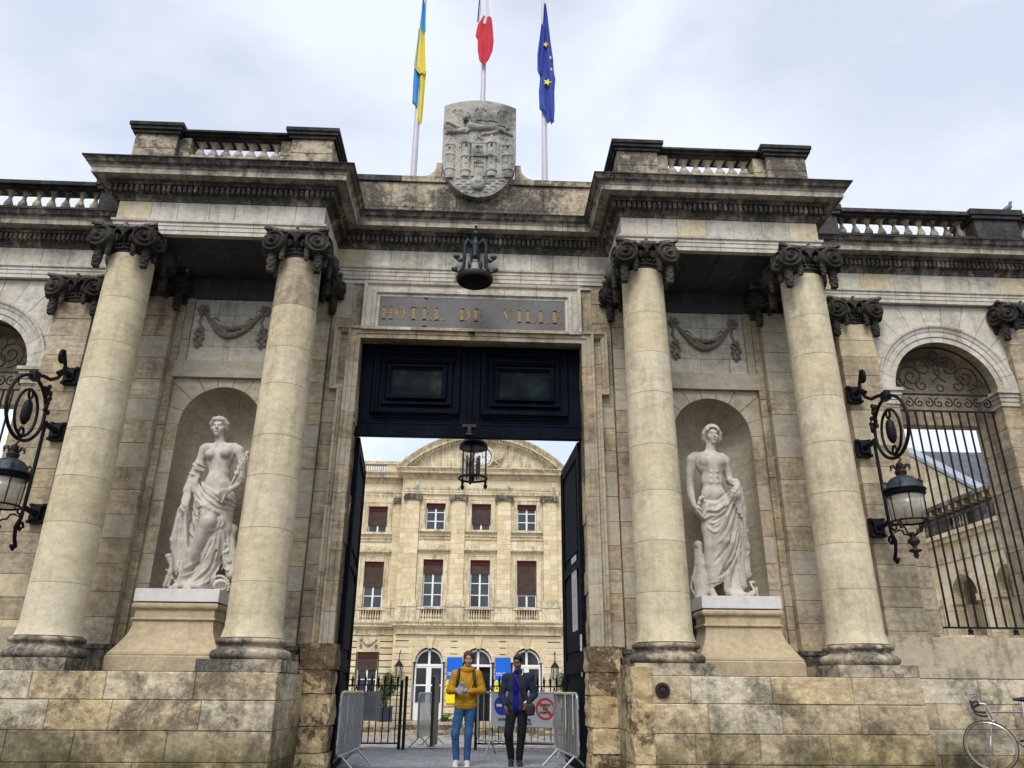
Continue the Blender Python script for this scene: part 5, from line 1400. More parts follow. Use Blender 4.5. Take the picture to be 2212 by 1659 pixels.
def shield_relief():
    c = Clay((-.80, -.20, -2.40), (.80, .10, .08), .0095)
    def P(px, py, y=0):
        x = (px - (592 - (py - 30) * .022)) * .00119; z = -(py - 30 - (px - 592) * .045) * .001446; return (x, y, z)
    # slab
    def fn(X, Y, Z):
        top = -.17 + .17 * (1 - np.clip(np.abs(X) / .70, 0, 1.2) ** 2); w_ = np.where(Z > -1.35, .70 + 0 * Z, .70 * np.sqrt(np.clip(1 - ((Z + 1.35) / .93) ** 2, 0, 1)))
        return np.maximum(np.maximum(np.abs(X) - w_, Z - top) * .8, np.abs(Y - .0) - .06)
    c.op(fn, (-.75, -.1, -2.35), (.75, .1, .05), .004)
    y = -.065
    T = lambda pts, r, k=.006, m='add', yy=y: c.tube([P(a, b, yy) for a, b in pts], r, k, m)
    for (a, b) in ((225, 225), (592, 205), (952, 255)):
        T([(a, b - 90), (a, b - 30), (a, b + 25)], [.008, .030, .014]); 
        for q in (-1, 1): T([(a + q * 12, b + 20), (a + q * 30, b - 30), (a + q * 62, b - 38), (a + q * 80, b - 5), (a + q * 62, b + 12)], [.012, .018, .024, .018, .01])
        T([(a - 38, b + 25), (a + 38, b + 25)], .013); T([(a, b + 30), (a, b + 95)], [.018, .006])
        for q in (-1, 1): T([(a + q * 14, b + 35), (a + q * 36, b + 62)], [.013, .008])
    # lion
    T([(420, 480), (620, 510), (820, 520), (930, 545)], [.085, .075, .07, .06], .03); T([(930, 540), (1010, 590), (1080, 610)], [.045, .04, .045], .01); T([(870, 560), (760, 600), (640, 600)], [.05, .038, .036], .01)
    T([(330, 540), (180, 570), (60, 565)], [.06, .045, .045], .012); T([(300, 500), (180, 460), (70, 400)], [.05, .035, .04], .012)
    for a, b in ((60, 400), (55, 575), (1080, 620), (640, 605)):
        for q in range(3): T([(a, b - 15 + q * 14), (a - 26 if a < 900 else a - 10 + q * 18, b - 12 + q * 16)], [.018, .011], .004, yy=y - .015)
    T([(960, 545), (1040, 510), (1050, 440), (1000, 370)], [.03, .022, .016, .012]); T([(985, 480), (800, 450), (640, 430), (510, 400)], .016, .005); T([(510, 400), (500, 370), (600, 365), (680, 385), (760, 375), (860, 400)], [.014, .014, .02, .024, .02, .012]); 
    for i in range(34):
        a = i * 2.4; r = 40 + 62 * math.sqrt(i / 34); T([(360 + r * .7 * math.cos(a), 430 + r * 1.25 * math.sin(a)), (360 + (r + 34) * .75 * math.cos(a + .3), 430 + (r + 34) * 1.3 * math.sin(a + .3))], [.022, .01], .005, yy=y - .03)
    c.ell(P(355, 340, y - .05), (.072, .06, .085), .01); c.ell(P(355, 385, y - .105), (.032, .035, .035), .008); c.cap(P(355, 320, y - .10), P(355, 370, y - .12), .012, .018, .006)
    for q in (-1, 1): c.ell(P(355 + q * 26, 325, y - .115), .012, .004, None, 'cut'); c.ell(P(355 + q * 62, 300, y - .03), .025, .006)
    c.ell(P(355, 405, y - .12), (.022, .012, .007), .003, None, 'cut')
    for i in range(7): c.ell(P(305 + i * 17, 262 - 10 * math.sin(PI * i / 6), y - .02), .017, .004)
    # castle
    def bx(x0, x1, y0, y1, d, rd=.004): a, b = P(x0, y1), P(x1, y0); c.box(((a[0] + b[0]) / 2, y - d / 2 + .01, (a[2] + b[2]) / 2), (abs(b[0] - a[0]) / 2, d / 2 + .01, abs(b[2] - a[2]) / 2), rd, .003)
    def cyl(x0, x1, y0, y1, d):
        a, b = P(x0, y1), P(x1, y0); r = (b[0] - a[0]) / 2; cx = (a[0] + b[0]) / 2; z0, z1 = a[2], b[2]
        c.op(lambda X, Y, Z: np.maximum((np.sqrt((X - cx) ** 2 / r ** 2 + (Y - y) ** 2 / d ** 2) - 1) * min(r, d), np.abs(Z - (z0 + z1) / 2) - abs(z1 - z0) / 2), (cx - r, y - d, min(z0, z1)), (cx + r, y + d, max(z0, z1)), .003)
    bx(190, 290, 860, 1300, .012); bx(850, 945, 860, 1310, .012); bx(440, 695, 760, 1290, .03)
    for x0, x1, yt in ((42, 190, 775), (945, 1105, 800)):
        cyl(x0, x1, yt, 1310, .035)
        for yy in (yt, 930 + (yt - 775), 1160 + (yt - 775)): cyl(x0 - 8, x1 + 6, yy - 10, yy + 12, .048)
        T([(x0 + 15, yt - 10), ((x0 + x1) / 2, yt - 130), (x1 - 15, yt - 10)], .012)
    for x0, x1, yt in ((290, 440, 750), (695, 850, 755)):
        cyl(x0, x1, yt, 1290, .055)
        for yy in (yt, 970, 1195): cyl(x0 - 9, x1 + 9, yy - 12, yy + 14, .07)
        n = 7
        for i in range(n): w = 1 - i / n; cyl((x0 + x1) / 2 - 72 * w, (x0 + x1) / 2 + 72 * w, yt - 150 * (i + 1) / n, yt - 150 * i / n, .055 * w + .01)
    T([(450, 760), (570, 645), (690, 755)], .013); bx(440, 695, 958, 985, .05); bx(440, 695, 750, 765, .04)
    for (x0, y0, x1, y1) in ((190, 910, 290, 790), (180, 1130, 285, 1010), (850, 820, 945, 930), (850, 1040, 945, 1170)):
        T([(x0, y0), (x1, y1)], .010)
        for i in range(4): t = i / 3; bx(x0 + (x1 - x0) * t - 7, x0 + (x1 - x0) * t + 7, y0 + (y1 - y0) * t - 34, y0 + (y1 - y0) * t - 14, .03)
    for i in range(6): t = i / 5; bx(455 + 230 * t - 6, 455 + 230 * t + 6, 740 - 115 * (1 - abs(2 * t - 1)) - 22, 740 - 115 * (1 - abs(2 * t - 1)) - 4, .03)
    def cut(x0, x1, y0, y1, d=.05, yy=-.11): a, b = P(x0, y1), P(x1, y0); c.box(((a[0] + b[0]) / 2, yy, (a[2] + b[2]) / 2), (abs(b[0] - a[0]) / 2, d, abs(b[2] - a[2]) / 2), .003, .003, None, 'cut')
    for x in (100, 1030): cut(x - 14, x + 14, 820, 860); cut(x - 4, x + 4, 980, 1080)
    for x in (365, 772): cut(x - 15, x + 15, 785, 850, .06, -.14); cut(x - 4, x + 4, 1015, 1100, .06, -.14); cut(x - 20, x + 20, 1010, 1022, .05, -.14); cut(x - 20, x + 20, 1095, 1106, .05, -.14)
    T([(500, 960), (500, 850), (530, 815), (570, 800), (615, 815), (640, 850), (640, 960)], .012, yy=y - .03); c.ell(P(570, 835, -.12), (.075, .05, .022), .004, None, 'cut'); c.ell(P(568, 925, -.12), (.04, .045, .02), .004, None, 'cut')
    T([(480, 1290), (480, 1120), (510, 1065), (567, 1030), (625, 1070), (655, 1120), (655, 1290)], .014, yy=y - .03); cut(490, 645, 1085, 1160, .035, -.11); cut(490, 645, 1165, 1290, .015, -.095)
    for q in range(4): bx(505 + q * 38, 521 + q * 38, 1080, 1158, .03)
    bx(492, 645, 1115, 1130, .03)
    # waves and the crescent boss
    rg = random.Random(5)
    for r in range(6):
        for i in range(7):
            a, b = 90 + i * 150 + (r % 2) * 75 + r * 8, 1320 + r * 42
            x, _, z = P(a, b)
            if abs(x) > .62 * math.sqrt(max(0, 1 - ((z + 1.35) / .93) ** 2)) - .03 if z < -1.35 else False: continue
            T([(a - 60, b + 18), (a - 20, b - 12), (a + 40, b - 8), (a + 75, b + 16)], [.006, .013, .012, .005], .008)
    c.ell(P(557, 1400, y - .02), (.135, .07, .16), .01); c.ell(P(560, 1375, y - .10), (.095, .055, .10), .008, None, 'cut'); c.ell(P(560, 1385, y - .05), (.08, .05, .08), .01)
    me = c.mesh('shield_carving'); return me
MT['niche2'] = stone_mat('dark_carved_relief_stone', [(.28, .25, .20), (.25, .225, .18)], .3, (.45, .7, .6), (.06, .052, .045), bump=.3)
marble_statue(-4.12, 'white marble robed woman holding a staff entwined by snakes, in the left niche', statue_female, 1)
marble_statue(4.12, 'white marble bare-chested youth gathering his robe at the hip, in the right niche', statue_male, 1)
pedestal(pavL, -4.12); pedestal(pavR, 4.12)
gm = garland()
for P_, x in ((pavL, -4.13), (pavR, 4.13)): link('garland_relief', gm, P_, (x, 1.405, 8.24))
sh = part('shield_carving', shield_relief(), 'shield', gate, loc=(.035, 1.20, 12.78))
mb = MB()
pts = [(-.70, -1.40), (-.70, -.17)] + [(-.70 + 1.4 * i / 12, -.17 + .17 * (1 - ((i - 6) / 6) ** 2)) for i in range(1, 12)] + [(.70, -.17), (.70, -1.40)] + [(.70 * math.cos(a), -1.35 - .93 * math.sin(a)) for a in [PI * k / 16 for k in range(1, 16)]]
part('shield_back', MB().prism([(a + .035, z + 12.78) for a, z in pts], -.22, .04, FY(1.20), 0, True), 'attic', gate)
# ring boss on the right plinth
mb = MB().lathe([(0, 0), (.085, 0), (.095, .02), (.09, .035), (.06, .04), (.05, .02), (.035, .02), (.03, .035), (0, .04)], (2.56, -.385, 2.06), 24, rot=Matrix.Rotation(PI / 2, 3, 'X'))
part('ring_boss', mb, 'rust', pavR, smooth=False)
for k, (z0, z1) in enumerate(((GZ, 1.215), (1.22, 1.56), (1.565, 1.905), (1.91, 2.34))):
    part('broken_quoin', rough_block(.14, .30, (z1 - z0) / 2, (2.30, -.12, (z0 + z1) / 2), 31 + k, 7, .03), 'ochre', pavR)
# ------------------------------------------------------------ the town hall across the court
HY, HX = 45.0, .40
hall = thing('town_hall', 'golden stone town hall with clock pediment seen through the gateway', 'building', (HX, HY, -.74)); WM[hall.name] = Matrix.Translation(hall.location)
def H(z): return z
fh = FY(HY); fb = FY(HY + 1.4)
def hx(a): return HX + a
WW = .71
cxs = (-3.36, 0, 3.36); pil = (-5.05, -1.68, 1.68, 5.05)
def hcourses(fr, a0, a1, z0, z1, ch_=.36, ln=.85, mat='hall', proud=0, dep=.15):
    n = max(1, round((z1 - z0) / ch_)); courses(hall, fr, a0, a1, levels(z0, z1, n), ln, mat, proud, dep, ch=.006, jit=.006)
# set-back bays left and right plus centre block cores (behind the facing and the windows)
core(hall, hx(-5.9), hx(5.9), HY + .75, HY + 12, -.74, 17.2, 'halltrim', 'body')
core(hall, hx(-16), hx(-5.9), HY + 2.1, HY + 12, -.74, 17.0, 'halltrim', 'body'); core(hall, hx(5.9), hx(16), HY + 2.1, HY + 12, -.74, 17.0, 'halltrim', 'body')
# side faces of the projecting block
for s in (-1, 1): part('side_face', MB().box(hx(s * 5.72), hx(s * 5.9), HY + .02, HY + 1.5, -.7, 17.2), 'hall', hall)
# ---- upper walls around windows
zU0, zU1, zL0, zL1 = 12.88, 14.82, 7.47, 10.72
def bay(fr, c, x0, x1, dz=0):
    for (a, b) in ((x0, c - WW), (c + WW, x1)):
        hcourses(fr, hx(a), hx(b), 6.45, 15.48)
    hcourses(fr, hx(c - WW), hx(c + WW), zU1, 15.48); hcourses(fr, hx(c - WW), hx(c + WW), zL1, zU0); hcourses(fr, hx(c - WW), hx(c + WW), 6.45, 6.55)
for c in cxs: bay(fh, c, c - 1.68 + .5, c + 1.68 - .5)
for s in (-1, 1):
    bay(fb, s * 7.75, s * 7.75 - 1.3, s * 7.75 + 1.3); 
    bay(fb, s * 11.4, s * 11.4 - 1.3, s * 11.4 + 1.4)
def window(fr, c, z0, z1, kind, shut, rows):
    """casement with glazing bars, blind pulled down to fraction shut, red awning valance"""
    W_ = MB()
    def bx(m, a0, a1, b0, b1, d0, d1):
        p, q = fr(hx(a0), b0, d0), fr(hx(a1), b1, d1); m.box(p[0], q[0], p[1], q[1], b0, b1)
    t = .07
    for a0, a1 in ((c - WW + .02, c - WW + .02 + t), (c + WW - .02 - t, c + WW - .02), (c - .06, c + .06)): bx(W_, a0, a1, z0, z1, -.32, -.24)
    for k in range(rows + 1):
        z = z0 + (z1 - z0) * k / rows; bx(W_, c - WW + .02, c + WW - .02, max(z0, z - .03), min(z1, z + .03), -.315, -.245)
    w = part('window', W_, 'white', hall)
    for k in range(rows):
        for q in (-1, 1):
            z = z0 + (z1 - z0) * k / rows; m = MB(); a0, a1 = sorted((c + q * .06, c + q * (WW - .09)))
            bx(m, a0, a1, z + .03, z + (z1 - z0) / rows - .03, -.30, -.28); part('pane', m, 'pane', w)
    for s in (-1, 1):     # reveal
        m = MB(); a0, a1 = sorted((c + s * WW, c + s * (WW + .01))); bx(m, a0, a1, z0, z1, -.5, -.01); part('reveal', m, 'halltrim', w)
    if shut:
        zb = z1 - (z1 - z0) * shut; m = MB(); n = max(3, int((z1 - zb) / .075))
        for k in range(n): z = z1 - (z1 - zb) * (k + 1) / n; bx(m, c - WW + .04, c + WW - .04, z + .008, z + (z1 - zb) / n, -.20 + .012 * (k % 2), -.185 + .012 * (k % 2))
        part('slat_blind', m, 'slatblind', w)
    m = MB(); bx(m, c - WW + .01, c + WW - .01, z1 - .30, z1, -.16, -.13)
    for k in range(7): a = c - WW + .02 + k * .2; bx(m, a, a + .18, z1 - .30 - .05 * (1 if k % 2 else .6), z1 - .30, -.158, -.135)
    part('awning_valance', m, 'maroon', w)
def bxp(name, mat, fr, a0, a1, b0, b1, d0, d1):
    p, q = fr(hx(a0), b0, d0), fr(hx(a1), b1, d1); return part(name, MB().box(p[0], q[0], p[1], q[1], b0, b1), mat, hall)
def surround(fr, c, z0, z1, t=.26):
    for a0, a1, b0, b1 in ((c - WW - t, c - WW, z0 - .0, z1 + t), (c + WW, c + WW + t, z0, z1 + t), (c - WW, c + WW, z1, z1 + t)):
        bxp('architrave', 'halltrim', fr, a0, a1, b0, b1, .0, .05)
    for a0, a1, b0, b1 in ((c - WW - t - .06, c - WW - t, z0, z1 + t + .06), (c + WW + t, c + WW + t + .06, z0, z1 + t + .06), (c - WW - t, c + WW + t, z1 + t, z1 + t + .06)):
        bxp('architrave', 'halltrim', fr, a0, a1, b0, b1, .0, .085)
def bay_trim(fr, c):
    surround(fr, c, zU0, zU1); surround(fr, c, zL0, zL1)
    bxp('sill', 'halltrim', fr, c - 1.15, c + 1.15, 12.70, 12.86, 0, .22)
    bxp('panel_band', 'halltrim', fr, c - 1.2, c + 1.2, 12.40, 12.47, 0, .10); bxp('panel_band', 'halltrim', fr, c - 1.2, c + 1.2, 12.18, 12.24, 0, .10)
    m = MB()
    for k in range(30): a = c - 1.15 + k * .077; p, q = fr(hx(a), 12.25, 0), fr(hx(a + .04), 12.39, .05); m.box(p[0], q[0], p[1], q[1], 12.25, 12.39)
    part('fluted_band', m, 'halltrim', hall)
    for k, (z0, z1, w_, d) in enumerate(((11.30, 11.37, 1.12, .22), (11.372, 11.44, 1.2, .30), (11.442, 11.62, 1.0, .16), (11.622, 11.72, .95, .12))):
        bxp('window_hood', 'halltrim', fr, c - w_, c + w_, z0, z1, 0, d)
    for k in range(9):
        a = c - .62 + k * .14; g = .06 + .02; pl = [(hx(a), zL1 + .05), (hx(a + .13), zL1 + .05), (hx(a + .13 + (k - 3.5) * .03), zL1 + .52), (hx(a + (k - 4.5) * .03), zL1 + .52)]
    # balustrade panel
    bxp('balcony_rail', 'halltrim', fr, c - 1.12, c + 1.12, 7.27, 7.42, 0, .20); bxp('balcony_back', 'slatblind', fr, c - .82, c + .82, 6.6, 7.27, -.02, .01)
    bxp('balcony_foot', 'halltrim', fr, c - 1.12, c + 1.12, 6.44, 6.62, 0, .16)
    for s in (-1, 1): a0, a1 = sorted((c + s * .8, c + s * 1.12)); bxp('balcony_end', 'halltrim', fr, a0, a1, 6.62, 7.27, 0, .13)
HB = MB().lathe([(.05, 0), (.05, .05), (.085, .16), (.05, .36), (.03, .45), (.05, .5), (.05, .64)], n=8).mesh('baluster'); HB.materials.append(MT['halltrim'])
shut = {(-3.36, 1): 0.16, (0, 1): .78, (3.36, 1): .0, (-3.36, 0): .32, (0, 0): .30, (3.36, 0): .74, (-7.75, 1): .75, (-7.75, 0): .56}
for c in (*cxs, -7.75, 7.75, -11.4, 11.4):
    fr = fh if abs(c) < 5 else fb
    bay_trim(fr, c); window(fr, c, zU0, zU1, 1, shut.get((c, 1), .4), 3 if shut.get((c, 1), .4) < .5 else 3); window(fr, c, zL0, zL1, 0, shut.get((c, 0), .4), 4)
    for k in range(9): p = fr(hx(c - .72 + k * .18), 0, .07); link('baluster', HB, hall, (p[0], p[1], 6.62))
# pilasters with pedestals and small Ionic capitals
def small_cap():
    m = MB(); m.box(-.58, .58, -.16, .10, .50, .60)
    for s in (-1, 1):
        m.lathe([(.0, -.17), (.07, -.19), (.07, -.16), (.13, -.16), (.14, -.18), (.20, -.18), (.21, -.12), (.21, .1), (0, .1)], (s * .50, 0, .30), 18, rot=Matrix.Rotation(PI / 2, 3, 'X') @ Matrix.Scale(-1, 3, Vector((0, 0, 1))))
    m.box(-.45, .45, -.13, .1, .33, .5); m.box(-.5, .5, -.10, .1, .16, .3)
    me = m.mesh('pilaster_capital'); me.materials.append(MT['cornice']); return me
SC = small_cap()
def pilaster_h(fr, c, w=.5, d=.16):
    hcourses(fr, hx(c - w), hx(c + w), 7.95, 15.02, .36, .62, 'hall', d, d + .1)
    for z0, z1, e in ((7.56, 7.72, .10), (7.722, 7.84, .08), (7.842, 7.95, .04)): bxp('pilaster_base', 'halltrim', fr, c - w - e, c + w + e, z0, z1, 0, d + e)
    hcourses(fr, hx(c - w - .12), hx(c + w + .12), 6.6, 7.42, .42, 2, 'halltrim', d + .10, d + .15); bxp('pedestal_cap', 'halltrim', fr, c - w - .17, c + w + .17, 7.42, 7.555, 0, d + .16)
    bxp('pedestal_foot', 'halltrim', fr, c - w - .16, c + w + .16, 6.45, 6.6, 0, d + .14)
    p = fr(hx(c), 0, d); link('pilaster_capital', SC, hall, (p[0], p[1], 14.86), None, (w / .5, 1, 1))
for c in pil: pilaster_h(fh, c)
for s in (-1, 1):
    pilaster_h(fb, s * 6.05 + s * .25, .28); pilaster_h(fb, s * 9.6, .5)
# entablature, dentils and cornice
hpath = [(hx(-16), HY + 1.4), (hx(-5.7), HY + 1.4), (hx(-5.7), HY - .16), (hx(5.7), HY - .16), (hx(5.7), HY + 1.4), (hx(16), HY + 1.4)]
hown = lambda i: hall
path_sweep(hpath, [(-.3, 15.47), (.0, 15.47), (0, 15.63), (.03, 15.64), (.03, 15.82), (.07, 15.84), (.10, 15.98), (-.3, 15.99)], 3, hown, 'halltrim', 'architrave_stone')
path_sweep(hpath, [(-.3, 15.995), (0, 15.995), (0, 16.59), (-.3, 16.6)], 1.1, hown, 'hall', 'frieze_stone')
path_sweep(hpath, [(-.3, 16.605), (.05, 16.605), (.10, 16.70), (.12, 16.9), (.2, 16.93), (.52, 16.97), (.52, 17.10), (.60, 17.2), (.72, 17.30), (.72, 17.36), (-.3, 17.42)], 3, hown, 'halltrim', 'cornice_stone')
dmh = MB().box(-.055, .055, -.14, .02, 0, .15).mesh('dentil'); dmh.materials.append(MT['halltrim'])
dd = MB()
k = 0; x = -5.75
while x < 5.8:
    if k < 120: link('dentil', dmh, hall, (hx(x), HY - .28, 16.73)); k += 1
    x += .2
x = -9
while x < -6: link('dentil', dmh, hall, (hx(x), HY + 1.28, 16.73)); link('dentil', dmh, hall, (hx(-x), HY + 1.28, 16.73)); x += .2
# little grey floodlights on the architrave
for x in (-4.78, -1.4, 1.95, 5.3):
    m = MB().box(hx(x) - .10, hx(x) + .10, HY - .55, HY - .42, 16.02, 16.34); m.box(hx(x) - .02, hx(x) + .02, HY - .52, HY - .3, 16.34, 16.42); part('floodlight', m, 'panelgrey', hall)
# segmental pediment
ch_, rise = 6.3, 2.75; Rp = (ch_ ** 2 + rise ** 2) / (2 * rise); zc = 17.38 + rise - Rp; aa = math.asin(ch_ / Rp)
n = 20
for i in range(n):
    t0, t1 = PI / 2 + aa - 2 * aa * i / n - .0006, PI / 2 + aa - 2 * aa * (i + 1) / n + .0006; m = MB()
    pr = [(-.62, -.2), (-.62, .05), (-.5, .10), (-.42, .28), (-.40, .50), (-.26, .52), (-.16, .6), (0, .72), (.04, .72), (.06, -.2)]
    for t in (t0, t1):
        for o, d in pr: m.v.append(fh(HX + (Rp + o) * math.cos(t), zc + (Rp + o) * math.sin(t), d + .16))
    c_ = len(pr)
    for j in range(c_): q = (j + 1) % c_; m.f.append((j, c_ + j, c_ + q, q))
    m.f += [tuple(range(c_)), tuple(range(c_, 2 * c_))[::-1]]
    part('pediment_stone', m, 'halltrim', hall)
    for k in range(3):
        t = t0 + (t1 - t0) * (k + .5) / 3; p = fh(HX + (Rp - .52) * math.cos(t), zc + (Rp - .52) * math.sin(t), .36); link('dentil', dmh, hall, (p[0], p[1], p[2] - .07), (0, -(t - PI / 2), 0))
zr = 17.42
while zr < 17.38 + rise - .5:
    zt = min(zr + .30, 17.38 + rise - .62); hw = math.sqrt(max(.1, (Rp - .50) ** 2 - (zr - zc) ** 2))
    courses(hall, FY(HY - .1), HX - hw, HX + hw, [zr, zt], 1.0, 'marbleblock' if False else 'halltrim', 0, .1, ch=.006); zr += .30
core(hall, hx(-5.7), hx(5.7), HY - .05, HY + 3, 17.38, 18.4, 'halltrim', 'pediment_back')
# clock
ck = MB().lathe([(0, -.02), (.60, -.02), (.62, .0), (.60, .03), (0, .03)], (HX + .0, HY - .28, 18.35), 40, rot=Matrix.Rotation(PI / 2, 3, 'X')); clk = part('clock_face', ck, 'white', hall)
m = MB()
for k in range(12):
    a = k * PI / 6; c, s_ = math.cos(a), math.sin(a); m.obox((HX + .47 * c, HY - .32, 18.35 + .47 * s_), (.07 * c, 0, .07 * s_), (0, .006, 0), (-.018 * s_, 0, .018 * c))
m.obox((HX + .12, HY - .325, 18.35), (.17, 0, 0), (0, .006, 0), (0, 0, .02)); m.obox((HX, HY - .325, 18.50), (.015, 0, 0), (0, .006, 0), (0, 0, .22))
part('clock_hands', m, 'black', clk)
cl = Clay((-2.3, -.25, -1.0), (2.3, .2, 1.0), .035)
for k in range(44): a = 2 * PI * k / 44; cl.ell((.80 * math.cos(a), 0, .80 * math.sin(a)), .12, .03)
for s in (-1, 1):
    cl.tube([(s * (1.0 + .30 * t + .20 * math.sin(t * 9)), 0, -.75 + .85 * t) for t in [i / 14 for i in range(15)]], [.05 + .05 * (i / 14) for i in range(15)], .02)
    cl.cap((s * 1.42, 0, .12), (s * 1.28, 0, .42), .10, .05, .02); cl.cap((s * 1.42, 0, .12), (s * 1.70, 0, .45), .08, .04, .02)
me = cl.mesh('clock_wreath'); part('clock_wreath', me, 'halltrim', hall, loc=(HX, HY - .30, 18.35))
# attic balustrades behind the pediment
for s in (-1, 1):
    for a, b in ((5.9, 7.4), (9.3, 10.4), (12.2, 16)):
        x0, x1 = sorted((hx(s * a), hx(s * b))); courses(hall, FY(HY + 1.9), x0, x1, [17.36, 17.7, 18.1, 18.45], 1.0, 'hall', 0, .3)
    for a, b in ((7.4, 9.3), (10.4, 12.2)):
        x0, x1 = sorted((hx(s * a), hx(s * b))); part('balustrade_plinth', MB().box(x0, x1, HY + 1.95, HY + 2.3, 17.36, 17.62), 'halltrim', hall)
        for k in range(11): link('baluster', HB, hall, (x0 + .12 + (x1 - x0 - .24) * k / 10, HY + 2.1, 17.60))
    x0, x1 = sorted((hx(s * 5.9), hx(s * 16))); part('rail', MB().box(x0, x1, HY + 1.8, HY + 2.4, 18.24, 18.48), 'halltrim', hall)
    x0, x1 = sorted((hx(s * 4.9), hx(s * 6.0))); part('attic_block', MB().box(x0, x1, HY + 1.2, HY + 2.6, 17.4, 18.75), 'hall', hall)
# ---- ground floor: rusticated, with arched doors
zg0, zg1 = .1, 5.98; RD = .96; zsp = 3.78
lv = levels(zg0, 5.56, 13)
def rust(fr, a0, a1, z0=zg0, z1=5.56, cut=None): 
    for i in range(len(lv) - 1):
        za, zb = lv[i], lv[i + 1]
        segs = [(a0, a1)]
        for c in (cut or []):
            ns = []
            for p, q in segs:
                if zb <= zsp + .02: h = RD + .16
                elif za < zsp + RD + .16: zz_ = max(za, zsp) - zsp; h = math.sqrt(max(0, (RD + .16) ** 2 - zz_ ** 2)) + .02
                else: h = 0
                if h == 0 or c + h <= p or c - h >= q: ns.append((p, q)); continue
                if c - h > p: ns.append((p, c - h))
                if c + h < q: ns.append((c + h, q))
            segs = ns
        for p, q in segs:
            m = MB().prism(R4(hx(p) , hx(q), za + .032, zb - .032), -.25, .0, fr, .015)
            part('rustic_course', m, 'hall', hall, fix=False)
rust(fh, -5.9, 5.9, cut=cxs)
for s_ in (-1, 1): hcourses(fh, *sorted((hx(s_ * 5.55), hx(s_ * 5.9))), 6.45, 15.48)
for c in cxs:      # spandrel stones round each arch
    radial_to_rect(hall, FY(HY + .012), hx(c), zsp, RD + .17, hx(c - RD - .5), hx(c + RD + .5), 5.5, 9, 'hall', name='spandrel_stone')
part('joint_shadow', MB().box(hx(-5.9), hx(-3.36 - RD - .1), HY + .05, HY + .3, .0, 5.6), 'joint', hall)
for a, b in ((-3.36 + RD + .1, -RD - .1), (RD + .1, 3.36 - RD - .1), (3.36 + RD + .1, 5.9)): part('joint_shadow', MB().box(hx(a), hx(b), HY + .05, HY + .3, .0, 5.6), 'joint', hall)
part('joint_shadow', MB().box(hx(-5.9), hx(5.9), HY + .05, HY + .3, 5.02, 5.6), 'joint', hall)
for c in cxs:
    # ring and keystone
    for i in range(9):
        t0, t1 = PI * i / 9 + .006, PI * (i + 1) / 9 - .006
        part('arch_stone', MB().prism(arcpts(hx(c), zsp, RD, t0, t1, 3) + arcpts(hx(c), zsp, RD + .18, t1, t0, 3), -.3, .03, fh, .005), 'hall', hall, fix=False)
    part('keystone', MB().prism([(hx(c - .15), 4.66), (hx(c + .15), 4.66), (hx(c + .30), 5.53), (hx(c - .30), 5.53)], -.1, .09, fh, .01), 'hall', hall)
    D = MB(); yd = HY + .32
    D.box(hx(c - RD), hx(c - RD + .1), yd, yd + .1, .1, zsp); D.box(hx(c + RD - .1), hx(c + RD), yd, yd + .1, .1, zsp); D.box(hx(c - RD), hx(c + RD), yd - .03, yd + .1, zsp - .28, zsp - .12)
    D.box(hx(c - .08), hx(c + .08), yd, yd + .1, .1, zsp + RD - .02)
    D.prism(arcpts(hx(c), zsp - .1, RD, 0, PI, 16) + arcpts(hx(c), zsp - .1, RD - .13, PI, 0, 16), -.42, -.32, fh, 0, True)
    if c != 0:
        for z0, z1 in ((.1, 1.15), (2.25, 2.35), (1.13, 1.2), (3.40, 3.5)): D.box(hx(c - RD), hx(c + RD), yd + .005, yd + .09, z0, z1)
        for q in (-1, 1): a0, a1 = sorted((c + q * .08, c + q * .17)); D.box(hx(a0), hx(a1), yd + .003, yd + .09, .1, 3.5)
    dr = part('arched_door', D, 'white', hall)
    for q in (-1, 1):
        a0, a1 = sorted((c + q * .08, c + q * (RD - .1)))
        if c != 0:
            for z0, z1 in ((1.2, 2.25), (2.35, 3.40)):
                part('pane', MB().box(hx(a0), hx(a1), yd + .04, yd + .05, z0, z1), 'panelgrey' if (c < 0 and q < 0 and z0 < 2 and False) else 'pane', dr)
        pts = [(hx(c + q * .08), zsp - .1)] + [(hx(c + q * (RD - .13) * math.cos(t)), zsp - .1 + (RD - .13) * math.sin(t)) for t in [PI / 2 * .95 * k / 8 for k in range(9)]] 
        part('fanlight_pane', MB().prism(pts, -.37, -.36, fh, 0, True), 'pane', dr)
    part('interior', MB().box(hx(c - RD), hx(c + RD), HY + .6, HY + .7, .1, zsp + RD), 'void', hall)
# left set-back bay: window, garland panel
for s in (-1, 1):
    c = s * 7.75
    for a, b in ((5.9, 7.75 - WW - .1), (7.75 + WW + .1, 10), (10.2, 14)):
        x0, x1 = sorted((s * a, s * b)); rust(fb, x0, x1)
    bxp('panel', 'halltrim', fb, c - WW - .1, c + WW + .1, 4.45, 5.56, -.2, -.02)
    window(fb, c, .9, 4.4, 0, .32, 4); bxp('sill_wall', 'hall', fb, c - WW - .1, c + WW + .1, .0, .9, -.2, .0)
gh = link('garland_relief', gm, hall, (hx(-7.75), HY + 1.42, 5.32), None, (1, 1, .8))
# string courses under the first floor
path_sweep(hpath, [(-.2, 5.565), (.06, 5.57), (.08, 5.66), (.0, 5.67), (.0, 5.96), (-.2, 5.97)], 3, hown, 'halltrim', 'band_stone')
path_sweep(hpath, [(-.2, 5.975), (.06, 5.975), (.10, 6.10), (.36, 6.14), (.36, 6.24), (.46, 6.36), (.48, 6.42), (-.2, 6.46)], 3, hown, 'halltrim', 'string_cornice')
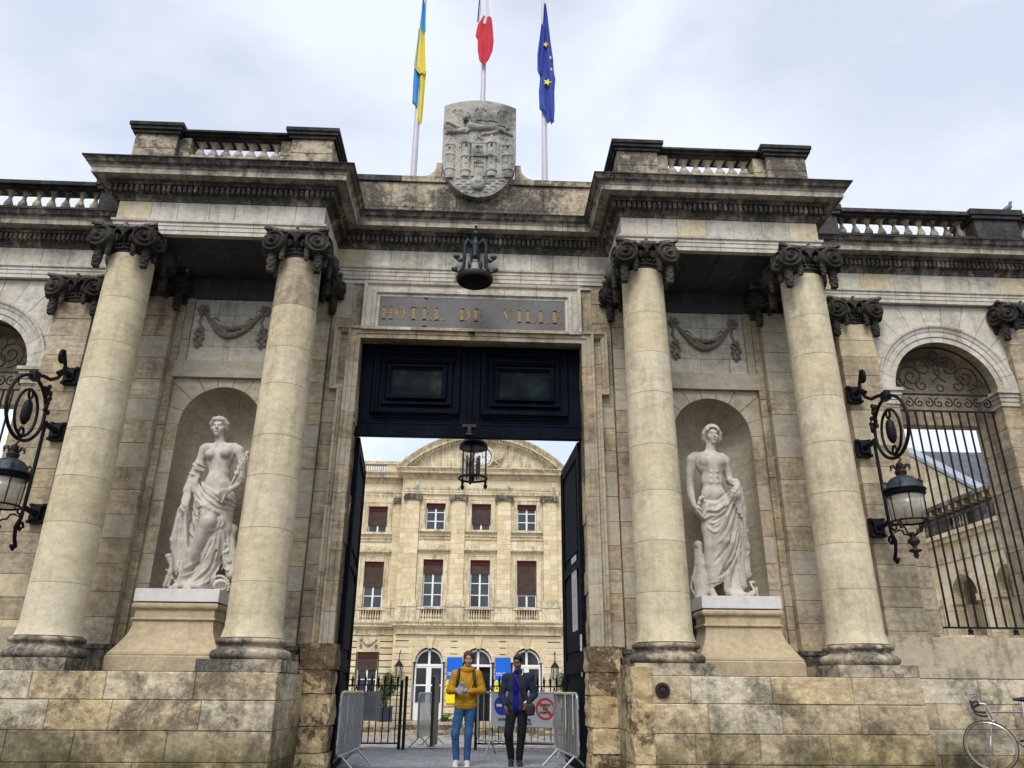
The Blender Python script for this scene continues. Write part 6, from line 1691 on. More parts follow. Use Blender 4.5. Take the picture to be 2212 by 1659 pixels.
# steps
part('side_base', MB().box(hx(-16), hx(-5.9), HY + 1.2, HY + 1.5, -.8, .1), 'hall', hall); part('side_base', MB().box(hx(5.9), hx(16), HY + 1.2, HY + 1.5, -.8, .1), 'hall', hall)
flush_stuff()
# banners in blue and yellow
def text_part(txt, size, loc, mat, parent, rot=(PI / 2, 0, 0), name='lettering', sx=1, bold=0.0, align='LEFT', ext=.002):
    cu = bpy.data.curves.new('t', 'FONT'); cu.body = txt; cu.size = size; cu.extrude = ext; cu.offset = bold; cu.align_x = align; cu.resolution_u = 3
    o = bpy.data.objects.new('t', cu); COL.objects.link(o); dg = bpy.context.evaluated_depsgraph_get()
    me = bpy.data.meshes.new_from_object(o.evaluated_get(dg)); bpy.data.objects.remove(o)
    return part(name, me, mat, parent, loc=loc, rot=rot, scale=(sx, 1, 1))
for x, lb in ((-1.60, 'blue and yellow cloth banner left of the open middle door'), (1.70, 'blue and yellow cloth banner right of the open middle door')):
    X0 = hx(x) - .0 - .32; bt = thing('banner', lb, 'banner', (hx(x), HY - .1, 2.6), 'blue and yellow banners'); WM[bt.name] = Matrix.Translation(bt.location)
    def wav(z0, z1, nm, mt):
        m = MB(); n = 6
        for j in range(9):
            for i in range(n + 1): m.v.append((hx(x) - .53 + 1.06 * i / n, HY - .12 + .012 * math.sin(i * 2 + j), z0 + (z1 - z0) * j / 8))
        for j in range(8):
            for i in range(n): a = j * (n + 1) + i; m.f.append((a, a + 1, a + n + 2, a + n + 1))
        return part(nm, m, mt, bt, fix=False, smooth=True)
    wav(2.62, 4.10, 'blue_cloth', 'bannerblue'); wav(1.18, 2.62, 'yellow_cloth', 'banneryellow')
    text_part('24 février 2022\n24 février 2023', .115, (hx(x) - .46, HY - .145, 3.06), 'white', bt, bold=.003)
    text_part('Bordeaux', .21, (hx(x) - .47, HY - .145, 2.52), 'white', bt, bold=.006)
    text_part('solidaire\nde l’Ukraine', .165, (hx(x) - .47, HY - .145, 2.26), 'black', bt, bold=.003)
# lanterns hung on the hall wall
for x, lb in ((-5.35, 'black iron lantern on the hall wall, left of the arched doors'), (5.25, 'black iron lantern on the hall wall, right of the arched doors')):
    t = thing('wall_lantern', lb, 'lantern', (hx(x), HY - .5, 3.0), 'lanterns on the town hall wall'); WM[t.name] = Matrix.Translation(t.location); X_ = hx(x); y0 = HY - .55
    m = MB()
    for k in range(6): a = k * PI / 3; m.tube([(X_ + .2 * math.cos(a), y0 + .2 * math.sin(a), 2.75), (X_ + .26 * math.cos(a), y0 + .26 * math.sin(a), 3.5)], .022, 5)
    for z, r in ((2.75, .2), (3.5, .27)): m.tube([(X_ + r * math.cos(k * PI / 6), y0 + r * math.sin(k * PI / 6), z) for k in range(12)], .03, 5, True)
    part('frame', m, 'iron', t); part('roof', MB().lathe([(.3, 3.5), (.16, 3.7), (.05, 3.85), (.02, 3.95)], (X_, y0, 0), 12), 'iron', t)
    part('bracket', MB().tube([(X_, y0, 3.95), (X_, y0, 4.2), (X_ + .05, y0 + .2, 4.5), (X_, HY - .02, 4.35)], .03, 6), 'iron', t); part('glass', MB().lathe([(.18, 2.76), (.24, 3.48)], (X_, y0, 0), 12), 'lampglass', t)
    for q in (-.05, .07): part('candle', MB().lathe([(.0, 2.8), (.03, 2.8), (.03, 3.1), (0, 3.12)], (X_ + q, y0, 0), 8), 'paper', t)

# ------------------------------------------------------------ side range of the court, seen through the right grille
cx_ = 15.0
cr_ = thing('court_range', 'arcaded golden court building with slate roof behind the right grille', 'building', (cx_, 14, 0)); WM[cr_.name] = Matrix.Translation(cr_.location)
fx_ = FXm(cx_)
pitch = 2.12; ys0 = 6.2
for k in range(8):
    yc = 10.29 + (k - 2) * pitch - .0
    R_ = .62; zs_ = 4.80
    courses(cr_, fx_, yc - pitch / 2, yc - R_ - .16, levels(1.0, zs_, 10), 2, 'hall', 0, .3, ch=.005); courses(cr_, fx_, yc + R_ + .16, yc + pitch / 2, levels(1.0, zs_, 10), 2, 'hall', 0, .3, ch=.005)
    radial_to_rect(cr_, fx_, yc, zs_, R_ + .16, yc - pitch / 2, yc + pitch / 2, 5.85, 7, 'hall')
    for i in range(9):
        t0, t1 = PI * i / 9 + .004, PI * (i + 1) / 9 - .004
        part('arch_stone', MB().prism(arcpts(yc, zs_, R_, t0, t1, 3) + arcpts(yc, zs_, R_ + .155, t1, t0, 3), -.3, .05, fx_, .004), 'halltrim', cr_)
    for s in (-1, 1):
        p = yc + s * (R_ + .08); part('impost', MB().box(cx_ - .09, cx_ + .3, p - .14, p + .14, zs_ - .2, zs_ - .01), 'halltrim', cr_)
        part('jamb', MB().box(cx_ - .02, cx_ + .9, min(yc + s * R_, yc + s * (R_ + .14)), max(yc + s * R_, yc + s * (R_ + .14)), 1.0, zs_ - .2), 'halltrim', cr_)
    w = part('window', MB().prism(arcpts(yc, zs_ - .6, .42, 0, PI, 10) + [(yc - .42, 1.4), (yc + .42, 1.4)], -.80, -.76, fx_, 0, True), 'white', cr_)
    for s in (-1, 1):
        for j in range(3): part('pane', MB().box(cx_ + .745, cx_ + .755, min(yc + s * .04, yc + s * .36), max(yc + s * .04, yc + s * .36), 1.9 + j * .78, 2.6 + j * .78), 'pane', w)
        part('pane', MB().prism([(yc + s * .04, zs_ - .58)] + [(yc + s * .37 * math.cos(t), zs_ - .58 + .37 * math.sin(t)) for t in [0, .4, .8, 1.2, 1.45]], -.755, -.745, fx_, 0, True), 'pane', w)
    part('inner_wall', MB().box(cx_ + .8, cx_ + 1.0, yc - pitch / 2, yc + pitch / 2, 0, 5.9), 'hall', cr_)
yy0, yy1 = 5.0, 30.0
def band(name, z0, z1, d, mat='halltrim', ln=1.6):
    y = yy0
    while y < 26: part(name, MB().box(cx_ - d, cx_ + .4, y + .003, y + ln - .003, z0, z1), mat, cr_); y += ln
band('architrave_stone', 5.86, 6.02, .05); band('frieze_stone', 6.025, 6.42, .02, 'hall', 1.1); band('cornice_stone', 6.425, 6.55, .22); band('cornice_stone', 6.555, 6.68, .34)
band('attic_plinth', 6.685, 6.80, .05, 'cornice'); band('attic_rail', 7.13, 7.22, .09, 'cornice')
y = yy0
while y < 22:
    for k in range(5): link('baluster', HB, cr_, (cx_ - .02, y + .25 + k * .16, 6.80), None, (.5, .5, .52))
    part('attic_pier', MB().box(cx_ - .06, cx_ + .3, y + 1.05, y + 1.9, 6.80, 7.13), 'cornice', cr_); y += 2.12
part('attic_wall', MB().box(cx_ + .06, cx_ + .4, yy0, yy1, 6.7, 7.5), 'cornice', cr_)
y = yy0
while y < 24: part('modillion', MB().box(cx_ - .34, cx_ + .05, y, y + .10, 7.30, 7.44), 'halltrim', cr_); y += .34
band('eaves_stone', 7.445, 7.56, .42, 'cornice'); 
part('body', MB().box(cx_ + 1.0, cx_ + 8, yy0, yy1, -1, 7.4), 'hall', cr_)
gp = lambda y: 7.62 + (y - 10.9) * .66
y = 10.95; 
zr = 7.6
while zr < 9.6:
    ya = 10.9 + (zr - 7.6) / .66 + .1
    yb_ = 17.7 - (zr - 7.6) / .66
    if yb_ - ya > .5: courses(cr_, FXm(cx_ + .05), ya + .28, yb_ - .25, [zr, zr + .33], .62, 'hall', 0, .3, left=lambda z: 10.9 + (z - 7.6) / .66 + .05, ch=.005)
    zr += .33
part('gable_core', MB().prism([(10.95, 7.5), (17.7, 7.5), (14.3, 9.85)], -.9, -.1, FXm(cx_), 0, True), 'mortar', cr_)
m = MB(); m.prism([(10.6, 7.50), (10.6, 7.60), (14.3, 10.05), (18, 7.60), (18, 7.5), (14.3, 9.9)], -.35, .04, FXm(cx_), 0, True); part('lead_verge', m, 'lead', cr_)
m = MB()
for r in range(34):       # slate courses of the roof that runs back from the verge
    y0 = 10.75 + r * .105; z0 = 7.55 + r * .0695
    for k in range(36):
        x0 = cx_ + .2 + k * .36 + (.18 if r % 2 else 0); e = U(0, .012)
        m.v += [(x0, y0, z0 + .012 + e), (x0 + .35, y0, z0 + .012 + e), (x0 + .35, y0 + .12, z0 + .088 + e), (x0, y0 + .12, z0 + .088 + e)]; n = len(m.v); m.f.append((n - 4, n - 3, n - 2, n - 1))
m.v += [(cx_ + .1, 10.7, 7.50), (cx_ + 14, 10.7, 7.50), (cx_ + 14, 14.35, 9.92), (cx_ + .1, 14.35, 9.92)]; n = len(m.v); m.f.append((n - 4, n - 3, n - 2, n - 1))
part('slate_roof', m, 'slate', cr_, fix=False)
flush_stuff()
# ------------------------------------------------------------ flagpoles and hanging flags
def cloth_sheet(rows, y0, amp, folds, seed, n=22, thick=.004):
    """hanging cloth between left and right edges per height, gathered into vertical folds"""
    rows = sorted(rows, reverse=True); m = MB(); rg = random.Random(seed); ph = rg.uniform(0, 6); R_ = []
    for i in range(len(rows) - 1):
        for j in range(6 if i < len(rows) - 2 else 7):
            t = j / 6; R_.append(tuple(rows[i][k] + (rows[i + 1][k] - rows[i][k]) * t for k in range(3)))
    for sd in (0, 1):
        for z, a, b in R_:
            for k in range(n + 1):
                t = k / n; x = a + (b - a) * t
                y = y0 + amp * math.sin(t * folds * 2 * PI + ph + (z * .9)) + amp * .5 * math.sin(t * folds * 4.3 + z * 2.1) + sd * thick
                m.v.append((x + amp * .25 * math.cos(t * folds * 2 * PI + ph), y, z))
    N = len(R_); w_ = n + 1
    for sd in (0, 1):
        o = sd * N * w_
        for i in range(N - 1):
            for k in range(n):
                q = (o + i * w_ + k, o + i * w_ + k + 1, o + (i + 1) * w_ + k + 1, o + (i + 1) * w_ + k); m.f.append(q if sd == 0 else q[::-1])
    return m
poles = ((-1.30, -.008, 'left flagpole carrying the blue and yellow flag', 9.95), (.07, -.0, 'middle flagpole standing behind the carved shield', 9.95), (1.38, -.002, 'right flagpole carrying the blue flag with yellow stars', 9.95))
for x, lean, lb, z0 in poles:
    t = thing('flagpole', lb, 'flagpole', (x, 2.2, z0), 'flagpoles above the gateway'); WM[t.name] = Matrix.Translation(t.location)
    part('pole', MB().lathe([(0, z0), (.075, z0), (.066, 11.7), (.036, 16.55), (.028, 19.3), (0, 19.3)], (x, 2.2, 0), 16), 'whitemetal', t, smooth=True)
    part('finial', MB().lathe([(0, 19.3), (.05, 19.32), (.06, 19.38), (.03, 19.44), (0, 19.46)], (x, 2.2, 0), 12), 'gold', t)
    part('halyard', MB().tube([(x - .06, 2.15, 10.5), (x - .05, 2.15, 19.2)], .004, 4), 'paper', t)
def flag(name, label, x, z, parts):
    t = thing('flag', label, 'flag', (x, 2.12, z), 'flags hanging limp from the poles'); WM[t.name] = Matrix.Translation(t.location)
    for nm, mt, rows, y0, folds, sd in parts: part(nm, cloth_sheet(rows, y0, .028, folds, sd), mt, t, smooth=True)
    return t
flag('flag', 'blue and yellow flag hanging limp on the left pole', -1.32, 16.4, [
    ('blue_stripe', 'bluefab', [(16.47, -1.35, -1.30), (15.9, -1.37, -1.25), (15.50, -1.39, -1.23)], 2.10, 1.2, 1),
    ('yellow_stripe', 'yellowfab', [(15.62, -1.37, -1.34), (15.31, -1.40, -1.23), (14.85, -1.42, -1.2), (14.48, -1.44, -1.17), (14.30, -1.33, -1.17)], 2.07, 1.6, 2),
    ('blue_stripe', 'bluefab', [(15.6, -1.385, -1.36), (14.6, -1.43, -1.31), (14.1, -1.43, -1.28), (13.54, -1.42, -1.28), (13.45, -1.34, -1.31)], 2.11, 1.2, 3),
    ('yellow_stripe', 'yellowfab', [(14.45, -1.31, -1.17), (14.0, -1.29, -1.17), (13.53, -1.29, -1.18), (13.1, -1.30, -1.19), (12.97, -1.23, -1.20)], 2.12, 1.1, 4)])
flag('flag', 'blue, white and red flag hanging limp on the middle pole', .07, 16.6, [
    ('blue_stripe', 'navyfab', [(17.9, -.03, .03), (16.84, -.06, -.01), (16.22, -.09, -.04), (15.90, -.10, -.07)], 2.13, .8, 5),
    ('white_stripe', 'whitefab', [(17.9, .0, .12), (16.84, -.04, .18), (16.55, -.05, .20), (15.98, -.08, .21), (15.78, -.09, .16)], 2.09, 1.3, 6),
    ('red_stripe', 'redfab', [(16.0, .03, .21), (15.74, -.09, .24), (15.42, -.13, .26), (15.31, -.08, .27), (15.0, -.07, .25), (14.73, -.03, .17), (14.62, .04, .11)], 2.06, 1.5, 7)])
eu = flag('flag', 'deep blue flag with yellow stars hanging limp on the right pole', 1.4, 16.4, [
    ('blue_cloth', 'eufab', [(16.49, 1.40, 1.43), (16.06, 1.37, 1.47), (15.46, 1.32, 1.52), (14.88, 1.26, 1.58), (14.54, 1.25, 1.59), (14.31, 1.29, 1.62), (13.94, 1.26, 1.59), (13.47, 1.27, 1.59), (13.34, 1.38, 1.58), (13.09, 1.44, 1.57)], 2.07, 1.9, 8),
    ('blue_cloth', 'eufab', [(15.8, 1.33, 1.40), (14.9, 1.235, 1.36), (14.46, 1.235, 1.34), (14.36, 1.26, 1.33)], 2.03, 1.1, 9)])
for x, z, r, sx in ((1.41, 15.21, .085, .9), (1.515, 14.84, .07, .45), (1.44, 14.15, .10, 1.0), (1.53, 14.51, .06, .5)):
    pts = [(x + sx * (r if k % 2 == 0 else r * .4) * math.sin(k * PI / 5 + .3), z + (r if k % 2 == 0 else r * .4) * math.cos(k * PI / 5 + .3)) for k in range(10)]
    part('star', MB().prism(pts[::-1], -2.035, -2.02, lambda a, zz, d: (a, -d, zz), 0, True), 'starfab', eu)

# ------------------------------------------------------------ big wrought-iron wall lanterns
def wall_lantern(x, label):
    t = thing('wall_lantern', label, 'lantern', (x, 1.54, 3.95), 'wrought iron wall lanterns'); WM[t.name] = Matrix.Translation(t.location)
    sx = 1 if x > 0 else -1
    YZ = lambda pts: [(x, y, z) for y, z in pts]
    for z in (6.88, 5.90, 4.55):
        m = MB().box(x - .12, x + .12, 1.46, 1.54, z - .15, z + .15); m.box(x - .075, x + .075, 1.40, 1.462, z - .10, z + .10)
        for a in (-1, 1):
            for b in (-1, 1): m.lathe([(0, z + b * .13 - .03), (.035, z + b * .13 - .02), (.035, z + b * .13 + .02), (0, z + b * .13 + .03)], (x + a * .10, 1.45, 0), 8)
        part('wall_plate', m, 'iron', t)
        part('stay', MB().tube(YZ([(1.42, z), (1.25, z), (1.10, z + (.02 if z < 6 else -.1))]), [.05, .045, .035], 8), 'iron', t)
    bar = MB().tube(YZ([(1.10, 5.95), (1.10, 5.2), (1.09, 4.6), (1.08, 4.40), (1.0, 4.25), (1.05, 4.08), (1.12, 3.98), (1.06, 3.93), (1.0, 3.98)]), .028, 8)
    part('upright_bar', bar, 'iron', t)
    part('side_scroll', MB().tube(YZ([(1.12 + .07 * math.cos(a) * (1 - a / 9), 4.27 + .09 * math.sin(a) * (1 - a / 9)) for a in [i * .5 for i in range(14)]]), .02, 6), 'iron', t)
    part('top_scroll', MB().tube(YZ([(1.12 + (.10 - .006 * i) * math.cos(PI * .5 + i * .5), 7.06 + (.13 - .008 * i) * math.sin(PI * .5 + i * .5)) for i in range(14, -1, -1)] + [(1.25, 6.98), (1.24, 6.85), (1.12, 6.70), (.95, 6.60), (.75, 6.58), (.52, 6.50)]), .03, 8), 'iron', t)
    def ring(c, ry, rz, r): return MB().tube([(x, c[0] + ry * math.cos(a), c[1] + rz * math.sin(a)) for a in [2 * PI * k / 36 for k in range(36)]], r, 8, True)
    part('outer_ring', ring((.53, 5.97), .50, .50, .027), 'iron', t); part('inner_ring', ring((.55, 5.90), .28, .36, .022), 'iron', t)
    part('clip', MB().box(x - .05, x + .05, .45, .60, 6.42, 6.56), 'iron', t)
    part('core_boss', MB().lathe([(0, 5.70), (.035, 5.72), (.07, 5.80), (.075, 5.93), (.06, 6.05), (.03, 6.10), (0, 6.11)], (x, .55, 0), 14), 'iron', t, smooth=True)
    for c, r in (((.55, 6.20), .055), ((.55, 5.58), .06)): part('link', ring(c, r, r * 1.3, .02), 'iron', t)
    cl = Clay((x - .16, .70, 6.0), (x + .16, 1.25, 6.6), .012)
    for i in range(16): cl.ell((x + .03 * math.sin(i * 2.1), .92 + .13 * (i / 16) + .05 * math.cos(i * 1.7), 6.48 - i * .026), (.03, .04, .045), .01)
    part('leaf_spray', cl.mesh('leaf_spray'), 'rust', t)
    # the lantern itself
    L = (x, .50, 0)
    part('hook', MB().tube([(x, .5, 5.47), (x + .04, .5, 5.43), (x, .5, 5.38), (x, .5, 5.28)], .014, 6), 'rust', t)
    m = MB().lathe([(0, 5.16), (.07, 5.16), (.09, 5.22), (.07, 5.26), (.05, 5.28), (.06, 5.34), (.02, 5.38), (0, 5.38)], L, 16)
    for k in range(6): a = k * PI / 3; m.tube([(x + .05 * math.cos(a), .5 + .05 * math.sin(a), 5.24), (x + .10 * math.cos(a), .5 + .10 * math.sin(a), 5.33), (x + .15 * math.cos(a), .5 + .15 * math.sin(a), 5.31), (x + .15 * math.cos(a), .5 + .15 * math.sin(a), 5.27)], .014, 5)
    part('crown', m, 'rust', t)
    part('dome', MB().lathe([(.29, 4.93), (.28, 4.96), (.25, 4.99), (.23, 5.06), (.17, 5.12), (.08, 5.16), (0, 5.17)], L, 32), 'greenbronze', t, smooth=True)
    m = MB().lathe([(.0, 4.84), (.27, 4.84), (.295, 4.87), (.27, 4.89), (.275, 4.915), (.31, 4.925), (.30, 4.945), (0, 4.946)], L, 40)
    for k in range(44): a = 2 * PI * k / 44; m.obox((x + .283 * math.cos(a), .5 + .283 * math.sin(a), 4.902), (-.008 * math.sin(a), .008 * math.cos(a), 0), (.008 * math.cos(a), .008 * math.sin(a), 0), (0, 0, .014))
    part('rim', m, 'iron', t)
    for k in range(5): a = 2 * PI * k / 5 + .3; part('crest', MB().tube([(x + .27 * math.cos(a), .5 + .27 * math.sin(a), 4.95), (x + .29 * math.cos(a), .5 + .29 * math.sin(a), 5.03), (x + .25 * math.cos(a), .5 + .25 * math.sin(a), 5.07), (x + .23 * math.cos(a), .5 + .23 * math.sin(a), 5.03)], .018, 6), 'greenbronze', t)
    part('glass', MB().lathe([(.262, 4.84), (.245, 4.47)], L, 40), 'lampglass', t, smooth=True)
    part('inner_shade', MB().lathe([(.0, 4.80), (.16, 4.78), (.17, 4.74), (.05, 4.72), (.04, 4.60), (0, 4.60)], L, 20), 'paper', t)
    m = MB()
    for k in range(6): a = k * PI / 3 + .2; m.tube([(x + .268 * math.cos(a), .5 + .268 * math.sin(a), 4.85), (x + .25 * math.cos(a), .5 + .25 * math.sin(a), 4.46)], .009, 5)
    m.tube([(x + .262 * math.cos(2 * PI * k / 32), .5 + .262 * math.sin(2 * PI * k / 32), 4.455) for k in range(32)], .016, 6, True)
    part('cage', m, 'iron', t)
    for k in range(4):
        a = k * PI / 2 + .5; c, s = math.cos(a), math.sin(a)
        prof = [(.27 + .055 * math.cos(b) * (1 - b / 11), 4.40 + .055 * math.sin(b) * (1 - b / 11)) for b in [6.5 - i * .6 for i in range(11)]] + [(.26, 4.33), (.20, 4.36), (.15, 4.34), (.13, 4.28), (.08, 4.27), (.04, 4.24)]
        part('foot_scroll', MB().tube([(x + r * c, .5 + r * s, z) for r, z in prof], .015, 6), 'rust', t)
    part('drop', MB().lathe([(0, 4.30), (.03, 4.29), (.04, 4.22), (.085, 4.17), (.085, 4.14), (.035, 4.09), (.03, 4.05), (.09, 4.03), (.09, 4.01), (.03, 3.98), (.045, 3.95), (.02, 3.91), (0, 3.90)], L, 16), 'rust', t, smooth=True)
wall_lantern(6.70, 'black scrolled iron lantern on the right screen wall beside the grille')
wall_lantern(-6.70, 'black scrolled iron lantern on the left screen wall, half outside the photo')

# ------------------------------------------------------------ pendant lamp over the plaque
t = thing('pendant_lamp', 'dark dish lamp hanging from a scrolled iron bracket above the plaque', 'lamp', (.02, 1.25, 9.1)); WM[t.name] = Matrix.Translation(t.location)
cl = Clay((-.42, .42, 8.60), (.46, 1.30, 9.82), .0125); X0 = .02
cl.tube([(X0, .95, 9.66), (X0, .98, 9.4), (X0, 1.05, 9.0)], [.02, .05, .07], .02); cl.ell((X0, .90, 9.70), .03, .01); cl.ell((X0, .92, 9.58), (.045, .045, .05), .01)
cl.tube([(X0, 1.0, 9.15), (X0, .85, 9.12), (X0, .62, 9.02), (X0, .50, 8.86)], [.06, .045, .03, .022], .015)
for s in (-1, 1):
    cl.tube([(X0 + s * .05, 1.0, 9.40), (X0 + s * .14, .98, 9.48), (X0 + s * .19, 1.0, 9.38), (X0 + s * .19, 1.05, 9.18), (X0 + s * .20, 1.1, 9.0), (X0 + s * .28, 1.12, 8.90), (X0 + s * .36, 1.12, 8.93)], [.022, .027, .03, .033, .033, .028, .024], .008)
    cl.ell((X0 + s * .36, 1.12, 8.95), (.06, .05, .05), .015); cl.tube([(X0 + s * .19, 1.08, 9.14), (X0 + s * .27, 1.12, 9.13), (X0 + s * .34, 1.14, 9.20)], [.03, .03, .03], .015); cl.ell((X0 + s * .33, 1.12, 9.21), (.06, .05, .04), .01)
    cl.ell((X0 + s * .09, 1.08, 9.02), (.04, .06, .10), .01)
cl.box((X0, 1.22, 9.15), (.09, .03, .26), .01, .01)
part('scroll_bracket', cl.mesh('scroll_bracket'), 'greenbronze', t)
LP = (X0 + .01, .50, 0)
part('knob', MB().lathe([(0, 8.70), (.04, 8.70), (.055, 8.73), (.04, 8.77), (0, 8.78)], LP, 16), 'gold', t, smooth=True)
part('lamp_shade', MB().lathe([(.0, 8.70), (.06, 8.70), (.065, 8.62), (.12, 8.55), (.20, 8.49), (.26, 8.46), (.262, 8.46)], LP, 36), 'panelgrey2', t, smooth=True)
m = MB().lathe([(.25, 8.465), (.285, 8.45), (.30, 8.40), (.29, 8.36), (.27, 8.345), (.255, 8.35), (.25, 8.465)], LP, 48)
for k in range(48): a = 2 * PI * k / 48; m.obox((LP[0] + .298 * math.cos(a), .5 + .298 * math.sin(a), 8.405), (-.007 * math.sin(a), .007 * math.cos(a), 0), (.008 * math.cos(a), .008 * math.sin(a), 0), (0, 0, .025))
part('fluted_rim', m, 'rust', t)
part('lens', MB().lathe([(0, 8.33), (.14, 8.335), (.258, 8.355), (.258, 8.362), (0, 8.362)], LP, 36), 'verdigris', t, smooth=True)

# ------------------------------------------------------------ glass lantern hanging in the passage
t = thing('hanging_lantern', 'round black glazed lantern with candle lamps hanging under the transom', 'lantern', (.075, 2.2, 5.3)); WM[t.name] = Matrix.Translation(t.location)
HL = (.075, 2.2, 0); X0 = HL[0]
part('roof', MB().lathe([(.235, 6.0), (.25, 6.02), (.245, 6.05), (.22, 6.08), (.16, 6.14), (.05, 6.20), (.0, 6.21)], HL, 32), 'iron', t, smooth=True)
m = MB().tube([(X0 + .24 * math.cos(2 * PI * k / 32), 2.2 + .24 * math.sin(2 * PI * k / 32), 5.44) for k in range(32)], .02, 8, True)
part('ring', m, 'iron', t)
m = MB().tube([(X0 + .235 * math.cos(2 * PI * k / 32), 2.2 + .235 * math.sin(2 * PI * k / 32), 5.99) for k in range(32)], .02, 8, True)
part('ring', m, 'iron', t)
for k in range(3):
    a = k * 2 * PI / 3 + .35; cx0, cy0 = X0 + .235 * math.cos(a), 2.2 + .235 * math.sin(a)
    part('post', MB().tube([(cx0, cy0, 5.44), (cx0, cy0, 6.02)], .016, 8), 'iron', t)
    part('foot', MB().lathe([(0, 5.44), (.02, 5.43), (.03, 5.40), (.016, 5.37), (.034, 5.34), (.034, 5.31), (.015, 5.28), (0, 5.27)], (cx0, cy0, 0), 12), 'iron', t)
    part('suspension_rod', MB().tube([(X0 + .12 * math.cos(a), 2.2 + .12 * math.sin(a), 6.12), (X0 + .03 * math.cos(a), 2.17, 6.9)], .01, 6), 'iron', t)
part('suspension_rod', MB().tube([(X0, 2.17, 6.88), (X0, 2.15, 8.8)], .015, 6), 'iron', t)
part('glass', MB().lathe([(.225, 5.46), (.225, 5.99)], HL, 36), 'thinglass', t, smooth=True)
part('centre_stem', MB().lathe([(0, 5.38), (.02, 5.40), (.03, 5.46), (.05, 5.50), (.02, 5.56), (.016, 6.1), (0, 6.1)], HL, 12), 'iron', t)
for k in range(5):
    a = k * 2 * PI / 5 + .9; cx0, cy0 = X0 + .11 * math.cos(a), 2.2 + .11 * math.sin(a)
    part('candle_lamp', MB().lathe([(0, 5.42), (.010, 5.44), (.018, 5.54), (.022, 5.68), (.03, 5.70), (.018, 5.73), (.018, 5.78), (0, 5.78)], (cx0, cy0, 0), 10), 'iron', t)
    part('bulb', MB().lathe([(0, 5.78), (.02, 5.79), (.027, 5.815), (.018, 5.84), (0, 5.845)], (cx0, cy0, 0), 12), 'panelgrey', t, smooth=True)
    part('arm', MB().tube([(X0, 2.2, 5.50), (X0 + .06 * math.cos(a), 2.2 + .06 * math.sin(a), 5.47), (cx0, cy0, 5.52)], .008, 6), 'iron', t)

# ------------------------------------------------------------ spiked fence across the court entrance
def fence(x0, x1, y, label, open_post=None):
    t = thing('iron_fence', label, 'fence', ((x0 + x1) / 2, y, GZ), 'spiked iron fences'); WM[t.name] = Matrix.Translation(t.location)
    for z, h in ((1.02, .03), (1.93, .02), (2.12, .022)): part('rail', MB().box(x0, x1, y - .018, y + .018, z - h / 2, z + h / 2), 'iron', t)
    n = int((x1 - x0) / .135)
    for k in range(n):
        x = x0 + .07 + k * .135
        part('bar', MB().box(x - .011, x + .011, y - .011, y + .011, 1.03, 2.11), 'iron', t)
        part('spike', MB().lathe([(0, 2.12), (.028, 2.13), (.02, 2.16), (.028, 2.20), (.026, 2.24), (.01, 2.30), (0, 2.36)], (x, y, 0), 8), 'iron', t)
    k = 0
    x = x0 + .02
    while x + .27 < x1:
        part('arc', MB().tube([(x + .135 - .13 * math.cos(a), y, 2.10 - .15 * math.sin(a)) for a in [PI * j / 10 for j in range(11)]], .010, 5), 'iron', t); x += .27
    for x in (x0, x1): part('post', MB().box(x - .03, x + .03, y - .03, y + .03, GZ - .01, 2.22), 'iron', t)
fence(-5.0, -1.33, 6.62, 'spiked black iron fence left of the walkers with a grey board hung on it')
fence(.24, 5.2, 6.62, 'spiked black iron fence right of the walkers behind the warning sign')
t = thing('gate_leaf', 'narrow black sheet gate leaf folded back beside the left fence', 'gate', (-1.2, 6.7, GZ)); WM[t.name] = Matrix.Translation(t.location)
part('sheet', MB().prism([(6.55, .97), (7.35, .97), (7.35, 2.15), (7.1, 2.25), (6.85, 2.33), (6.55, 2.30)], -.03, .03, Fr(-1.19, 0, .08, 1, -1, 0), 0, True), 'black', t)
part('post', MB().box(-1.26, -1.20, 6.5, 6.56, GZ, 2.3), 'iron', t); part('reflector_strip', MB().box(-1.12, -1.09, 6.6, 6.75, 1.80, 2.14), 'paper', t)
t = thing('information_board', 'grey printed notice board hung on the left fence beside the barrier', 'board', (-2.0, 6.55, 1.7)); WM[t.name] = Matrix.Translation(t.location)
part('panel', MB().box(-2.27, -1.74, 6.54, 6.58, 1.44, 2.0), 'panelgrey2', t)
m = MB()
for k in range(11): m.box(-2.18, -2.18 + U(.28, .36), 6.536, 6.54, 1.90 - k * .036, 1.904 - k * .036)
m.box(-2.17, -2.02, 6.535, 6.54, 1.935, 1.95); part('printed_lines', m, 'black', t)

# ------------------------------------------------------------ crowd barriers
def barrier_parts(t, L=2.0, bars=15, lp=lpart, mat='steel', solid=False):
    r = .08; pts = []
    for cx0, cz, a0 in ((L / 2 - r, 1.10 - r, 0), (-L / 2 + r, 1.10 - r, PI / 2), (-L / 2 + r, .24 + r, PI), (L / 2 - r, .24 + r, 3 * PI / 2)):
        for k in range(6): a = a0 + PI / 2 * k / 5; pts.append((cx0 + r * math.cos(a), 0, cz + r * math.sin(a)))
    out = [lp('frame', MB().tube(pts, .019, 8, True), mat, t)]
    bm_ = MB().tube([(0, 0, .25), (0, 0, 1.09)], .010, 6).mesh('bar'); bm_.materials.append(MT[mat])
    for k in range(bars):
        out.append(lp('bar', bm_, None, t, loc=(-L / 2 + L * (k + 1) / (bars + 1), 0, 0)))
    for s in (-1, 1):
        for q in (-1, 1): out.append(lp('leg', MB().tube([(s * (L / 2 - .28), 0, .25), (s * (L / 2 - .28), q * .26, .0)], .016, 8), mat, t))
    for z in (.95, .45): out.append(lp('hook', MB().tube([(L / 2 + .0, 0, z), (L / 2 + .06, 0, z), (L / 2 + .06, 0, z - .05)], .012, 6), mat, t))
    return out
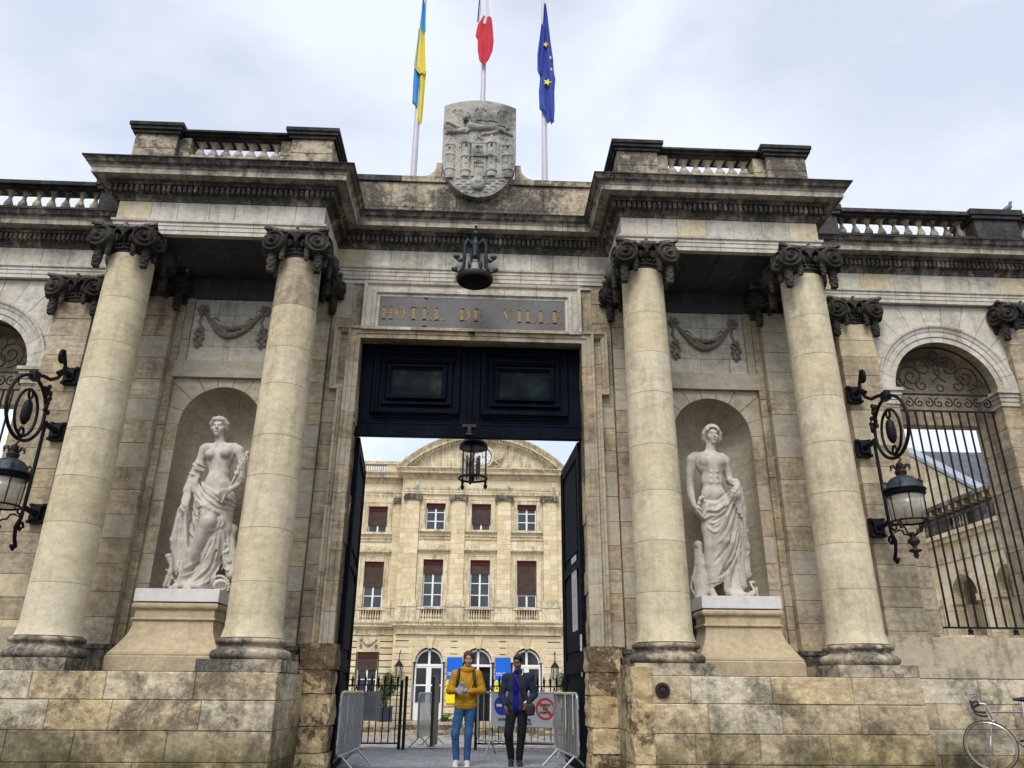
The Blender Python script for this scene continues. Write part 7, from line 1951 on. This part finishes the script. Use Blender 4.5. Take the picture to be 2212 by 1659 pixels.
def barrier(loc, rot, label):
    t = local_thing('crowd_barrier', label, 'barrier', loc, 'steel crowd barriers', (0, 0, rot)); barrier_parts(t); return t
def tags(t, xs):
    for x in xs:
        lpart('strap', MB().box(x - .035, x + .035, -.026, -.022, .62, 1.10).box(x - .035, x + .035, -.026, .03, 1.118, 1.123), 'paper', t); lpart('strap_end', MB().box(x - .03, x + .03, -.028, -.024, .54, .62), 'yellowfab', t)
def yaw2(x0, y0, x1, y1): return math.atan2(y1 - y0, x1 - x0)
bL = barrier((-1.72, 2.45, GZ), yaw2(-1.70, 3.4, -1.745, 1.5), 'steel crowd barrier with white straps against the left door leaf'); 
bR = barrier((1.645, 2.5, GZ), yaw2(1.58, 3.4, 1.71, 1.6), 'steel crowd barrier with white straps against the right door leaf')
tags(bL, (.35, .65)); tags(bR, (.75, .15))
for b_ in (bL, bR):
    lpart('yellow_tape', MB().tube([(-.9 + .06 * i, .0 + .02 * math.sin(i * 2), 1.10 + .02 * math.cos(i * 2)) for i in range(31)], .010, 5), 'yellowfab', b_)
bM = barrier((-.84, 8.05, GZ - .03), yaw2(-.98, 7.1, -.70, 9.0), 'dark crowd barrier standing edge-on in the middle behind the yellow jacket')
lpart('tag_plate', MB().box(.35, .62, .02, .03, .62, 1.0), 'paper', bM)
SY = 5.2
bS = barrier((1.18, SY, GZ), yaw2(.42, 5.55, 1.95, 4.85), 'steel crowd barrier carrying the large grey warning sign')
ss = local_thing('warning_sign', 'large pale grey sign with blue disc and red ring hung on a crowd barrier', 'sign', (1.18, SY, GZ), None, (0, 0, yaw2(.42, 5.55, 1.95, 4.85)))
lpart('panel', MB().box(-.70, .66, -.045, -.028, .50, 1.09), 'panelgrey', ss)
def disc(cx0, cz, r0, r1, y, sx=1.0, n=40):
    m = MB()
    for yy in (y, y + .004):
        for k in range(n): a = 2 * PI * k / n; m.v.append((cx0 + r1 * math.cos(a) * sx, yy, cz + r1 * math.sin(a)))
        for k in range(n): a = 2 * PI * k / n; m.v.append((cx0 + r0 * math.cos(a) * sx, yy, cz + r0 * math.sin(a)))
    for k in range(n): j = (k + 1) % n; m.f += [(k, j, n + j, n + k), (k, 2 * n + k, 2 * n + j, j)]
    return m
lpart('blue_disc', disc(-.46, .87, 0, .175, -.050), 'blue', ss); lpart('white_bar', MB().box(-.58, -.34, -.056, -.052, .85, .895), 'paper', ss)
lpart('red_ring', disc(.42, .82, .155, .195, -.050), 'red', ss); lpart('red_slash', MB().obox((.42, -.052, .82), (.115, 0, -.115), (0, .003, 0), (.013, 0, .013)), 'red', ss)
def ltext(txt, size, loc, mat, par, bold=.0012):
    o = text_part(txt, size, loc, mat, par, bold=bold, align='CENTER', sx=.85); o.matrix_parent_inverse = Matrix(); return o
ltext('INTERDIT', .062, (.42, -.0525, .865), 'black', ss); ltext('AUX', .062, (.42, -.0525, .80), 'black', ss); ltext('ANIMAUX', .062, (.42, -.0525, .735), 'black', ss)
ltext('ENTRÉE', .062, (-.45, -.0525, .60), 'black', ss); ltext('ENTER', .062, (.05, -.0525, .60), 'black', ss); ltext('VERTS', .062, (.06, -.0525, .535), 'black', ss)
lpart('emblem', MB().box(.57, .63, -.05, -.046, .52, .61), 'black', ss); lpart('emblem_ring', disc(.60, .55, .010, .02, -.054), 'paper', ss)

# ------------------------------------------------------------ potted trees by the hall door, and a weed tuft
def leaf_cloud(c, r, n, seed, size=.09):
    rg = random.Random(seed); m = MB()
    cl_ = [(rg.gauss(0, .42), rg.gauss(0, .42), rg.gauss(0, .48)) for _ in range(16)]
    for i in range(n):
        b = rg.choice(cl_); p = Vector((b[0] + rg.gauss(0, .22), b[1] + rg.gauss(0, .22), b[2] + rg.gauss(0, .2)))
        q = Vector((c[0] + p.x * r[0], c[1] + p.y * r[1], c[2] + p.z * r[2]))
        d = Vector((rg.gauss(0, 1), rg.gauss(0, 1), rg.gauss(-.2, .6))).normalized(); e = d.orthogonal().normalized(); e = (e + d.cross(e) * rg.uniform(-1, 1)).normalized(); s_ = size * rg.uniform(.7, 1.4)
        k = len(m.v); m.v += [tuple(q), tuple(q + d * s_ * .5 + e * s_ * .22), tuple(q + d * s_), tuple(q + d * s_ * .5 - e * s_ * .22)]; m.f.append((k, k + 1, k + 2, k + 3))
    return m
for x, lb, sd in ((-5.52, 'bushy green potted tree in dark planter left of the arched doors', 3), (6.35, 'bushy green potted tree in dark planter right of the arched doors', 9)):
    t = thing('potted_tree', lb, 'tree', (x, 43.3, .1), 'potted trees flanking the hall doors'); WM[t.name] = Matrix.Translation(t.location)
    m = MB().box(x - .36, x + .36, 42.95, 43.65, .09, .95)
    for a in (-1, 1):
        for b_ in (-1, 1): m.box(x + a * .36 - .04, x + a * .36 + .04, 43.3 + b_ * .35 - .04, 43.3 + b_ * .35 + .04, .05, 1.02)
    part('planter', m, 'planter', t); part('trunk', MB().tube([(x, 43.3, .9), (x + .03, 43.3, 1.6), (x - .02, 43.3, 2.6)], [.06, .05, .02], 8), 'bark', t)
    me = leaf_cloud((x, 43.3, 2.25), (.62, .62, .95), 3600, sd, .13).mesh('crown', False); part('crown', me, 'leaf', t)
me = leaf_cloud((-1.67, 43.9, .25), (.28, .15, .22), 220, 5, .2).mesh('weed', False); o = part('weed_tuft', me, 'leaf'); tag(o, 'small green weed tuft growing at the foot of the hall wall', 'plant')
# terrace under the planters
ter = tag(part('hall_terrace', MB().box(HX - 16, HX + 16, 42.42, 45.3, -.78, .085), 'wall'), kind='structure')
for k in range(5):
    x = -9.0
    while x < 9.5:
        w_ = U(1.6, 2.4); part('step_stone', MB().box(x + .01, x + w_ - .01, 42.4 - .34 * (5 - k), 42.45, -.78, -.74 + .138 * (k + 1) + .0), random.choice(['wall', 'plinth', 'cornice']), ter); x += w_

# ------------------------------------------------------------ pigeon on the right balustrade
cl = Clay((-.12, -.2, -.02), (.12, .2, .26), .008)
cl.ell((0, 0, .09), (.055, .11, .06), .02, Matrix.Rotation(-.35, 3, 'X')); cl.cap((0, -.07, .13), (0, -.09, .19), .035, .026, .02); cl.ell((0, -.10, .205), (.024, .028, .024), .01); cl.cap((0, -.12, .203), (0, -.148, .196), .007, .003, .004)
cl.cap((0, .08, .07), (0, .17, .035), .03, .018, .02)
for s in (-1, 1): cl.cap((s * .02, 0, .04), (s * .02, -.01, .0), .006, .006, .004)
o = part('pigeon', cl.mesh('pigeon'), simple('pigeon_feathers', (.20, .20, .235), .7, 0, .2, .35, 25), loc=(10.42, 1.5, 10.80), rot=(0, 0, .6)); tag(o, 'grey pigeon perched on the right balustrade pedestal', 'bird')

# ------------------------------------------------------------ racing bicycle leaning on the right wall
BX, BY = 7.46, .80
t = local_thing('bicycle', 'silver racing bicycle with dropped black handlebars leaning on the right wall', 'bicycle', (BX, BY, 1.04), None, (math.radians(-9), 0, math.radians(4)))
R_ = .335
def wheel(cx0, ang):
    q = Matrix.Rotation(ang, 3, 'Z')
    def pt(a, r, off=0): v = q @ Vector((r * math.cos(a), off, 0)); return (cx0 + v.x, v.y, R_ + r * math.sin(a))
    n = 48
    w_ = lpart('wheel', MB().tube([pt(2 * PI * k / n, R_ - .035) for k in range(n)], .010, 6, True), 'chrome', t)
    def sub(nm, mb, mt): o = part(nm, mb, mt, w_); o.matrix_parent_inverse = Matrix(); return o
    sub('tyre', MB().tube([pt(2 * PI * k / n, R_ - .011) for k in range(n)], .0125, 8, True), 'rubber'); 
    for s in (-1, 1): sub('tyre_wall', MB().tube([pt(2 * PI * k / n, R_ - .018, s * .007) for k in range(n)], .008, 6, True), 'tan_tyre')
    sp = MB()
    for k in range(28): a = 2 * PI * k / 28; b_ = a + .5 * (1 if k % 2 else -1); sp.tube([pt(a, R_ - .04), pt(b_, .02, .025 * (1 if k % 4 < 2 else -1))], .0009, 3, cap=False)
    sub('spokes', sp, 'steel')
    h0, h1 = pt(0, 0, -.04), pt(0, 0, .04); sub('hub', MB().tube([h0, h1], .016, 10), 'chrome'); return w_
wheel(0, math.radians(-38)); wheel(1.0, 0)
T_ = lambda n_, pts, r, mt='chrome', k=8: lpart(n_, MB().tube(pts, r, k), mt, t)
T_('head_tube', [(.13, 0, .80), (.17, 0, .66)], .018); T_('top_tube', [(.14, 0, .775), (.66, 0, .775)], .0135); T_('down_tube', [(.165, 0, .68), (.55, 0, .27)], .015); T_('seat_tube', [(.55, 0, .27), (.68, 0, .83)], .014)
T_('seat_post', [(.68, 0, .83), (.705, 0, .93)], .012); T_('chain_stay', [(.55, .03, .27), (1.0, .055, R_)], .010); T_('chain_stay', [(.55, -.03, .27), (1.0, -.055, R_)], .010); T_('seat_stay', [(.665, .015, .77), (1.0, .055, R_)], .008); T_('seat_stay', [(.665, -.015, .77), (1.0, -.055, R_)], .008)
q = Matrix.Rotation(math.radians(-38), 3, 'Z')
def QF(x, y, z): v = q @ Vector((x, y, 0)); return (.12 + v.x, v.y, z)
for s in (-1, 1): T_('fork_blade', [QF(.03, s * .02, .66), QF(.0, s * .045, .60), QF(-.06, s * .045, .46), (lambda v: (v.x, v.y, R_))(q @ Vector((0, s * .045, 0)))], .010)
T_('fork_crown', [QF(.03, -.03, .655), QF(.03, .03, .655)], .016); T_('stem', [(.13, 0, .80), (.115, 0, .88), QF(-.09, 0, .90)], .013)
T_('handlebar', [QF(-.09, -.23, .90), QF(-.09, .23, .90)], .012, 'black')
for s in (-1, 1):
    T_('drop', [QF(-.09, s * .19, .90), QF(-.13, s * .24, .90), QF(-.175, s * .245, .87), QF(-.18, s * .245, .81), QF(-.13, s * .245, .765), QF(-.06, s * .245, .75), QF(-.02, s * .245, .75)], .0145, 'black')
    T_('brake_lever', [QF(-.17, s * .245, .90), QF(-.205, s * .245, .88), QF(-.215, s * .245, .82), QF(-.20, s * .24, .77)], .007); T_('brake_hood', [QF(-.15, s * .24, .89), QF(-.19, s * .245, .91)], .017, 'black')
    T_('brake_cable', [QF(-.18, s * .245, .91), QF(-.17, s * .19, 1.0), QF(-.08, s * .08, 1.01), QF(-.02, 0, .92), QF(.02, 0, .70)], .0028, 'black', 5)
T_('brake_caliper', [QF(-.01, -.03, .66), QF(-.03, 0, .69), QF(-.01, .03, .66)], .010, 'steel'); 
cl = Clay((.5, -.1, .88), (.9, .1, 1.02), .008); cl.ell((.78, 0, .945), (.08, .07, .03), .03); cl.cap((.74, 0, .95), (.58, 0, .945), .035, .018, .02); lpart('saddle', cl.mesh('saddle'), 'black', t)
T_('crank', [(.55, -.06, .27), (.47, -.07, .13)], .009); T_('crank', [(.55, .06, .27), (.63, .07, .41)], .009)
lpart('pedal', MB().box(.42, .52, -.15, -.07, .115, .135), 'black', t); lpart('pedal', MB().box(.58, .68, .07, .15, .40, .42), 'black', t)
lpart('chainring', MB().lathe([(.085, -.004), (.095, -.004), (.095, .004), (.085, .004), (.085, -.004)], (.55, -.05, .27), 28, rot=Matrix.Rotation(PI / 2, 3, 'X')), 'steel', t)
T_('chain', [(.55, -.05, .365), (1.0, -.05, .38), (1.03, -.05, R_), (1.0, -.05, .30), (.55, -.05, .175)], .004, 'iron', 5)
T_('front_derailleur_band', [(.585, -.02, .40), (.585, .02, .40)], .02, 'steel')
# ------------------------------------------------------------ the two walkers
def fabric(name, col, sc=9, bump=.5, var=.12):
    s = NT(name); n = s.noise(s.pos, sc, 5, .6); c = s.mix(s.mr(n, .3, .7, 0, 1), tuple(x * (1 - var) for x in col), tuple(min(1, x * (1 + var)) for x in col))
    s.bump(s.math('ADD', s.noise(s.pos, 18, 4, .6, .5, (1, 1, 1.8)), s.math('MULTIPLY', s.noise(s.pos, 220, 2), .25)), bump, .012); return s.out(c, .85, .15)
MT['mustard'] = fabric('mustard_canvas', (.44, .235, .022)); MT['jeans'] = fabric('blue_denim', (.035, .095, .23), 6, .5, .35); MT['slatejacket'] = fabric('dark_slate_jacket', (.026, .032, .058))
MT['cobalt'] = fabric('cobalt_shirt', (.005, .009, .20)); MT['blackcloth'] = fabric('black_trouser_cloth', (.012, .012, .016)); MT['skin1'] = simple('light_skin', (.44, .25, .175), .5, 0, .4, .08, 30); MT['skin2'] = simple('brown_skin', (.20, .10, .062), .45, 0, .4, .08, 30)
MT['brownhair'] = simple('brown_hair', (.05, .03, .02), .6, 0, .4, .3, 60, .6, 80); MT['blackhair'] = simple('black_hair', (.009, .008, .008), .5, 0, .4, .3, 60, .6, 80); MT['whiteshoe'] = simple('off_white_trainer', (.60, .58, .54), .6); MT['greypaper'] = simple('crumpled_grey_leaflet', (.33, .34, .42), .7, 0, .3, .3, 40)
MT['navyshoe'] = simple('navy_suede_shoe', (.012, .014, .035), .8)
def grid(h=.0105): return Clay((-.42, -.42, -.02), (.42, .34, 1.82), h)
def person(loc, label, rot, body_fn, clothes):
    c = grid(.0095); body_fn(c); me = c.mesh('person'); me.materials.append(body_fn.skin)
    o = link('person', me, None, loc, (0, 0, rot)); WM[o.name] = Matrix(); tag(o, label, 'person')
    for nm, fn, mt in clothes:
        c = grid(); fn(c); me = c.mesh(nm); p = part(nm, me, mt, o); p.matrix_parent_inverse = Matrix()
    return o
# --- walker in the mustard jacket
A_ = dict(shL=(-.175, .02, 1.385), elL=(-.265, .0, 1.135), wrL=(-.125, -.20, 1.13), shR=(.185, .02, 1.385), elR=(.275, .0, 1.135), wrR=(.045, -.225, 1.12),
          hipL=(-.085, .0, .87), knL=(-.155, -.05, .49), anL=(-.125, .03, .11), hipR=(.09, .0, .87), knR=(.06, -.03, .49), anR=(.045, .03, .10))
B_ = dict(shL=(-.185, .02, 1.345), elL=(-.265, .05, 1.09), wrL=(-.215, -.06, .90), shR=(.195, .02, 1.355), elR=(.285, .05, 1.08), wrR=(.165, -.13, .96),
          hipL=(-.09, .0, .87), knL=(-.155, -.09, .48), anL=(-.10, .04, .12), hipR=(.085, .0, .87), knR=(.065, -.02, .49), anR=(.03, .03, .10))
def base_body(c, D, C, tilt, nk):
    K = .03
    c.ell((0, .01, 1.25), (.155, .10, .19), K); c.ell((0, .01, .98), (.145, .10, .16), K); c.cap(D['shL'], D['shR'], .055, .055, K)
    c.cap((nk[0], nk[1], 1.38), (C[0], C[1] + .025, C[2] - .07), .052, .05, .02)
    for s in 'LR':
        c.tube([D['sh' + s], D['el' + s], D['wr' + s]], [.045, .038, .027], .01)
        c.tube([D['hip' + s], D['kn' + s], D['an' + s]], [.075, .052, .036], .015); a = D['an' + s]; c.tube([a, (a[0], a[1] - .04, .05), (a[0] - .01, a[1] - .15, .035)], [.036, .034, .025], .01)
C1 = (.03, -.03, 1.625); R1 = Matrix.Rotation(math.radians(3), 3, 'Z') @ Matrix.Rotation(math.radians(6), 3, 'X')
def body1(c):
    base_body(c, A_, C1, 0, (.01, .0)); head(c, C1, 1.0, R1)
    hand(c, A_['wrL'], (.75, -.35, .05), (.3, -.2, 1), (0, -.5, .9), .95, .7); hand(c, A_['wrR'], (-.9, -.1, .0), (-.2, .3, .9), (0, -.5, .9), .95, .75)
body1.skin = MT['skin1']
def hair1(c):
    x, y, z = C1
    c.ell((x, y + .012, z + .045), (.087, .102, .086), .01); c.ell((x + .045, y + .035, z + .0), (.055, .07, .085), .02); c.ell((x - .05, y + .04, z + .0), (.04, .06, .07), .02)
    rg = random.Random(2)
    for i in range(46):
        a = rg.uniform(0, 2 * PI); e = rg.uniform(.05, 1.4); p = Vector((math.cos(a) * math.cos(e), math.sin(a) * math.cos(e), math.sin(e)))
        if p.y < -.55 and p.z < .55: continue
        q_ = (x + p.x * .085, y + .03 + p.y * .09, z + .045 + p.z * .08); c.cap(q_, (q_[0] + .022, q_[1] + .0, q_[2] - .012), .016, .010, .006)
    c.ell((x - .010, y - .100, z - .010), (.052, .055, .074), .006, None, 'cut')
def jacket1(c):
    K = .035
    c.ell((0, .01, 1.26), (.195, .13, .19), K); c.ell((0, .0, 1.03), (.185, .14, .17), K); c.ell((0, .0, .91), (.19, .145, .10), K)
    c.cap((A_['shL'][0], .01, 1.37), (A_['shR'][0], .01, 1.37), .078, .078, .04)
    for s in 'LR':
        sh_, el, wr = Vector(A_['sh' + s]), Vector(A_['el' + s]), Vector(A_['wr' + s]); cu = el.lerp(wr, .80)
        c.tube([tuple(sh_), tuple(el)], [.077, .064], .02); c.tube([tuple(el), tuple(cu)], [.064, .048], .012)
        for t_, r in ((.25, .012), (.5, .014), (.75, .012)):
            p = sh_.lerp(el, t_); c.tube([(p.x - .06, p.y - .02, p.z + .02), (p.x, p.y - .062, p.z - .01), (p.x + .06, p.y - .02, p.z + .01)], r, .012)
            p = el.lerp(wr, t_ * .7); c.tube([(p.x - .01, p.y - .02, p.z + .055), (p.x - .0, p.y - .055, p.z), (p.x, p.y - .02, p.z - .05)], r * .9, .01)
    for k in range(14): a = 2 * PI * k / 14; c.ell((.02 + .078 * math.cos(a), -.005 + .07 * math.sin(a), 1.47 + .012 * math.sin(a)), (.036, .032, .045), .02)
    c.tube([(-.10, .04, 1.45), (-.06, .12, 1.44), (.06, .12, 1.44), (.12, .04, 1.45)], [.04, .055, .055, .04], .02)
    c.box((0, 0, .80), (.3, .3, .045), .003, .004, None, 'cut'); c.cap((.02, .0, 1.44), (.03, -.02, 1.62), .055, .075, .006, 'cut')
    c.front()
    for p in ([(.01, 1.42), (.015, 1.15), (.01, .86)], [(.025, 1.42), (.03, 1.15), (.025, .86)]): c.fold(p, .007, k=.005)
    for p in ([(-.14, 1.30), (-.09, 1.18), (-.11, 1.0)], [(.13, 1.28), (.08, 1.17), (.12, 1.02)], [(-.17, .98), (-.08, .95), (.0, .98)], [(.16, .99), (.09, .95), (.03, .97)], [(-.06, 1.36), (-.05, 1.25)], [(.08, 1.35), (.07, 1.22)]): c.fold(p, .012, k=.015)
    for p in ([(-.18, .90), (0, .885), (.18, .90)],): c.fold(p, .006, k=.004, mode='cut')
def pants(c, D, w1, w2, w3):
    c.ell((0, .0, .90), (.165, .115, .12), .03)
    for s in 'LR':
        h_, k_, a_ = D['hip' + s], D['kn' + s], D['an' + s]
        c.tube([h_, k_, a_], [w1, w2, w3], .02)
        for i in range(4):
            z = k_[2] + .05 - i * .035; c.tube([(k_[0] - .06, k_[1] - .01, z), (k_[0], k_[1] - w2 - .002, z - .012), (k_[0] + .06, k_[1] - .01, z + .006)], .008, .01)
        for i in range(4):
            z = a_[2] + .03 + i * .03; c.tube([(a_[0] - .045, a_[1] - .01, z), (a_[0], a_[1] - w3 - .004, z + .01), (a_[0] + .045, a_[1] - .01, z - .004)], .008, .008)
    c.box((0, 0, .03), (.4, .4, .045), .002, .004, None, 'cut')
def pants1(c): pants(c, A_, .094, .066, .052)
def shoes(c, D, w=.046):
    for s in 'LR':
        a = D['an' + s]; sx = -.015 if s == 'L' else .01
        c.tube([(a[0], a[1] + .03, .045), (a[0] + sx * .5, a[1] - .06, .045), (a[0] + sx, a[1] - .15, .035)], [.046, w, .038], .015); c.ell((a[0], a[1] + .0, .08), (.044, .055, .04), .015)
        c.box((a[0] + sx * .5, a[1] - .05, .012), (w, .14, .012), .01, .006)
    c.box((0, 0, -.01), (.4, .4, .0085), .001, .002, None, 'cut')
def shoes1(c): shoes(c, A_)
def strap1(c):
    for s in (-1, 1): c.tube([(s * .115, .08, 1.44), (s * .12, .0, 1.465), (s * .125, -.085, 1.41), (s * .14, -.135, 1.30), (s * .155, -.14, 1.19)], [.022, .024, .026, .025, .02], .004)
p1 = person((.05, 3.0, GZ), 'person in mustard hooded jacket and blue jeans holding crumpled leaflets', 0, body1,
            [('hair', hair1, 'brownhair'), ('jacket', jacket1, 'mustard'), ('trousers', pants1, 'jeans'), ('shoes', shoes1, 'whiteshoe')])
o = local_thing('backpack', 'black backpack worn by the person in the mustard jacket', 'backpack', (.05, 3.0, GZ)); c = grid(); strap1(c); lpart('shoulder_straps', c.mesh('shoulder_straps'), 'black', o)
c = grid(); c.ell((0, .20, 1.22), (.14, .075, .21), .02); c.box((0, .235, 1.12), (.10, .05, .09), .02, .02); lpart('bag', c.mesh('bag'), 'black', o)
c = Clay((-.2, -.42, 1.0), (.15, -.1, 1.3), .007)
for i, (dx, dz, ax) in enumerate(((-.02, .03, .4), (.015, .01, -.5), (-.04, -.01, 1.0), (.0, .05, 0))): c.box((-.055 + dx, -.275 - .012 * i, 1.155 + dz), (.05, .006, .06), .004, .003, Matrix.Rotation(ax, 3, 'Y') @ Matrix.Rotation(.3 * i - .4, 3, 'X'))
o = part('leaflets', c.mesh('leaflets', False), 'greypaper', loc=(.05, 3.0, GZ)); tag(o, 'crumpled grey leaflets held by the person in mustard', 'leaflet')
def face_bits(p, C, R, hair):
    f = lambda x, y, z: tuple(Vector(C) + R @ Vector((x, y, z)))
    for s in (-1, 1):
        q_ = part('eyebrow', MB().tube([f(s * .014, -.1005, .028), f(s * .03, -.0985, .033), f(s * .044, -.090, .028)], [.003, .004, .002], 6), hair, p); q_.matrix_parent_inverse = Matrix()
        q_ = part('iris', MB().lathe([(0, -.0035), (.0055, -.002), (.0055, .002), (0, .0035)], f(s * .029, -.0935, .012), 10, rot=Matrix.Rotation(PI / 2, 3, 'X')), 'black', p); q_.matrix_parent_inverse = Matrix()
    q_ = part('lips', MB().tube([f(-.022, -.0955, -.0545), f(-.008, -.1005, -.051), f(0, -.1005, -.0525), f(.008, -.1005, -.051), f(.022, -.0955, -.0545)], [.002, .004, .0035, .004, .002], 6), 'lip', p); q_.matrix_parent_inverse = Matrix()
MT['lip'] = simple('lip_skin', (.23, .085, .07), .5)
face_bits(p1, C1, R1, 'brownhair')
# --- walker in the dark jacket
C2 = (.0, -.05, 1.585); R2 = Matrix.Rotation(math.radians(-22), 3, 'Z') @ Matrix.Rotation(math.radians(12), 3, 'X')
def body2(c):
    base_body(c, B_, C2, 0, (.0, .0)); head(c, C2, 1.0, R2)
    hand(c, B_['wrL'], (.25, -.25, -.9), (.9, .1, 0), (.2, -.95, 0), .95, .5); hand(c, B_['wrR'], (-.35, -.15, -.75), (-.3, .9, -.2), (-.8, -.2, .3), .95, .5)
body2.skin = MT['skin2']
def hair2(c):
    v = R2 @ Vector((0, .018, .052)); x, y, z = C2[0] + v.x, C2[1] + v.y, C2[2] + v.z
    c.ell((x, y, z), (.084, .104, .082), .01); v = R2 @ Vector((0, -.055, .10)); c.ell((C2[0] + v.x, C2[1] + v.y, C2[2] + v.z - .008), (.058, .035, .022), .01)
    rg = random.Random(8)
    for i in range(60):
        a = rg.uniform(0, 2 * PI); e = rg.uniform(.25, 1.5); p = R2 @ Vector((math.cos(a) * math.cos(e) * .08, math.sin(a) * math.cos(e) * .092, math.sin(e) * .074)); c.ell((x + p.x, y + p.y, z + p.z), .012, .006)
    v = R2 @ Vector((0, -.085, -.002)); c.ell((C2[0] + v.x, C2[1] + v.y, C2[2] + v.z), (.064, .05, .066), .006, None, 'cut')
def shirt2(c):
    c.ell((-.02, .0, 1.22), (.14, .115, .22), .03); c.ell((-.02, -.01, .93), (.14, .12, .16), .03); c.cap((-.10, 0, 1.36), (.10, 0, 1.36), .055, .055, .03)
    for k in range(12): a = 2 * PI * k / 12; c.ell((.065 * math.cos(a), .065 * math.sin(a), 1.43), (.024, .024, .025), .012)
    c.box((0, 0, .77), (.3, .3, .03), .003, .004, None, 'cut')
def jacket2(c):
    K = .035
    c.ell((0, .01, 1.23), (.20, .13, .20), K); c.ell((0, .0, .98), (.19, .14, .19), K); c.ell((0, .0, .86), (.185, .135, .08), K); c.cap((B_['shL'][0], .01, 1.335), (B_['shR'][0], .01, 1.345), .08, .08, .04)
    for s in 'LR':
        sh_, el, wr = Vector(B_['sh' + s]), Vector(B_['el' + s]), Vector(B_['wr' + s]); cu = el.lerp(wr, .85)
        c.tube([tuple(sh_), tuple(el)], [.076, .062], .02); c.tube([tuple(el), tuple(cu)], [.062, .048], .012)
        for t_ in (.3, .55, .8):
            p = sh_.lerp(el, t_); c.tube([(p.x - .06, p.y - .02, p.z + .02), (p.x, p.y - .06, p.z - .012), (p.x + .06, p.y - .02, p.z + .01)], .011, .012)
    for k in range(14): a = 2 * PI * k / 14; c.ell((.075 * math.cos(a), .01 + .07 * math.sin(a), 1.42), (.028, .028, .035), .015)
    c.box((0, 0, .745), (.3, .3, .045), .003, .004, None, 'cut'); c.box((-.035, -.16, 1.06), (.042, .11, .36), .01, .012, None, 'cut'); c.box((-.03, -.13, 1.40), (.035, .08, .06), .01, .012, None, 'cut')
    c.front()
    for p in ([(.10, 1.28), (.12, 1.1), (.09, .9)], [(-.13, 1.25), (-.15, 1.1), (-.12, .92)], [(.16, 1.0), (.10, .92)], [(.05, 1.3), (.045, 1.1), (.05, .85)]): c.fold(p, .011, k=.014)
def pants2(c): pants(c, B_, .097, .072, .056)
def shoes2(c): shoes(c, B_, .044)
p2 = person((.92, 3.15, GZ), 'person in dark slate jacket over cobalt shirt and black trousers looking down', 0, body2,
            [('hair', hair2, 'blackhair'), ('shirt', shirt2, 'cobalt'), ('jacket', jacket2, 'slatejacket'), ('trousers', pants2, 'blackcloth'), ('shoes', shoes2, 'navyshoe')])
face_bits(p2, C2, R2, 'blackhair')
for pts in ([(-.085, -.02, 1.40), (-.09, -.055, 1.44), (-.06, -.06, 1.46)], [(.06, -.085, 1.38), (.085, -.06, 1.43), (.085, -.02, 1.465)]):
    q_ = part('collar_trim', MB().tube(catmull(pts, 8), .008, 6), 'white', p2); q_.matrix_parent_inverse = Matrix()
q_ = part('cuff', MB().tube([(.135, -.17, .98), (.10, -.17, .95)], .014, 6), 'white', p2); q_.matrix_parent_inverse = Matrix()
o = local_thing('shoulder_bag', 'black shoulder bag slung across the person in the dark jacket', 'bag', (.92, 3.15, GZ))
c = grid(); c.ell((.20, -.13, .86), (.085, .05, .105), .01); c.box((.20, -.14, .85), (.07, .04, .085), .02, .02); lpart('pouch', c.mesh('pouch'), 'black', o)
c = grid(.009); c.tube(catmull([(-.10, .07, 1.40), (-.085, .0, 1.45), (-.05, -.085, 1.385), (.02, -.150, 1.22), (.10, -.165, 1.06), (.17, -.16, .95)], 20), .015, .002); lpart('strap', c.mesh('strap'), 'black', o)
